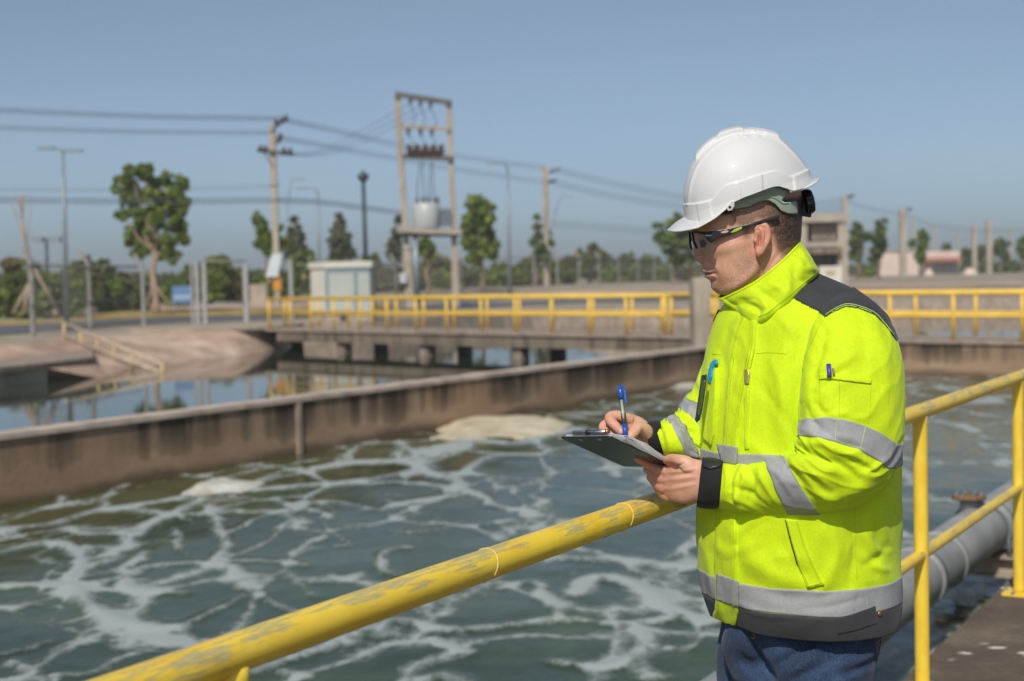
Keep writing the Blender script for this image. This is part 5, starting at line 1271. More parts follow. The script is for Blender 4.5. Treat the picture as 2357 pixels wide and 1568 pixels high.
def skin_mat():
    t = NT('skin'); c = t.coord(); at = lambda n_: t.node('ShaderNodeAttribute', attribute_name=n_).outputs['Fac']
    n = t.noise(c, 26, 6, 0.65); f = t.noise(c, 320, 3, 0.6)
    col = t.ramp(n, [(0.3, (0.58, 0.275, 0.18)), (0.5, (0.68, 0.37, 0.255)), (0.72, (0.75, 0.445, 0.32))])
    col = t.mix(t.math('MULTIPLY', at('red'), 0.75), col, (0.56, 0.20, 0.135))
    col = t.mix(at('lip'), col, (0.44, 0.17, 0.145))
    hs = t.noise(t.coord((1, 1, 0.35)), 620, 2, 0.6)
    beard = t.math('MULTIPLY', at('beard'), t.ramp(hs, [(0.40, 0.10), (0.58, 1.0)]), True)
    col = t.mix(t.math('MULTIPLY', beard, 0.95), col, (0.12, 0.08, 0.06))
    hr = t.math('MULTIPLY', at('hair'), t.math('ADD', t.ramp(hs, [(0.30, 0.68), (0.55, 1.0)]), 0.0), True)
    col = t.mix(hr, col, (0.022, 0.017, 0.014))
    col = t.mix(at('nail'), col, (0.66, 0.40, 0.33))
    t.set(Base_Color=col, Roughness=0.48, Normal=t.bump(t.math('ADD', f, t.math('MULTIPLY', n, 0.6)), 0.3, 0.002))
    t.b.inputs['Subsurface Weight'].default_value = 0.12; t.b.inputs['Subsurface Radius'].default_value = (0.008, 0.003, 0.0015); t.b.inputs['Subsurface Scale'].default_value = 0.6
    t.b.inputs['Specular IOR Level'].default_value = 0.4
    return t.m
M_SKIN = skin_mat()

man = thing('person', (M(1845, 1400, 0)[0], YM, 0.0), 'man in hi-vis yellow jacket and jeans writing on a clipboard at the railing', 'person')

# ------------------------------------------------------------------ jacket body
YAW = math.radians(30)
rows = [  # picture row, left, right, half breadth across the shoulders
 (632, 1726, 1880, .06), (648, 1714, 1922, .085), (665, 1700, 1952, .115), (688, 1684, 1982, .145), (712, 1668, 2008, .165), (740, 1654, 2028, .182), (775, 1642, 2030, .195), (830, 1629, 2044, .205), (900, 1620, 2055, .208), (1000, 1613, 2058, .208),
 (1090, 1612, 2059, .206), (1180, 1615, 2056, .205), (1260, 1618, 2052, .205), (1320, 1621, 2050, .206), (1370, 1630, 2050, .206), (1410, 1640, 2047, .204), (1432, 1648, 2040, .200)]
RW = cr(np.array(rows, float), 230)
def torso_ring(row, m):
    y, xl, xr, b = row
    A, B = M(xl, y), M(xr, y); C = (A + B) / 2; C[2] = A[2] * .5 + B[2] * .5
    W = np.linalg.norm((B - A)[:2]) / 2; cs, sn = math.cos(YAW), math.sin(YAW)
    a = math.sqrt(max(1e-5, W ** 2 - (b * sn) ** 2)) / cs
    t = np.arange(m) * 2 * np.pi / m; pw = 2 / 2.25
    cc, ss = np.sign(np.cos(t)) * np.abs(np.cos(t)) ** pw, np.sign(np.sin(t)) * np.abs(np.sin(t)) ** pw
    fwd = np.array([-cs, -sn, 0]); side = np.array([sn, -cs, 0])        # fwd: where the chest points; side: towards his left arm (near)
    return C + np.outer(a * cc, fwd) + np.outer(b * ss, side)            # t=0 chest, .25 near flank, .5 back, .75 far flank
m_t = 260
V = np.stack([torso_ring(r, m_t) for r in RW])
_t = np.arange(m_t) * 2 * np.pi / m_t; _lift = 0.017 * np.exp(-((np.minimum(_t, 2 * np.pi - _t)) / 0.95) ** 2) + 0.007 * np.exp(-((_t - np.pi / 2) / 0.8) ** 2)
V[:, :, 2] += sstep(1180, 1400, RW[:, 0])[:, None] * _lift[None, :]
torso = Loft(V, len(RW), m_t)
def vrow(y):                                      # row parameter at picture height y on the silhouette
    return float(np.interp(y, RW[:, 0], np.linspace(0, 1, len(RW))))
folds_t = [  # soft folds of the jacket front, flank and waist
 ([(1742,742),(1736,800),(1728,880),(1715,960),(1700,1060)], 9, 3.5), ([(1700,735),(1686,800),(1680,880),(1678,980)], 10, 2.2), ([(1762,760),(1758,860),(1766,960),(1775,1040)], 15, -2.5), ([(1810,780),(1800,880),(1812,990),(1822,1060)], 18, 3.0),
 ([(1845,760),(1836,850),(1834,950),(1840,1020)], 10, -4.0), ([(1660,770),(1652,860),(1645,960),(1640,1040)], 12, 2.5), ([(1640,880),(1636,980),(1632,1060)], 9, -2.0), ([(1780,700),(1800,735),(1830,770)], 12, 3), ([(1850,800),(1830,880),(1846,950)], 9, 3.0),
 ([(1720,1010),(1760,1050),(1800,1060)], 12, 3), ([(1740,880),(1790,940),(1850,1010)], 10, -2), ([(1775,830),(1800,900),(1790,990)], 10, 2.2),
 ([(1640,1190),(1632,1260),(1640,1330),(1660,1400)], 12, 3), ([(1700,1230),(1740,1290),(1800,1330),(1850,1345)], 18, 3.5), ([(1720,1330),(1790,1370),(1880,1375),(1960,1345)], 16, -3.0), ([(1900,1220),(1925,1270),(1905,1330),(1890,1360)], 14, 4), ([(1960,1190),(1968,1260),(1950,1330)], 13, -3.5),
 ([(2000,1180),(1995,1240),(2020,1300),(2040,1330)], 12, 4), ([(2040,1260),(2020,1280),(1990,1300)], 10, -4), ([(2030,1130),(2025,1200),(2045,1250)], 9, 3), ([(1690,1280),(1700,1340),(1690,1400)], 9, 2.5), ([(1800,1250),(1830,1300),(1860,1330)], 12, -2.5),
 ([(1650,1250),(1690,1270),(1740,1250)], 11, 2.5), ([(1760,1200),(1720,1230),(1690,1290)], 10, -2.0),
 ([(1985,1230),(2010,1265),(2046,1270)], 8, 3.5), ([(1975,1270),(2005,1300),(2044,1312)], 8, 3.0), ([(1700,1385),(1760,1410),(1830,1420)], 8, 2.2), ([(1850,1400),(1910,1395),(1980,1375)], 9, -2.2), ([(1690,760),(1710,780),(1730,830)], 8, 2.0), ([(1655,800),(1668,850),(1660,900)], 8, -2.0),
]
torso.V = sculpt(torso.V, torso.F, folds_t)
p3 = torso.V; torso.refresh()
torso.V = p3 + torso.N * (0.0042 * noise3(p3 * np.array([11, 11, 5])) + 0.0020 * noise3(p3 * np.array([27, 27, 13]) + 4))[:, None] * 1.0
torso.refresh()
def ridges(p, seed): return np.clip(1 - 3.2 * np.abs(noise3(p + seed)), 0, 1) ** 1.5
_q = proj(torso.V); _low = sstep(1130, 1230, _q[:, 1]); _up = sstep(980, 880, _q[:, 1])
torso.V = torso.V + torso.N * (0.0048 * ridges(torso.V * np.array([7, 7, 6]), 3.0) * (0.25 + 0.75 * _low) - 0.0036 * ridges(torso.V * np.array([9, 9, 3.2]), 21.0) * (0.3 + 0.7 * _up))[:, None]
torso.refresh()
jk = obj('jacket', torso.V, torso.F, M_HIVIS, man, True)
JB = bvh_of((torso.V, torso.F))

# ------------------------------------------------------------------ sleeves
near_rings = [
 ((1905,690),(1962,664),-.10,.03), ((1884,708),(2000,690),-.125,.06), ((1866,750),(2038,728),-.15,.078), ((1853,830),(2073,800),-.175,.092), ((1845,900),(2083,890),-.19,.098), ((1842,970),(2079,985),-.20,.098), ((1838,1018),(2066,1062),-.207,.096),
 ((1829,1040),(2040,1118),-.21,.09), ((1803,1049),(1982,1160),-.20,.083), ((1768,1060),(1894,1186),-.185,.076), ((1730,1070),(1806,1190),-.165,.070), ((1693,1072),(1722,1184),-.14,.065), ((1664,1064),(1656,1172),-.115,.060), ((1650,1061),(1645,1170),-.11,.058)]
nsl = ring_loft(near_rings, 250, 220)
folds_n = [
 ([(1838,1040),(1880,1050),(1930,1072),(1975,1100)], 11, -5.5), ([(1850,1020),(1900,1022),(1960,1045),(2010,1075)], 10, 5), ([(1830,1055),(1870,1085),(1910,1120)], 10, 5.0), ([(1795,1058),(1830,1095),(1860,1140)], 8, -4.5), ([(1812,1050),(1850,1090),(1885,1135),(1930,1150)], 8, 3.5),
 ([(1845,985),(1890,1005),(1950,1010)], 10, 3.0), ([(1862,960),(1852,1000),(1835,1035)], 9, 4.0), ([(1852,930),(1868,965),(1890,985)], 8, -3.5),
 ([(1880,760),(1860,830),(1856,900),(1850,950)], 12, 4.0), ([(1900,770),(1880,840),(1872,900)], 10, -3.5), ([(1930,770),(1945,830),(1935,880)], 16, 2.5), ([(1985,735),(1990,800),(1985,870)], 18, -2.0), ([(2030,780),(2040,850),(2040,930)], 16, 2.0),
 ([(1900,880),(1930,840),(1965,820)], 10, 3.0), ([(1885,910),(1915,870),(1950,850)], 8, -2.5), ([(1868,870),(1890,850),(1925,832)], 8, 2.5),
 ([(2000,1100),(1960,1130),(1900,1150)], 14, 3.0), ([(2040,1040),(2020,1090),(1980,1130)], 14, 2.5), ([(1960,1060),(2010,1085)], 8, -3.0),
 ([(1700,1072),(1712,1100),(1700,1140),(1705,1175)], 7, 3.8), ([(1722,1072),(1735,1110),(1728,1150)], 7, -3.5), ([(1745,1068),(1752,1100),(1775,1140),(1800,1170)], 8, 3.0), ([(1690,1080),(1680,1110),(1685,1150)], 6, -3.0), ([(1668,1072),(1674,1100),(1668,1150)], 5, 3.0),
 ([(1700,1070),(1716,1078),(1735,1072)], 5, 4.0), ([(1690,1120),(1730,1140),(1770,1172)], 7, -3.0), ([(1684,1135),(1720,1160),(1760,1182)], 6, 3.0), ([(1770,1075),(1800,1100),(1830,1150)], 8, 2.5),
 ([(1900,945),(1920,955),(1950,950)], 8, 2.0), ([(1880,930),(1895,948),(1915,950)], 7, -2.5), ([(1905,1000),(1950,1025),(1990,1030)], 8, -3.0),
]
nsl.V = sculpt(nsl.V, nsl.F, folds_n); nsl.refresh()
nsl.V = nsl.V + nsl.N * (0.0040 * noise3(nsl.V * np.array([12, 12, 7]) + 2) + 0.0020 * noise3(nsl.V * np.array([30, 30, 16]) + 8))[:, None]; nsl.refresh()
_v = np.repeat(np.linspace(0, 1, nsl.n), nsl.m); _t = np.tile(np.arange(nsl.m) / nsl.m, nsl.n)
_pc = np.stack([np.cos(2 * np.pi * _t) * 1.3, np.sin(2 * np.pi * _t) * 1.3, _v * 15], -1); _mk = 0.25 + 0.75 * np.exp(-((_v - 0.5) / 0.13) ** 2) + 0.9 * sstep(0.74, 0.90, _v)
_mk *= sstep(0.925, 0.85, _v)
nsl.V = nsl.V + nsl.N * (0.0062 * (ridges(_pc + np.stack([_v * 0, _v * 0, 2.2 * np.sin(2 * np.pi * _t)], -1), 5.0) - 0.3) * _mk)[:, None]; nsl.refresh()
NB = bvh_of((nsl.V, nsl.F))
far_rings = [((1655,715),(1720,700),.12,.03), ((1640,750),(1745,745),.16,.06), ((1624,815),(1755,830),.165,.085), ((1600,885),(1748,925),.14,.088), ((1574,925),(1730,1005),.10,.082), ((1560,950),(1690,1060),.06,.075), ((1540,962),(1630,1064),.03,.066), ((1517,970),(1568,1060),.005,.058), ((1505,971),(1530,1052),-.01,.052)]
fsl = ring_loft(far_rings, 130, 120)
fsl.V = sculpt(fsl.V, fsl.F, [([(1570,960),(1590,1000),(1600,1040)], 8, -4), ([(1545,975),(1560,1010),(1575,1050)], 7, 3.5), ([(1530,980),(1540,1015),(1548,1050)], 6, -3.5), ([(1590,900),(1600,930),(1625,960)], 8, -3), ([(1575,930),(1600,950),(1630,990)], 7, 4), ([(1610,850),(1615,890),(1630,930)], 8, 3), ([(1518,985),(1526,1015),(1530,1045)], 5, 3)]); fsl.refresh()
fsl.V = fsl.V + fsl.N * (0.003 * noise3(fsl.V * 18))[:, None]; fsl.refresh()
_v = np.repeat(np.linspace(0, 1, fsl.n), fsl.m); _t = np.tile(np.arange(fsl.m) / fsl.m, fsl.n)
fsl.V = fsl.V + fsl.N * (0.006 * (ridges(np.stack([np.cos(2 * np.pi * _t) * 1.3, np.sin(2 * np.pi * _t) * 1.3, _v * 13 + 1.5 * np.sin(2 * np.pi * _t)], -1), 9.0) - 0.3) * (0.4 + sstep(0.3, 0.6, _v)) * sstep(0.86, 0.76, _v))[:, None]; fsl.refresh()
s1 = obj('sleeve', nsl.V, nsl.F, M_HIVIS, jk, True); s2 = obj('sleeve', fsl.V, fsl.F, M_HIVIS, jk, True)
ALLB = bvh_of((torso.V, torso.F), (nsl.V, nsl.F), (fsl.V, fsl.F))

# cuffs
def cuff(rings, nm='cuff'):
    l = ring_loft(rings, 24, 90, 2.3); l.refresh()
    l.V = l.V + l.N * (0.0012 * noise3(l.V * 40))[:, None]; l.refresh()
    inner = l.V.reshape(24, 90, 3) * 1.0; c = inner.mean(1, keepdims=True); inn = c + (inner - c) * 0.93
    V = np.concatenate([l.V, inn[::-1].reshape(-1, 3)]); F = np.concatenate([l.F, l.F[:, ::1] + 24 * 90])
    f2 = [(23 * 90 + k, 23 * 90 + (k + 1) % 90, 24 * 90 + (k + 1) % 90, 24 * 90 + k) for k in range(90)]
    return obj(nm, V, [tuple(f) for f in F] + f2, M_BLACKC, jk, True), l
c1, cl1 = cuff([((1664,1060),(1655,1170),-.112,.064), ((1650,1056),(1640,1172),-.108,.066), ((1632,1053),(1620,1171),-.10,.066), ((1616,1053),(1603,1167),-.092,.063)])
c2, cl2 = cuff([((1520,968),(1533,1049),-.006,.050), ((1505,968),(1520,1048),-.012,.050), ((1492,971),(1506,1046),-.016,.047), ((1484,974),(1496,1043),-.018,.044)])
CB = bvh_of((cl1.V, cl1.F))
drape('cuff_tab', [(1617,1063),(1640,1058),(1660,1063),(1664,1070),(1650,1078),(1634,1081),(1618,1074)], CB, 0.004, 0.004, M_BLACKM, jk)

# ------------------------------------------------------------------ reflective tape and hem
vh0, vh1 = vrow(1318), vrow(1377)
dip = lambda t, k: 0.006 * np.sin(2 * np.pi * t * 5 + k) * 0.35
torso.band('reflective_tape', lambda t: vh0 + dip(t, 0), lambda t: vh1 + dip(t, 1), M_REFL, jk, 0.0018, 0.003, 14)
torso.band('reflective_tape', lambda t: vrow(1022) + dip(t, 2), lambda t: vrow(1063) + dip(t, 3), M_REFL, jk, 0.0018, 0.003, 12)
torso.band('hem_band', lambda t: vh1 + 0.002 + dip(t, 1), lambda t: 1.0 + 0 * t, M_CHAR, jk, 0.0024, 0.012, 14)
# upper arm tape and forearm tape of the near sleeve, found from picture rows on the near side
def v_of(loft, px, py):
    q = proj(loft.V); f = facing(loft.V, loft.N) > 0.1; d = np.hypot(q[:, 0] - px, q[:, 1] - py); d[~f] = 1e9; i = int(np.argmin(d)); return (i // loft.m) / (loft.n - 1), (i % loft.m) / loft.m
def tape(loft, upper, lower, k=14, off=0.0018):
    """upper / lower: picture points along the two edges of the tape on the side in view; carried round the back by smooth closing"""
    def fit(pts):
        vt = sorted((v_of(loft, *p)[::-1] for p in pts)); t = np.array([a for a, _ in vt]); v = np.array([b for _, b in vt])
        tt = np.concatenate([t - 1, t, t + 1]); vv = np.concatenate([v, v, v])
        return lambda x: np.interp(np.asarray(x) % 1, tt, vv)
    return loft.band('reflective_tape', fit(upper), fit(lower), M_REFL, jk, off, 0.003, k)
tape(nsl, [(1878,963),(1905,960),(1945,966),(1990,981),(2030,1001),(2062,1022)], [(1862,1004),(1885,1008),(1930,1019),(1975,1034),(2020,1060),(2042,1078)])
tape(nsl, [(1764,1066),(1772,1092),(1787,1130),(1803,1162),(1812,1180)], [(1806,1052),(1822,1084),(1845,1125),(1868,1160),(1880,1178)])
tape(fsl, [(1572,915),(1590,905),(1606,930),(1618,955)], [(1566,940),(1580,950),(1600,968),(1612,985)], 8)
tape(fsl, [(1530,965),(1545,975),(1560,1005),(1575,1050)], [(1556,960),(1580,985),(1597,1020),(1606,1055)], 8)

# ------------------------------------------------------------------ dark shoulder yoke (near and far) and collar
yoke = [(1883,618),(1914,637),(1958,659),(1998,692),(2031,725),(2053,755),(2068,784),(2062,786),(2039,754),(2013,726),(1976,711),(1947,707),(1921,718),(1899,733),(1884,719),(1848,702),(1818,683),(1848,653),(1872,632)]
def cut(loft, poly, off):
    q = proj(loft.V); ins = in_poly(q, poly); fm = ins[loft.F].all(1)
    F = loft.F[fm]; used = np.unique(F); mp = -np.ones(len(loft.V), int); mp[used] = np.arange(len(used))
    return (loft.V + loft.N * off)[used], mp[F]
big = [(1883,560),(1960,600),(2090,720),(2090,786),(2062,786),(2040,755),(2013,727),(1976,712),(1947,708),(1921,719),(1899,733),(1884,719),(1848,702),(1814,682),(1846,652)]
parts = [cut(nsl, big, 0.0022), cut(torso, big, 0.0022)]
V = np.concatenate([p[0] for p in parts]); F = np.concatenate([parts[0][1], parts[1][1] + len(parts[0][0])])
obj('shoulder_yoke', V, F, M_CHAR, jk, True)
obj('shoulder_yoke', *cut(fsl, [(1600,690),(1740,690),(1740,728),(1676,735),(1645,741),(1600,760)], 0.002), M_CHAR, jk, True)
YB = bvh_of((V, F))
for e in (-5.5, -1.5):
    drape_line('yoke_stitching', [(1900,731+e),(1921,717+e),(1947,706+e),(1976,710+e),(2012,725+e),(2038,752+e),(2058,778+e)], YB, 0.0008, M_THREADW, jk, 0.0008, 3.0)
drape_line('yoke_stitching', [(1824,684),(1850,697),(1882,712),(1897,726)], YB, 0.0006, M_BLACKM, jk, 0.0006, 3.0)

def closed(pts, m):
    p = np.array([M(x, y, d) for x, y, d in pts]); return cr(p, m, True)
top = [(1652,688,-.01),(1668,682,-.035),(1700,667,-.075),(1742,643,-.098),(1795,602,-.105),(1832,566,-.075),(1843,557,.0),(1830,570,.075),(1790,602,.115),(1738,642,.105),(1698,662,.075),(1664,678,.03)]
mid = [(1668,698,-.025),(1682,698,-.055),(1716,690,-.098),(1756,676,-.125),(1814,640,-.13),(1858,596,-.085),(1866,590,.0),(1850,604,.085),(1806,636,.13),(1752,672,.125),(1712,684,.085),(1680,692,.03)]
bot = [(1688,712,-.04),(1700,718,-.072),(1730,736,-.122),(1768,722,-.145),(1828,675,-.14),(1874,632,-.085),(1884,622,.0),(1868,636,.085),(1824,668,.135),(1770,706,.135),(1730,712,.10),(1700,712,.04)]
low = [(1692,722,-.035),(1704,732,-.065),(1732,752,-.112),(1770,740,-.135),(1826,692,-.13),(1870,645,-.08),(1880,636,.0),(1864,648,.08),(1820,684,.125),(1768,722,.125),(1730,728,.095),(1704,724,.04)]
mC = 220
K = [closed(a, mC) for a in (top, mid, bot, low)]
rowsC = cr(np.stack(K).reshape(4, -1), 60).reshape(60, mC, 3)
col = Loft(rowsC, 60, mC)
col.V = sculpt(col.V, col.F, [([(1690,700),(1720,700),(1745,715),(1740,735)], 8, -6), ([(1720,690),(1752,695),(1768,715),(1752,735)], 8, 5), ([(1700,690),(1735,690),(1760,700)], 6, -4), ([(1800,640),(1815,660),(1800,690)], 9, 4), ([(1825,620),(1835,640),(1860,650)], 8, -4.5), ([(1840,600),(1848,618),(1868,622)], 7, 4), ([(1760,670),(1790,660),(1820,650)], 9, 3), ([(1740,662),(1780,690),(1790,700)], 8, -2.5), ([(1668,690),(1690,708),(1700,715)], 6, -3), ([(1845,580),(1862,610),(1878,625)], 6, 3.0), ([(1770,650),(1800,670),(1812,690)], 8, 3)])
col.refresh(); col.V = col.V + col.N * (0.0022 * noise3(col.V * 30))[:, None]; col.refresh()
G3 = col.V.reshape(60, mC, 3); cen = G3.mean(1, keepdims=True); inn = G3 - col.GN * 0.005
rowsAll = np.concatenate([G3[::-1], inn], 0)
F = grid_faces(len(rowsAll), mC); N = vnormals(rowsAll.reshape(-1, 3), F)
if (N[:mC * 60] * col.GN[::-1].reshape(-1, 3)).sum() < 0: F = F[:, ::-1]
obj('collar', rowsAll.reshape(-1, 3), F, M_HIVIS, jk, True)
KB = bvh_of((col.V, col.F))
drape_line('collar_stitching', [(1662,690),(1702,671),(1744,648),(1797,607),(1838,566)], KB, 0.0007, M_HIVISD, jk, 0.0006, 3.0)
drape_line('collar_stitching', [(1746,730),(1770,718),(1828,671),(1872,632)], KB, 0.0007, M_HIVISD, jk, 0.0006, 3.0)

# ------------------------------------------------------------------ placket, pockets, zips, stitching
drape('front_flap', [(1712,728),(1742,742),(1738,800),(1725,860),(1712,930),(1699,1010),(1694,1100),(1696,1200),(1698,1300),(1700,1380),(1702,1405),(1694,1442),(1668,1436),(1640,1424),(1648,1402),(1650,1380),(1646,1300),(1650,1200),(1660,1100),(1668,1000),(1674,900),(1684,820),(1698,762)], JB, 0.0045, 0.006, M_HIVIS, jk, 5.0, wrinkle=0.0022)
FB = bvh_of((torso.V + torso.N * 0.0040, torso.F))
drape('reflective_tape', [(1650,1022),(1666,1024),(1698,1029),(1695,1070),(1661,1064)], FB, 0.0018, 0.002, M_REFL, jk)
drape('reflective_tape', [(1649,1320),(1680,1330),(1699,1337),(1700,1399),(1676,1390),(1650,1381)], FB, 0.0018, 0.002, M_REFL, jk)
for dx in (-8, -13): drape_line('flap_stitching', [(1742 + dx, 752), (1738 + dx, 800), (1725 + dx, 860), (1712 + dx, 930), (1699 + dx, 1010), (1694 + dx, 1100), (1696 + dx, 1200), (1698 + dx, 1300), (1700 + dx, 1400)], FB, 0.0006, M_HIVISD, jk, 0.0012, 3.0)
drape_line('flap_stitching', [(1690,822),(1680,900),(1674,1000),(1666,1100),(1656,1200),(1652,1300),(1655,1390)], FB, 0.0006, M_HIVISD, jk, 0.0012, 3.0)
drape_line('yoke_seam', [(1728,815),(1770,812),(1812,815)], JB, 0.0007, M_HIVISD, jk, 0.0004, 3.0)
drape_line('yoke_seam', [(1640,815),(1660,817)], JB, 0.0007, M_HIVISD, jk, 0.0004, 3.0)
drape_line('armhole_seam', [(1893,738),(1872,780),(1852,830),(1842,900),(1838,960),(1838,1010)], ALLB, 0.0007, M_HIVISD, jk, 0.0004, 3.0)
# near chest zip with its puller
drape('zip_tape', [(1718,848),(1728,848),(1726,920),(1722,1000),(1724,1034),(1715,1034),(1713,980),(1715,900)], JB, 0.0028, 0.003, M_HIVIS, jk, 4.0)
drape_line('zip_teeth', [(1722,860),(1720,940),(1718,1000),(1719,1030)], JB, 0.0009, simple('zip_teeth', (0.52, 0.62, 0.03), 0.4), jk, 0.0034, 3.0)
zp = drape('zip_puller', [(1718,852),(1726,850),(1727,864),(1725,884),(1719,886),(1717,868)], JB, 0.0062, 0.004, simple('zip_puller_metal', (0.5, 0.42, 0.10), 0.35, 0.5), jk, 3.0)
# chest pocket on the far half, with turquoise clip pen and badge holder
drape('chest_pocket', [(1630,846),(1654,848),(1652,900),(1646,1000),(1639,1026),(1633,1020),(1622,1010),(1620,950),(1624,890)], JB, 0.006, 0.007, M_HIVIS, jk, 4.0, wrinkle=0.001)
drape_line('pocket_stitching', [(1651,856),(1648,920),(1642,1000),(1637,1020)], JB, 0.0007, M_HIVISD, jk, 0.0064, 3.0)
# near waist pocket welt
drape('pocket_welt', [(1809,1196),(1836,1196),(1852,1250),(1872,1300),(1897,1345),(1858,1354),(1838,1300),(1822,1246)], JB, 0.0045, 0.005, M_HIVIS, jk, 4.0)
for q in ([(1812,1198),(1824,1246),(1841,1300),(1861,1350)], [(1834,1200),(1849,1250),(1869,1300),(1890,1342)], [(1858,1349),(1893,1341)]):
    drape_line('pocket_stitching', q, JB, 0.0007, M_HIVISD, jk, 0.0052, 3.0)
drape_line('pocket_opening', [(1808,1196),(1820,1246),(1836,1300)], JB, 0.0010, M_BLACKM, jk, 0.0018, 3.0)
drape_line('side_seam', [(1968,1165),(1968,1240),(1970,1300),(1972,1330)], JB, 0.0008, M_HIVISD, jk, 0.0004, 3.0)
# sleeve pocket
drape('sleeve_pocket', [(1886,862),(1912,860),(1945,866),(2005,874),(2004,884),(1944,877),(1910,872),(1887,874)], NB, 0.0028, 0.003, M_HIVIS, jk, 3.0)
for q in ([(1887,876),(1888,920),(1892,945)], [(2004,886),(2002,940),(1998,975)], [(1932,866),(1932,955)], [(1887,874),(1944,878),(2004,885)]):
    drape_line('pocket_stitching', q, NB, 0.0006, M_HIVISD, jk, 0.0005, 3.0)
for q in ([(1875,963),(1866,1000)], [(1927,964),(1922,1015)], [(1991,983),(1980,1034)]): drape_line('tape_stitching', q, NB, 0.0006, M_THREADW, jk, 0.0022, 3.0)
# hem tab with a brass snap
HB = bvh_of((torso.V + torso.N * 0.0024, torso.F))
drape('hem_tab', [(1922,1424),(1962,1414),(2015,1395),(2018,1436),(1970,1452),(1928,1461)], HB, 0.0010, 0.001, M_CHAR, jk, 4.0)
d = rays(2025, 1413); hh = HB.ray_cast(EYE, Vector(d / np.linalg.norm(d)), 10)
if hh[0] is not None: MB().lathe(np.array(hh[0]), [(0.0065, 0), (0.0062, 0.002), (0.002, 0.003)], 14, tuple(hh[1])).build('snap_button', M_BRASS, jk, True)

# ------------------------------------------------------------------ jeans and shoes
def leg(rings, n=110, m=90): return ring_loft(rings, n, m, 2.2)
def zrow(z, px): return float(proj(np.array([[M(px, 1200)[0], YM, z]]))[0, 1])
hip = ring_loft([((1690,1385),(2020,1385),.0,.12), ((1670,1440),(2030,1440),.0,.14), ((1660,1485),(2026,1485),.0,.13), ((1672,1530),(2015,1530),.0,.10), ((1690,1570),(2000,1610),.0,.14)], 40, 100)
legn = ring_loft([((1740,1425),(2026,1420),-.060,.085), ((1752,1500),(2024,1490),-.080,.096), ((1784,1568),(2012,1568),-.092,.096), ((1790,1700),(1995,1700),-.09,.095), ((1805,1900),(1965,1900),-.09,.08), ((1812,2100),(1955,2100),-.08,.072), ((1815,2330),(1950,2330),-.07,.07)], 120, 90)
legf = ring_loft([((1660,1430),(1860,1440),.075,.085), ((1649,1500),(1850,1500),.095,.09), ((1650,1568),(1835,1568),.11,.09), ((1660,1700),(1830,1700),.09,.09), ((1680,1900),(1825,1900),.09,.078), ((1690,2080),(1825,2080),.09,.072), ((1695,2230),(1830,2230),.09,.07)], 120, 90)
jn_f = [([(1990,1440),(1960,1475),(1930,1480)], 9, 4), ([(1860,1462),(1840,1500),(1790,1530)], 10, -4), ([(1900,1470),(1860,1520),(1800,1560)], 11, 4), ([(1950,1490),(1900,1530),(1830,1560)], 9, -3), ([(2015,1500),(1980,1520),(1940,1530)], 7, 3.5), ([(2012,1520),(1970,1545),(1920,1560)], 7, -3), ([(1700,1470),(1720,1500),(1760,1520)], 9, 3), ([(2000,1545),(1960,1560),(1910,1575)], 7, 3), ([(1690,1520),(1710,1545),(1740,1565)], 8, 3)]
pv, pf2 = [], []
for l in (hip, legn, legf):
    l.V = sculpt(l.V, l.F, jn_f); l.refresh(); l.V = l.V + l.N * (0.0025 * noise3(l.V * 16))[:, None]; l.refresh()
def merged(name, lofts, mat, parent, voxel, extra=(), smooth_it=2, caps=True):
    V = []; F = []; n = 0
    for l in lofts:
        m = l.m; V.append(l.V); f = [tuple(int(i) + n for i in q) for q in l.F]
        ca, cb = list(range(n, n + m)), list(range(n + (l.n - 1) * m, n + l.n * m))
        # orient caps against the side faces
        e = {(f[0][0], f[0][1]), (f[0][1], f[0][2]), (f[0][2], f[0][3]), (f[0][3], f[0][0])}
        F += f + [tuple(ca[::-1]) if (ca[0], ca[1]) in e else tuple(ca), tuple(cb) if (ca[0], ca[1]) in e else tuple(cb[::-1])]; n += len(l.V)
    for v, f in extra: V.append(np.asarray(v)); F += [tuple(int(i) + n for i in q) for q in f]; n += len(v)
    me = bpy.data.meshes.new('tmp'); me.from_pydata([tuple(v) for v in np.concatenate(V)], [], F); me.update()
    o = bpy.data.objects.new('tmp', me); COL.objects.link(o)
    r = o.modifiers.new('r', 'REMESH'); r.mode = 'VOXEL'; r.voxel_size = voxel; r.adaptivity = 0
    if smooth_it: sm = o.modifiers.new('s', 'SMOOTH'); sm.factor = 0.5; sm.iterations = smooth_it
    dg = bpy.context.evaluated_depsgraph_get(); em = bpy.data.meshes.new_from_object(o.evaluated_get(dg))
    co = np.zeros(len(em.vertices) * 3, np.float32); em.vertices.foreach_get('co', co)
    lv = np.zeros(len(em.loops), np.int32); em.loops.foreach_get('vertex_index', lv)
    lt = np.zeros(len(em.polygons), np.int32); em.polygons.foreach_get('loop_total', lt)
    bpy.data.objects.remove(o); bpy.data.meshes.remove(em)
    assert (lt == 4).all(); return co.reshape(-1, 3).astype(float), lv.reshape(-1, 4)
V, F = merged('jeans', (hip, legn, legf), M_DENIM, man, 0.006)
V = sculpt(V, F, [([(1722,1458),(1742,1505),(1780,1568)], 9, -9)] + [(a, b, c * 0.6) for a, b, c in jn_f])
jn = obj('jeans', V, F, M_DENIM, man, True); JNB = bvh_of((V, F))
for q in ([(2010,1462),(2011,1485),(2020,1525)], [(2030,1452),(2026,1480),(2020,1525)]): drape_line('pocket_seam', q, JNB, 0.0008, M_DENIM, jn, 0.0008, 4)
for q in ([(2014,1482),(2026,1472),(2034,1462)], [(2015,1490),(2026,1481),(2033,1472)]): drape_line('pocket_stitching', q, JNB, 0.0008, M_STITCH, jn, 0.001, 3)
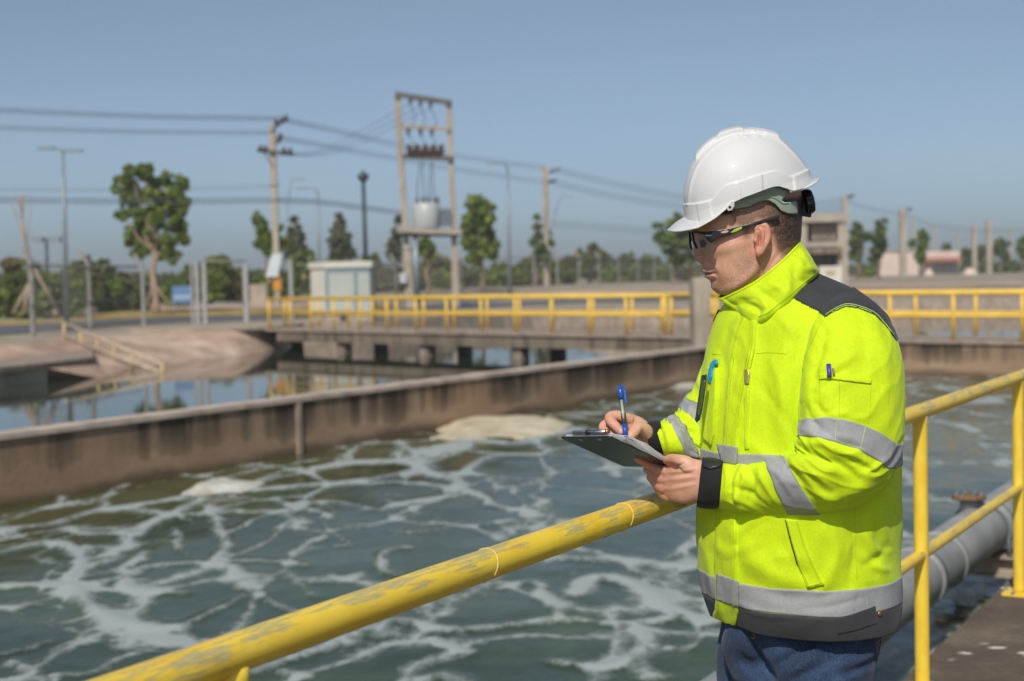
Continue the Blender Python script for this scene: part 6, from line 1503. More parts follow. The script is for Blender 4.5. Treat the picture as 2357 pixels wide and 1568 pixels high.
drape_line('side_seam', [(1942,1468),(1945,1510),(1950,1568)], JNB, 0.0011, M_DENIM, jn, 0.0008, 4)
drape_line('thread_loop', [(1728,1466),(1736,1470),(1738,1462),(1732,1458)], JNB, 0.0008, M_STITCH, jn, 0.001, 2)
for k, (x, d) in enumerate(((1868, -.07), (1755, .09))):
    c = M(x, 2300, d); c[2] = 0
    pts = [(-.20, .035), (-.12, .045), (-.03, .06), (.05, .065), (.09, .05)]
    V = []; F = []; m = 20
    for i, (sx, hgt) in enumerate([(-.205, .02), (-.19, .04), (-.13, .055), (-.05, .085), (.02, .11), (.07, .10), (.095, .05)]):
        wd = [.02, .04, .05, .045, .04, .038, .02][i]
        for j in range(m):
            a = 2 * math.pi * j / m; V.append(c + np.array([sx, wd * math.cos(a), max(0.001, hgt / 2 + hgt / 2 * math.sin(a))]))
    for i in range(6): F += [(i * m + j, i * m + (j + 1) % m, (i + 1) * m + (j + 1) % m, (i + 1) * m + j) for j in range(m)]
    F += [tuple(range(m)), tuple(range(6 * m, 7 * m))]
    obj('shoe', V, F, M_BLACKM, man, True)
# ------------------------------------------------------------------ body: head, neck, hands, one continuous surface
def head_loft():
    rows = [(338,1706,1745,.02,2,2),(348,1672,1778,.042,2,2),(368,1638,1806,.060,2.1,2.1),(400,1610,1832,.074,2.2,2.2),(440,1597,1845,.081,2.3,2.3),(480,1593,1848,.083,2.3,2.3),(515,1592,1846,.082,2.3,2.3),
            (536,1593,1845,.080,2.3,2.3),(548,1599,1844,.079,2.3,2.3),(560,1604,1842,.0785,2.3,2.3),(575,1609,1838,.077,2.25,2.2),(590,1614,1830,.0755,2.15,2.2),(604,1618,1822,.0735,2.1,2.2),(618,1622,1815,.0715,2.05,2.2),
            (632,1627,1806,.0690,2.0,2.2),(644,1632,1799,.066,1.98,2.1),(655,1637,1793,.062,1.95,2.1),(666,1643,1787,.056,1.9,2),(675,1651,1779,.047,1.9,2),(681,1668,1765,.032,1.9,2),(684,1690,1745,.015,2,2)]
    R = cr(np.array(rows, float), 170); m = 160; t = np.arange(m) * 2 * np.pi / m; out = []
    ny = [540, 548, 556, 566, 578, 586, 593, 599, 604, 608]; nx = [0, 3.0, 6.5, 10.5, 14.5, 17.2, 18.6, 16.5, 9, 0]; nw = [.008, .0075, .0075, .0085, .0105, .0125, .0138, .0142, .0135, .012]
    for y, xf, xb, hd, pf_, pb2 in R:
        c = np.cos(t); s = np.sin(t); p = np.where(c < 0, pf_, pb2)
        cc = np.sign(c) * np.abs(c) ** (2 / p); ss = np.sign(s) * np.abs(s) ** (2 / p)
        xm, xh = (xf + xb) / 2, (xb - xf) / 2
        px = xm + xh * cc; d = hd * ss
        n = np.interp(y, ny, nx, 0, 0); w = np.interp(y, ny, nw)
        px = px - n * np.exp(-(d / w) ** 2) * (c < 0)
        ml = np.interp(y, [606, 611, 616, 622, 626, 629.5, 632, 636, 640, 644, 648, 653, 659, 665, 672], [4, 5.5, 7.5, 11, 11, 2.5, 4.5, 6.8, 5.5, 0.5, -1.5, -0.5, 2.5, 3.0, 0], 0, 0)
        px = px - ml * np.exp(-(np.abs(d) / (.024 if y < 646 else .018)) ** 2.6) * (c < 0)
        out.append(M(px, np.full(m, y), d))
    return Loft(np.stack(out), len(R), m)
hd_l = head_loft()
neck = ring_loft([((1712,560),(1842,520),.0,.062), ((1708,615),(1842,560),.0,.064), ((1712,660),(1850,600),.0,.066), ((1716,705),(1862,655),.0,.072), ((1700,760),(1900,730),.0,.09), ((1690,800),(1950,790),.0,.10)], 40, 90)
core = ring_loft([((1690,780),(1980,780),.0,.10), ((1680,900),(1990,900),.0,.13), ((1680,1100),(1990,1100),.0,.13), ((1720,1320),(1960,1320),.0,.10), ((1760,1400),(1930,1400),.0,.06)], 30, 60)
ear = ring_loft([((1750,513),(1758,513),-.083,.003), ((1741,518),(1766,519),-.085,.007), ((1737,528),(1771,531),-.0865,.009), ((1736,543),(1772,546),-.087,.010), ((1737,558),(1769,562),-.0865,.010), ((1738,573),(1761,577),-.085,.0095), ((1739,584),(1754,587),-.084,.008), ((1742,592),(1748,593),-.083,.003)], 60, 60)
def digit(pts, rad, seg=18, n=26):
    p = np.array([M(*q) for q in pts]); P_ = cr(p, n); r = cr(np.array(rad, float), n)[:, 0]
    e0 = P_[0] - P_[1]; e1 = P_[-1] - P_[-2]; e1 /= np.linalg.norm(e1); e0 /= np.linalg.norm(e0)
    add = [(P_[-1] + e1 * r[-1] * k, r[-1] * math.sqrt(max(0.0, 1 - k * k))) for k in (0.35, 0.65, 0.85, 0.97)]
    return tube(np.vstack([P_, [a for a, _ in add]]), list(r) + [max(b, 0.0008) for _, b in add], seg)
def palm(rings): return ring_loft(rings, 40, 50, 2.3)
lp = palm([((1640,1066),(1636,1160),-.112,.034), ((1606,1058),(1602,1157),-.096,.031), ((1582,1053),(1578,1160),-.085,.028), ((1556,1058),(1552,1156),-.062,.025), ((1537,1070),(1534,1146),-.036,.021), ((1524,1080),(1524,1134),-.02,.014)])
rp_ = palm([((1530,985),(1540,1044),-.018,.032), ((1498,976),(1502,1042),-.02,.030), ((1478,962),(1482,1037),-.024,.032), ((1456,954),(1458,1022),-.026,.034), ((1440,954),(1438,1004),-.026,.030), ((1427,958),(1425,988),-.024,.018)])
fing = [
 digit([(1540,1082,-.035),(1526,1085,-.018),(1498,1072,.002),(1480,1062,-.004),(1468,1056,-.010)], [.0125,.0118,.0105,.0095,.0085]),
 digit([(1545,1100,-.04),(1526,1104,-.02),(1507,1093,.016),(1490,1081,.035)], [.0125,.012,.0105,.009]),
 digit([(1550,1120,-.048),(1528,1124,-.024),(1511,1113,.012),(1497,1098,.035)], [.0125,.0118,.0105,.009]),
 digit([(1562,1138,-.06),(1541,1144,-.036),(1524,1136,-.002),(1511,1120,.025)], [.0118,.0108,.0095,.008]),
 digit([(1596,1080,-.104),(1578,1066,-.100),(1560,1059,-.085),(1545,1057,-.062),(1535,1059,-.046)], [.017,.0155,.0118,.0112,.0098]),
 digit([(1452,968,-.048),(1430,959,-.056),(1408,958,-.060),(1403,966,-.068),(1417,981,-.082),(1430,994,-.094)], [.0125,.0120,.0108,.0105,.0098,.0085]),
 digit([(1446,976,-.022),(1414,973,-.032),(1392,979,-.040),(1391,988,-.048),(1407,997,-.062),(1421,1004,-.074)], [.0125,.0118,.0108,.0105,.0095,.0085]),
 digit([(1446,990,.004),(1412,988,-.004),(1393,995,-.012),(1394,1003,-.020),(1412,1012,-.035)], [.0122,.0115,.0105,.010,.009]),
 digit([(1448,1004,.022),(1420,1004,.014),(1402,1010,.006),(1410,1018,-.008)], [.0115,.0105,.0095,.008]),
 digit([(1494,1006,-.040),(1482,990,-.058),(1469,985,-.072),(1458,996,-.088),(1449,1006,-.098)], [.018,.0155,.0122,.0112,.0095]),
]
def limb(pts, r): p = np.array([M(*q) for q in pts]); return tube(cr(p, 24), cr(np.array(r, float), 24)[:, 0], 18)
arms = [limb([(1930,790,-.06),(1962,850,-.17),(1962,1000,-.19),(1925,1095,-.19),(1800,1115,-.17),(1660,1112,-.118),(1610,1108,-.097)], [.045,.045,.042,.036,.036,.030,.030]),
        limb([(1720,790,.05),(1690,850,.15),(1660,960,.12),(1620,1010,.07),(1550,1012,.0),(1500,1008,-.02)], [.045,.042,.038,.036,.030,.028])]
BV, BF = merged('body', (hd_l, neck, core, ear, lp, rp_), None, None, 0.0019, fing + arms, smooth_it=1)
face_st = [
 ([(1602,551),(1626,556)], 9, -4.0), ([(1610,556),(1620,557)], 5, 2.6), ([(1606,551),(1616,549),(1628,554)], 2.2, 1.3), ([(1598,538),(1620,535),(1645,541)], 6, 2.4), ([(1640,574),(1668,572),(1705,562)], 14, 2.6), ([(1615,572),(1635,576),(1650,570)], 6, -1.4),
 ([(1611,597),(1618,599),(1620,605)], 5.0, 3.2), ([(1627,587),(1630,598),(1626,609)], 4, -2.2), ([(1605,606.5),(1613,608)], 2.4, -3.2), ([(1630,602),(1640,616),(1650,634)], 5, -1.5), ([(1646,612),(1656,628)], 8, 1.2),
 ([(1618,629.5),(1630,630.5),(1643,630)], 2.2, -3.2), ([(1640,629),(1647,632)], 4, -1.4), ([(1615,624),(1624,625.5),(1634,627)], 3.2, 1.4), ([(1625,637),(1633,636),(1640,633)], 3.8, 1.9), ([(1634,648),(1646,645)], 5, -1.8), ([(1642,661),(1652,664)], 9, 2.0),
 ([(1656,674),(1698,657),(1733,628),(1746,598)], 11, 3.2), ([(1690,690),(1722,668),(1752,636),(1762,602)], 11, -4.5), ([(1676,606),(1700,622)], 20, -2.0), ([(1655,524),(1675,530)], 12, -1.5), ([(1779,540),(1778,570),(1766,596),(1752,606)], 5.5, -4.0), ([(1729,545),(1731,575)], 5, -1.2),
 ([(1739,526),(1745,516),(1754,512),(1765,519),(1771,534),(1770,550),(1763,566),(1754,584)], 3.4, 2.6), ([(1748,540),(1747,556),(1745,570)], 6.0, -8.0), ([(1750,520),(1760,526),(1763,540),(1761,552)], 2.6, -2.8), ([(1743,526),(1747,533)], 3.5, -2.5), ([(1737,550),(1740,560)], 3.6, 3.0), ([(1755,530),(1757,547),(1752,565)], 3, 1.6), ([(1744,572),(1750,573)], 3, 1.5),
 ([(1800,540),(1815,585)], 16, 1.5), ([(1790,600),(1770,640),(1745,665)], 8, 2.0),
 # hand lines: tendons, knuckles, thumb web
 ([(1600,1080),(1565,1085),(1535,1088)], 4, 1.2), ([(1600,1098),(1565,1102),(1533,1106)], 4, 1.2), ([(1600,1115),(1570,1122),(1540,1127)], 4, 1.2), ([(1590,1090),(1545,1095)], 3, -1.0), ([(1590,1108),(1548,1116)], 3, -1.0), ([(1562,1072),(1548,1080)], 4, -3.0), ([(1575,1066),(1560,1074)], 3, -1.2),
 ([(1526,1085),(1530,1090)], 5, 1.4), ([(1526,1106),(1530,1108)], 5, 1.4), ([(1531,1125),(1534,1127)], 5, 1.2),
 ([(1470,975),(1462,990)], 3, -1.2), ([(1478,990),(1484,1008),(1490,1020)], 3, -1.0), ([(1408,967),(1411,972)], 2.0, -0.8), ([(1449,1001),(1453,1006)], 3, 0.6),
]
BV = sculpt(BV, BF, face_st)
body = obj('body', BV, BF, M_SKIN, man, True)
q = proj(BV); fc = facing(BV, vnormals(BV, BF))
def soft(poly, r):
    d, _ = seg_dist(q, list(poly) + [poly[0]]); ins = in_poly(q, poly); return sstep(-r, r, np.where(ins, d, -d))
hair = soft([(1672,478),(1700,465),(1860,450),(1860,575),(1822,592),(1800,590),(1788,572),(1780,545),(1774,520),(1762,506),(1742,505),(1728,520),(1722,548),(1714,548),(1708,522),(1690,512)], 9) * (0.66 + 0.34 * sstep(1740, 1815, q[:, 0])) * (1 - 0.4 * sstep(545, 600, q[:, 1]))
hair = np.maximum(hair, 0.55 * soft([(1598,536),(1615,532),(1634,535),(1650,541),(1634,541),(1612,540)], 2.5))         # eyebrow
hair = np.maximum(hair, 0.9 * soft([(1607,553.5),(1616,551.5),(1627,555),(1616,555)], 1.3))                       # lash line
beard = 0.46 * soft([(1712,560),(1726,580),(1752,600),(1770,640),(1720,700),(1650,690),(1634,662),(1640,650),(1656,640),(1690,622)], 14)
beard = np.maximum(beard, 0.4 * soft([(1612,612),(1626,611),(1646,618),(1652,634),(1645,634),(1640,626),(1622,623),(1612,622)], 4))
beard = np.maximum(beard, 0.35 * soft([(1630,645),(1650,642),(1650,652),(1634,652)], 4))
lip = 0.8 * soft([(1610,622),(1622,623.5),(1642,629.5),(1638,635),(1628,641),(1620,640)], 2.0)
red = np.maximum(0.7 * soft([(1736,515),(1755,508),(1774,525),(1772,560),(1750,596),(1738,590)], 4), 0.5 * soft([(1590,585),(1610,580),(1628,595),(1620,610),(1595,605)], 8))
red = np.maximum(red, 0.35 * soft([(1380,950),(1420,950),(1440,1010),(1380,1010)], 12))
red = np.maximum(red, 0.35 * soft([(1450,1045),(1560,1045),(1560,1160),(1500,1150)], 14))
nail = 0.8 * np.maximum.reduce([soft([(1424,988),(1431,986),(1435,994),(1430,1000),(1425,996)], 1.6), soft([(1445,998),(1453,997),(1456,1005),(1449,1010),(1444,1005)], 1.6), soft([(1528,1050),(1537,1049),(1538,1056),(1530,1058)], 1.6)])
for nm, a in (('hair', hair), ('beard', beard), ('lip', lip), ('red', red), ('nail', nail)):
    body.data.attributes.new(nm, 'FLOAT', 'POINT').data.foreach_set('value', np.asarray(a, np.float32))
HEADB = bvh_of((BV, BF))

# ------------------------------------------------------------------ white hard hat
CX = lambda x: 1496.2 + np.asarray(x, float) * 0.29359
CY = lambda y: 258.9 + np.asarray(y, float) * 0.29359
E1 = np.array([.953, -.304]); E2 = np.array([-.304, -.953]); O2 = np.array([285., 810.])
def sh_of(p): d = np.asarray(p, float) - O2; return np.stack([d @ E1, d @ E2], -1)
def hat_pt(s, h, d):
    p = O2 + np.multiply.outer(s, E1) + np.multiply.outer(h, E2); return M(CX(p[..., 0]), CY(p[..., 1]), d)
sil = cr(np.array([(285,812),(268,720),(262,640),(272,550),(300,452),(340,372),(390,303),(455,240),(530,192),(590,168),(650,152),(730,141),(820,142),(910,156),(990,184),(1060,225),(1130,288),(1190,360),(1232,430),(1257,500)], float), 500)
SH = sh_of(sil); ia = int(np.argmax(SH[:, 1])); HM = SH[ia, 1]
hF, sF = np.maximum.accumulate(SH[:ia + 1, 1]) + np.arange(ia + 1) * 1e-6, SH[:ia + 1, 0]
hB, sB = np.maximum.accumulate(SH[ia:, 1][::-1]) + np.arange(len(SH) - ia) * 1e-6, SH[ia:, 0][::-1]
ed_a = [0, 20, 44, 60, 68, 80, 100, 116, 125, 132, 150, 162, 180]; ed_h = [-12, -50, -88, -62, -36, -10, 4, 4, -38, -74, -76, -64, -42]
eda = cr(np.array(list(zip(ed_a, ed_h)), float), 181); edge_h = lambda a: np.interp(np.abs((np.degrees(a) + 180) % 360 - 180), eda[:, 0], eda[:, 1])
HW = 0.109
nphi, nt = 420, 190
phi = np.arange(nphi) * 2 * np.pi / nphi
EH = edge_h(phi)
rowsH = []; SHv = []
for k in range(nt):
    f = math.sin(math.pi / 2 * k / (nt - 1)); h = EH + (HM - 0.02 - EH) * f; hc = np.clip(h, 0, None)
    a, b = np.interp(hc, hF, sF), np.interp(hc, hB, sB); md, hf = (a + b) / 2, (b - a) / 2
    w = HW * np.sqrt(np.clip(1 - (hc / HM) ** 2.35, 0, 1))
    fl = 1 + 0.00035 * np.clip(-h, 0, None)
    s = md - hf * np.cos(phi) * fl; d = -w * np.sin(phi) * fl
    rowsH.append(hat_pt(s, h, d)); SHv.append(np.stack([s, h, d], -1))
hat = Loft(np.stack(rowsH), nt, nphi); hat.refresh(); SHv = np.concatenate(SHv)
c2 = O2 + SHv[:, :1] * E1 + SHv[:, 1:2] * E2; lat = np.abs(SHv[:, 2])
disp = np.zeros(len(SHv))
topside = sstep(120, 200, SHv[:, 1])
crest = sstep(0.0365, 0.0315, lat) * sstep(352, 378, c2[:, 0]) * sstep(1030, 985, c2[:, 0]) * topside
disp += crest * (0.0062 + 0.0042 * sstep(520, 560, c2[:, 0]) * sstep(745, 705, c2[:, 0]))
disp -= 0.0022 * np.exp(-((lat - 0.013) / 0.003) ** 2) * sstep(760, 800, c2[:, 0]) * sstep(1010, 980, c2[:, 0]) * topside
up_edge = cr(np.array([(240,722),(300,716),(375,710),(470,690),(510,665),(560,602),(610,566),(705,540),(860,490),(960,461),(1010,463),(1060,486),(1110,500),(1225,450),(1290,420)], float), 300)
ybd = np.interp(c2[:, 0], up_edge[:, 0], up_edge[:, 1]); skirt = sstep(-7, 7, c2[:, 1] - ybd)
disp += 0.0036 * skirt
for x0, x1, sl in ((376, 468, .18), (706, 868, .06), (1112, 1222, .12)):
    xs = c2[:, 0] - sl * (c2[:, 1] - ybd); disp += 0.0026 * skirt * sstep(x0 - 6, x0 + 2, xs) * sstep(x1 + 8, x1, xs)
for ln, w_, a_ in (([(302,716),(322,560),(372,425),(452,322),(552,242),(640,194),(684,184)], 11, .0024), ([(905,184),(1000,212),(1098,296),(1168,372),(1224,450)], 11, .0024), ([(725,160),(728,185),(748,188),(760,184)], 7, .0016), ([(812,158),(820,184),(842,186),(850,180)], 7, .0016)):
    dd, _ = seg_dist(c2, cr(np.array(ln, float), 60)); disp += a_ * np.exp(-(dd / w_) ** 2) * (lat > 0.02)
inner = cr(np.array([(322,716),(342,560),(390,432),(466,336),(560,262),(640,214),(690,206),(905,206),(990,230),(1084,308),(1150,380),(1204,450)], float), 200)
hat.V = hat.V + hat.N * disp[:, None]; hat.refresh()
G0 = hat.V.reshape(nt, nphi, 3); low_ = G0[0] - hat.GN[0] * 0.0032
rows2 = [low_ + (G0[6] - G0[0]) * 1.2 - hat.GN[6] * 0.001, low_] + list(G0)
HV = np.concatenate(rows2); HF = grid_faces(len(rows2), nphi); n_ = vnormals(HV, HF)
if (n_[nphi * 2:] * hat.N).sum() < 0: HF = HF[:, ::-1]
capring = [tuple(range(len(HV) - nphi, len(HV)))]
hh_ = thing('hard_hat', M(1722, 490, 0), 'glossy white safety helmet with ridged crown worn by the man at the railing', 'helmet')
obj('shell', HV, [tuple(f) for f in HF] + capring, M_HAT, hh_, True)
def lip_part(name, a0, a1, ext_t, h_t, n=90, k=14):
    al = np.radians(np.linspace(a0, a1, n)); rel = np.degrees(al)
    e, ho = np.interp(np.abs(rel if a1 < 100 else rel - 180), *ext_t), np.interp(np.abs(rel if a1 < 100 else rel - 180), *h_t)
    hb = edge_h(al) + 10; hc = np.clip(hb, 0, None); a, b = np.interp(hc, hF, sF), np.interp(hc, hB, sB); md, hf = (a + b) / 2, (b - a) / 2
    fl = 1 + 0.00035 * np.clip(-hb, 0, None) + 0.008
    s0 = md - hf * np.cos(al) * fl; d0 = -HW * np.sin(al) * fl; R = []
    for j in range(k):
        f = j / (k - 1); hh = hb + (ho - hb) * (f ** 1.15) + 7 * math.sin(math.pi * f)
        R.append(hat_pt(s0 - np.cos(al) * e * f, hh, d0 - np.sin(al) * e * f * 0.000269))
    top_ = np.stack(R); N = np.cross(np.gradient(top_, axis=0), np.gradient(top_, axis=1)); N /= np.linalg.norm(N, axis=-1)[..., None] + 1e-9
    if N[..., 2].mean() < 0: N = -N
    bot_ = top_ - N * 0.0030; edge_ = (top_[-1] + bot_[-1]) / 2 + (top_[-1] - top_[-2]) / (np.linalg.norm(top_[-1] - top_[-2], axis=-1)[:, None] + 1e-9) * 0.0014
    V = np.concatenate([top_.reshape(-1, 3), edge_, bot_[::-1].reshape(-1, 3)]); F = grid_faces(2 * k + 1, n, False)
    nn = vnormals(V, F)
    if nn[:n * (k - 1), 2].mean() < 0: F = F[:, ::-1]
    return obj(name, V, F, M_HAT, hh_, True)
lip_part('peak', -76, 76, ([0, 20, 40, 55, 68, 76], [172, 166, 128, 70, 18, 2]), ([0, 15, 30, 45, 58, 68, 76], [-58, -72, -98, -112, -84, -44, -22]))
lip_part('rear_lip', 128, 232, ([0, 20, 38, 48, 52], [58, 50, 26, 8, 2]), ([0, 15, 30, 45, 52], [-36, -48, -72, -76, -72]))
cp = lambda pts: [(float(CX(x)), float(CY(y))) for x, y in pts]
VIRT = ring_loft([(tuple(cp([(300,760)])[0]), tuple(cp([(1240,450)])[0]), 0, .097), (tuple(cp([(330,1000)])[0]), tuple(cp([(1200,860)])[0]), 0, .086)], 20, 120, 2.3); VB = bvh_of((VIRT.V, VIRT.F))
drape('harness_strap', cp([(640,660),(700,630),(800,600),(960,560),(1040,600),(1085,626),(1050,668),(1034,690),(1060,706),(1150,698),(1162,796),(1092,796),(1030,772),(985,720),(940,694),(900,688),(840,706),(780,736),(660,758),(646,730)]), VB, 0.0, 0.0025, M_STRAP, hh_, 3.0)
for ln in ([(690,668),(760,712),(830,706),(920,664),(980,672),(1040,712),(1085,708)], [(735,655),(790,676),(850,660),(930,640),(990,648)], [(1000,590),(985,640)], [(1025,598),(1010,640)]):
    drape_line('strap_rib', cp(ln), VB, 0.0011, M_STRAP, hh_, 0.0008, 2.5)
tb = drape('pivot_tab', cp([(596,742),(640,686),(656,690),(658,730),(640,764),(612,768)]), VB, 0.020, 0.012, M_HAT, hh_, 2.5)
drape('pivot_hole', cp([(614,736),(621,727),(631,729),(636,738),(630,748),(619,748)]), VB, 0.0206, 0.003, M_BLACKM, hh_, 2.0)
drape('lining_clip', cp([(548,800),(590,770),(644,766),(640,796),(600,800)]), VB, 0.003, 0.004, M_BLACKM, hh_, 2.5)
kc_ = M(CX(1204), CY(708), 0.0); ax = np.array([.975, 0, 0.2]); ax /= np.linalg.norm(ax)
V = []; F = []; m_ = 56
prof = [(0.020, 0.0), (0.0245, 0.001), (0.0262, 0.005), (0.0258, 0.014), (0.0235, 0.0185), (0.018, 0.020)]
qd = Vector((0, 0, 1)).rotation_difference(Vector(ax)).to_matrix()
for r, hgt in prof:
    for j in range(m_):
        a_ = 2 * math.pi * j / m_; rr = r * (1 + 0.035 * math.tanh(3 * math.sin(a_ * 9))); v = qd @ Vector((rr * math.cos(a_), rr * math.sin(a_), hgt)); V.append(kc_ + np.array(v))
for i in range(len(prof) - 1): F += [(i * m_ + j, i * m_ + (j + 1) % m_, (i + 1) * m_ + (j + 1) % m_, (i + 1) * m_ + j) for j in range(m_)]
F += [tuple(range(m_ - 1, -1, -1)), tuple(range((len(prof) - 1) * m_, len(prof) * m_))]
obj('ratchet_knob', V, F, M_BLACKP, hh_, True)
bk2 = MB(); bc = M(CX(1180), CY(736), 0.0); bk2.beam(bc + np.array([-.004, 0, -.019]), bc + np.array([.004, 0, .021]), 0.05, 0.011); bk2.build('ratchet_housing', M_BLACKM, hh_)
for k in range(3): MB().beam(bc + np.array([-.001 + .0005 * k, -.0255, -.012 + k * .007]), bc + np.array([.003, -.0255, -.011 + k * .007]), 0.001, 0.0012).build('housing_rib', M_BLACKP, hh_)

# ------------------------------------------------------------------ safety glasses
sg = thing('safety_glasses', M(1650, 540, -.05), 'black framed safety glasses with clear wraparound lens on the face of the man', 'glasses')
def both_sides(o):
    me = o.data; v = np.zeros(len(me.vertices) * 3); me.vertices.foreach_get('co', v); v = v.reshape(-1, 3) + ORG[sg.name]; v[:, 1] = 2 * YM - v[:, 1]
    F = [tuple(p.vertices)[::-1] for p in me.polygons]; return obj(o.name.split('.')[0], v, F, me.materials[0], sg, True)
gx, gy = np.meshgrid(np.linspace(1580, 1840, 90), np.linspace(470, 610, 30))
gd = -0.012 - 0.068 * np.clip((gx - 1592) / 48, 0, 1) ** 0.62 - 0.010 * np.clip((gx - 1640) / 90, 0, 1) + 0.012 * np.clip((gx - 1740) / 60, 0, 1)
SV = M(gx.ravel(), gy.ravel(), gd.ravel()); SF = grid_faces(30, 90, False); SBV = bvh_of((SV, SF))
parts_ = [
 drape('lens', cp([(328,938),(352,944),(420,950),(446,985),(482,1020),(512,1052),(500,1086),(420,1113),(384,1078),(350,1048)]), SBV, 0.0, 0.0016, M_LENS, sg, 2.0),
 drape('temple', cp([(322,930),(340,926),(420,938),(500,930),(640,905),(740,880),(850,850),(1000,806),(1014,818),(992,842),(860,876),(745,908),(662,946),(600,966),(524,986),(482,1021),(446,990),(424,958),(380,946),(328,942)]), SBV, 0.0035, 0.0048, M_BLACKP, sg, 2.0),
 drape('lens_rim', cp([(326,940),(336,944),(348,1010),(372,1062),(364,1070),(342,1030),(330,985)]), SBV, 0.0025, 0.004, M_BLACKP, sg, 1.6),
 drape('nose_pad', cp([(376,1005),(398,998),(412,1030),(404,1056),(386,1060),(376,1035)]), SBV, -0.006, 0.005, M_BLACKM, sg, 2.0),
 drape('orange_insert', cp([(556,938),(590,926),(622,930),(600,946),(560,950)]), SBV, 0.0042, 0.003, M_SKIN, sg, 1.6),
 drape('silver_badge', cp([(432,966),(450,958),(492,962),(480,974),(446,976)]), SBV, 0.0042, 0.003, M_STEEL, sg, 1.6),
 drape('lime_insert', cp([(628,944),(664,916),(720,896),(722,912),(690,930),(660,942)]), SBV, 0.0042, 0.003, M_LIME, sg, 1.6),
 drape('temple_tip', cp([(742,884),(850,853),(1000,808),(1012,818),(990,840),(860,874),(748,904)]), SBV, 0.0040, 0.003, M_BLACKM, sg, 2.0)]
for o in parts_: both_sides(o)

# ------------------------------------------------------------------ clipboard with paper, pens and badge
A_, B_, C_, D_ = M(1290, 1005, -.02), M(1404.5, 1003.5, -.16), M(1552.5, 1073, -.024), M(1478, 1088, .116)
D_ = A_ + (C_ - B_)
cn = np.cross(B_ - A_, D_ - A_); cn /= np.linalg.norm(cn)
if cn[2] < 0: cn = -cn
cbd = thing('clipboard', (A_ + C_) / 2, 'black clipboard with steel clip held tilted in both hands over the yellow railing', 'clipboard')
bq = lambda a, b, h=0.0: A_ + (B_ - A_) * a + (D_ - A_) * b + cn * h
def plate(name, a0, a1, b0, b1, h0, h1, mat, par, rc=0.03, seg=5):
    pts = []
    for (ca, cb_, st) in ((a0 + rc, b0 + rc, 180), (a1 - rc, b0 + rc, 270), (a1 - rc, b1 - rc, 0), (a0 + rc, b1 - rc, 90)):
        for k in range(seg): t_ = math.radians(st + 90 * k / (seg - 1)); pts.append((ca + rc * math.cos(t_), cb_ + rc * math.sin(t_)))
    n = len(pts); V = [bq(a, b, h0) for a, b in pts] + [bq(a, b, h1) for a, b in pts]
    F = [tuple(range(n - 1, -1, -1)), tuple(range(n, 2 * n))] + [(i, (i + 1) % n, n + (i + 1) % n, n + i) for i in range(n)]
    return obj(name, V, F, mat, par)
plate('board', 0, 1, 0, 1, -0.003, 0.0, M_BLACKP, cbd)
plate('clip_base', 0.2, 0.86, 0.015, 0.12, 0.006, 0.0085, M_STEEL, cbd, 0.02)
MB().tube([bq(.22, .02, .010), bq(.86, .02, .010)], 0.0042, 12).build('clip_roll', M_STEEL, cbd, True)
MB().tube([bq(.50, .018, .010), bq(.56, .018, .010)], 0.0052, 12).build('clip_spring', M_BLACKM, cbd, True)
MB().tube([bq(.84, .03, .011), bq(.90, .03, .011)], 0.005, 12).build('clip_pin', M_BRASS, cbd, True)
for a in (.34, .72): MB().lathe(bq(a, .06, -0.003), [(0.0055, 0), (0.005, .0012), (0.002, .0018)], 14, tuple(-cn)).build('rivet', M_STEEL, cbd, True)
pps = thing('paper_sheets', bq(.5, .5), 'white paper sheets curling up from the black clipboard', 'paper')
for k in range(5):
    na, nb = 6, 22; Vp = []
    for j in range(nb):
        b = 0.02 + (0.93 + 0.01 * k) * j / (nb - 1)
        for i in range(na):
            a = 0.05 + 0.93 * i / (na - 1) + 0.004 * k
            lift = 0.0006 + 0.0011 * k + 0.012 * (i / (na - 1)) ** 2 * (0.4 + 0.25 * k) * math.sin(math.pi * min(1, b * 1.05)) * (1 - 0.45 * b) + 0.0007 * math.sin(b * 23 + k * 2)
            Vp.append(bq(a, b, lift))
    Vp = np.array(Vp); Fp = grid_faces(nb, na, False); obj('sheet', Vp, Fp, M_PAPER, pps, True)
pt, pbm = M(1441.5, 1015, -.118), M(1426.5, 889, -.05)
pn = thing('ballpoint_pen', pt, 'clear barrelled blue ballpoint pen held upright in the writing hand', 'pen')
pq = lambda f: pt + (pbm - pt) * f
MB().tube([pq(0.0), pq(.03), pq(.045)], [.0008, .0016, .0026], 14).build('tip', M_STEEL, pn, True)
MB().tube([pq(.045), pq(.10)], [.0028, .0046], 18).build('nose_cone', M_BLUEP, pn, True)
MB().tube([pq(.10), pq(.30)], [.0052, .0052], 18).build('grip', M_BLUEP, pn, True)
MB().tube([pq(.30), pq(.76)], .0047, 18).build('barrel', M_CLEARP, pn, True)
MB().tube([pq(.22), pq(.74)], .0018, 10).build('ink_refill', simple('ink_refill_plastic', (0.10, 0.13, 0.12), 0.3), pn, True)
MB().tube([pq(.34), pq(.74)], .0030, 10).build('barrel_lining', simple('barrel_lining', (0.62, 0.64, 0.52), 0.4), pn, True)
MB().tube([pq(.76), pq(.97), pq(1.0)], [.0054, .0054, .0036], 18).build('cap', M_BLUEP, pn, True)
sx = np.array([.0088, -.001, 0]); MB().beam(pq(.68) + sx, pq(.985) + sx, 0.004, 0.0022).build('pocket_clip', M_BLUEP, pn)
MB().beam(pq(.975), pq(.985) + sx, 0.004, 0.004).build('clip_bridge', M_BLUEP, pn)
for k, f_ in enumerate((.78, .83, .88)): MB().beam(pq(f_) + sx + np.array([0, -.0021, 0]), pq(f_ + .03) + sx + np.array([0, -.0021, 0]), 0.0005, 0.0014).build('clip_print', M_PAPER, pn)
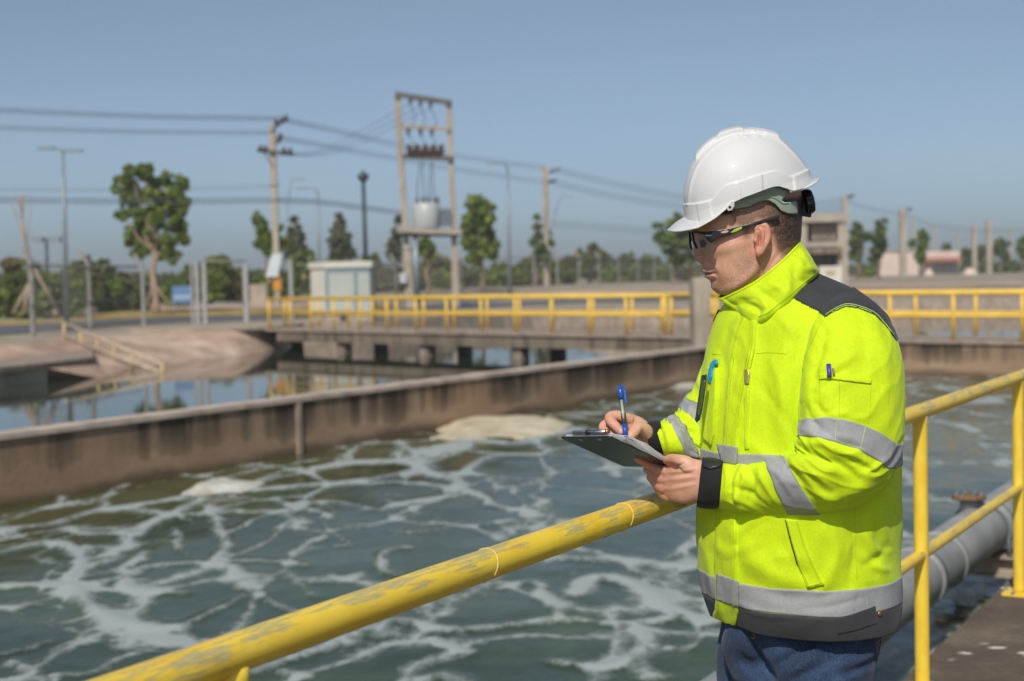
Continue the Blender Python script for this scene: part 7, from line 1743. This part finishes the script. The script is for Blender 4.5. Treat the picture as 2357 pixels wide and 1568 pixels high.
PKB = bvh_of((torso.V + torso.N * 0.006, torso.F))
tp_ = drape('clip_pen', [(1633,880),(1630,876),(1634,850),(1638,836),(1645,829),(1651,828),(1652,838),(1646,841),(1642,850),(1640,868),(1637,882)], PKB, 0.004, 0.005, M_TURQ, None, 2.0)
tag(tp_, 'turquoise pen clipped in the chest pocket of the yellow jacket', 'pen')
bd = thing('badge_holder', M(1612, 920, -.05), 'black edged clear badge holder hanging from the chest pocket', 'badge holder')
bpoly = [(1616,865),(1626,863),(1625,880),(1616,940),(1610,966),(1603,972),(1601,966),(1605,940),(1612,892)]
dB = -0.085
def slab(name, poly, d0, d1, mat, par):
    n = len(poly); V = [M(x, y, d0) for x, y in poly] + [M(x, y, d1) for x, y in poly]
    F = [tuple(range(n)), tuple(range(2 * n - 1, n - 1, -1))] + [(i, i + n, (i + 1) % n + n, (i + 1) % n) for i in range(n)]
    return obj(name, V, F, mat, par)
slab('backing', bpoly, dB + .002, dB + .004, M_HIVIS, bd); slab('window', [(x + (1613 - x) * .2, y) for x, y in bpoly], dB + .0005, dB + .0016, M_CLEARP, bd)
MB().tube([M(x, y, dB) for x, y in bpoly + [bpoly[0]]], 0.0013, 8).build('frame', M_BLACKM, bd, True)
slab('top_clip', [(1616,866),(1626,863),(1625,873),(1615,874)], dB - .003, dB + .003, M_BLACKM, bd); slab('slot', [(1602,955),(1611,955),(1609,967),(1603,970)], dB - .003, dB + .001, M_BLACKM, bd)
MB().tube(cr(np.array([M(1622, 880, dB), M(1621, 862, dB + .01), M(1628, 852, dB + .03)]), 8), 0.0014, 6).build('loop', M_HIVISD, bd, True)
nb2 = thing('sleeve_pen', M(1908, 862, -.30), 'violet capped pen poking out of the upper sleeve pocket of the jacket', 'pen')
d = rays(1908, 862); h1 = np.array(NB.ray_cast(EYE, Vector(d / np.linalg.norm(d)), 10)[0]); d = rays(1906, 838); h2 = np.array(NB.ray_cast(EYE, Vector(d / np.linalg.norm(d)), 10)[0])
tow = np.array([0, -.004, 0])
MB().tube([h1 + tow * .4 + (h1 - h2) * .25, h1 + tow, h2 + tow], .0046, 14).build('barrel', M_PURPLE, nb2, True)
MB().beam(h1 + tow * 2 + np.array([.008, 0, 0]), (h1 + h2) / 2 + tow * 2 + np.array([.007, 0, .002]), 0.004, 0.003).build('pocket_clip', M_BRASS, nb2)

# ================================================================== haze: one closed box of thin air round the whole place
HZ = MB().box((0, 250, 8.5), (1600, 1100, 21.0))
hm = bpy.data.materials.new('thin_haze'); hm.use_nodes = True
hn, hl = hm.node_tree.nodes, hm.node_tree.links
for x_ in list(hn):
    if x_.type != 'OUTPUT_MATERIAL': hn.remove(x_)
pvn = hn.new('ShaderNodeVolumePrincipled'); pvn.inputs['Color'].default_value = (0.92, 0.92, 0.96, 1); pvn.inputs['Density'].default_value = 0.0008; pvn.inputs['Anisotropy'].default_value = 0.1
hl.new(pvn.outputs[0], hn['Material Output'].inputs['Volume'])
tag(HZ.build('haze', hm), kind='stuff')
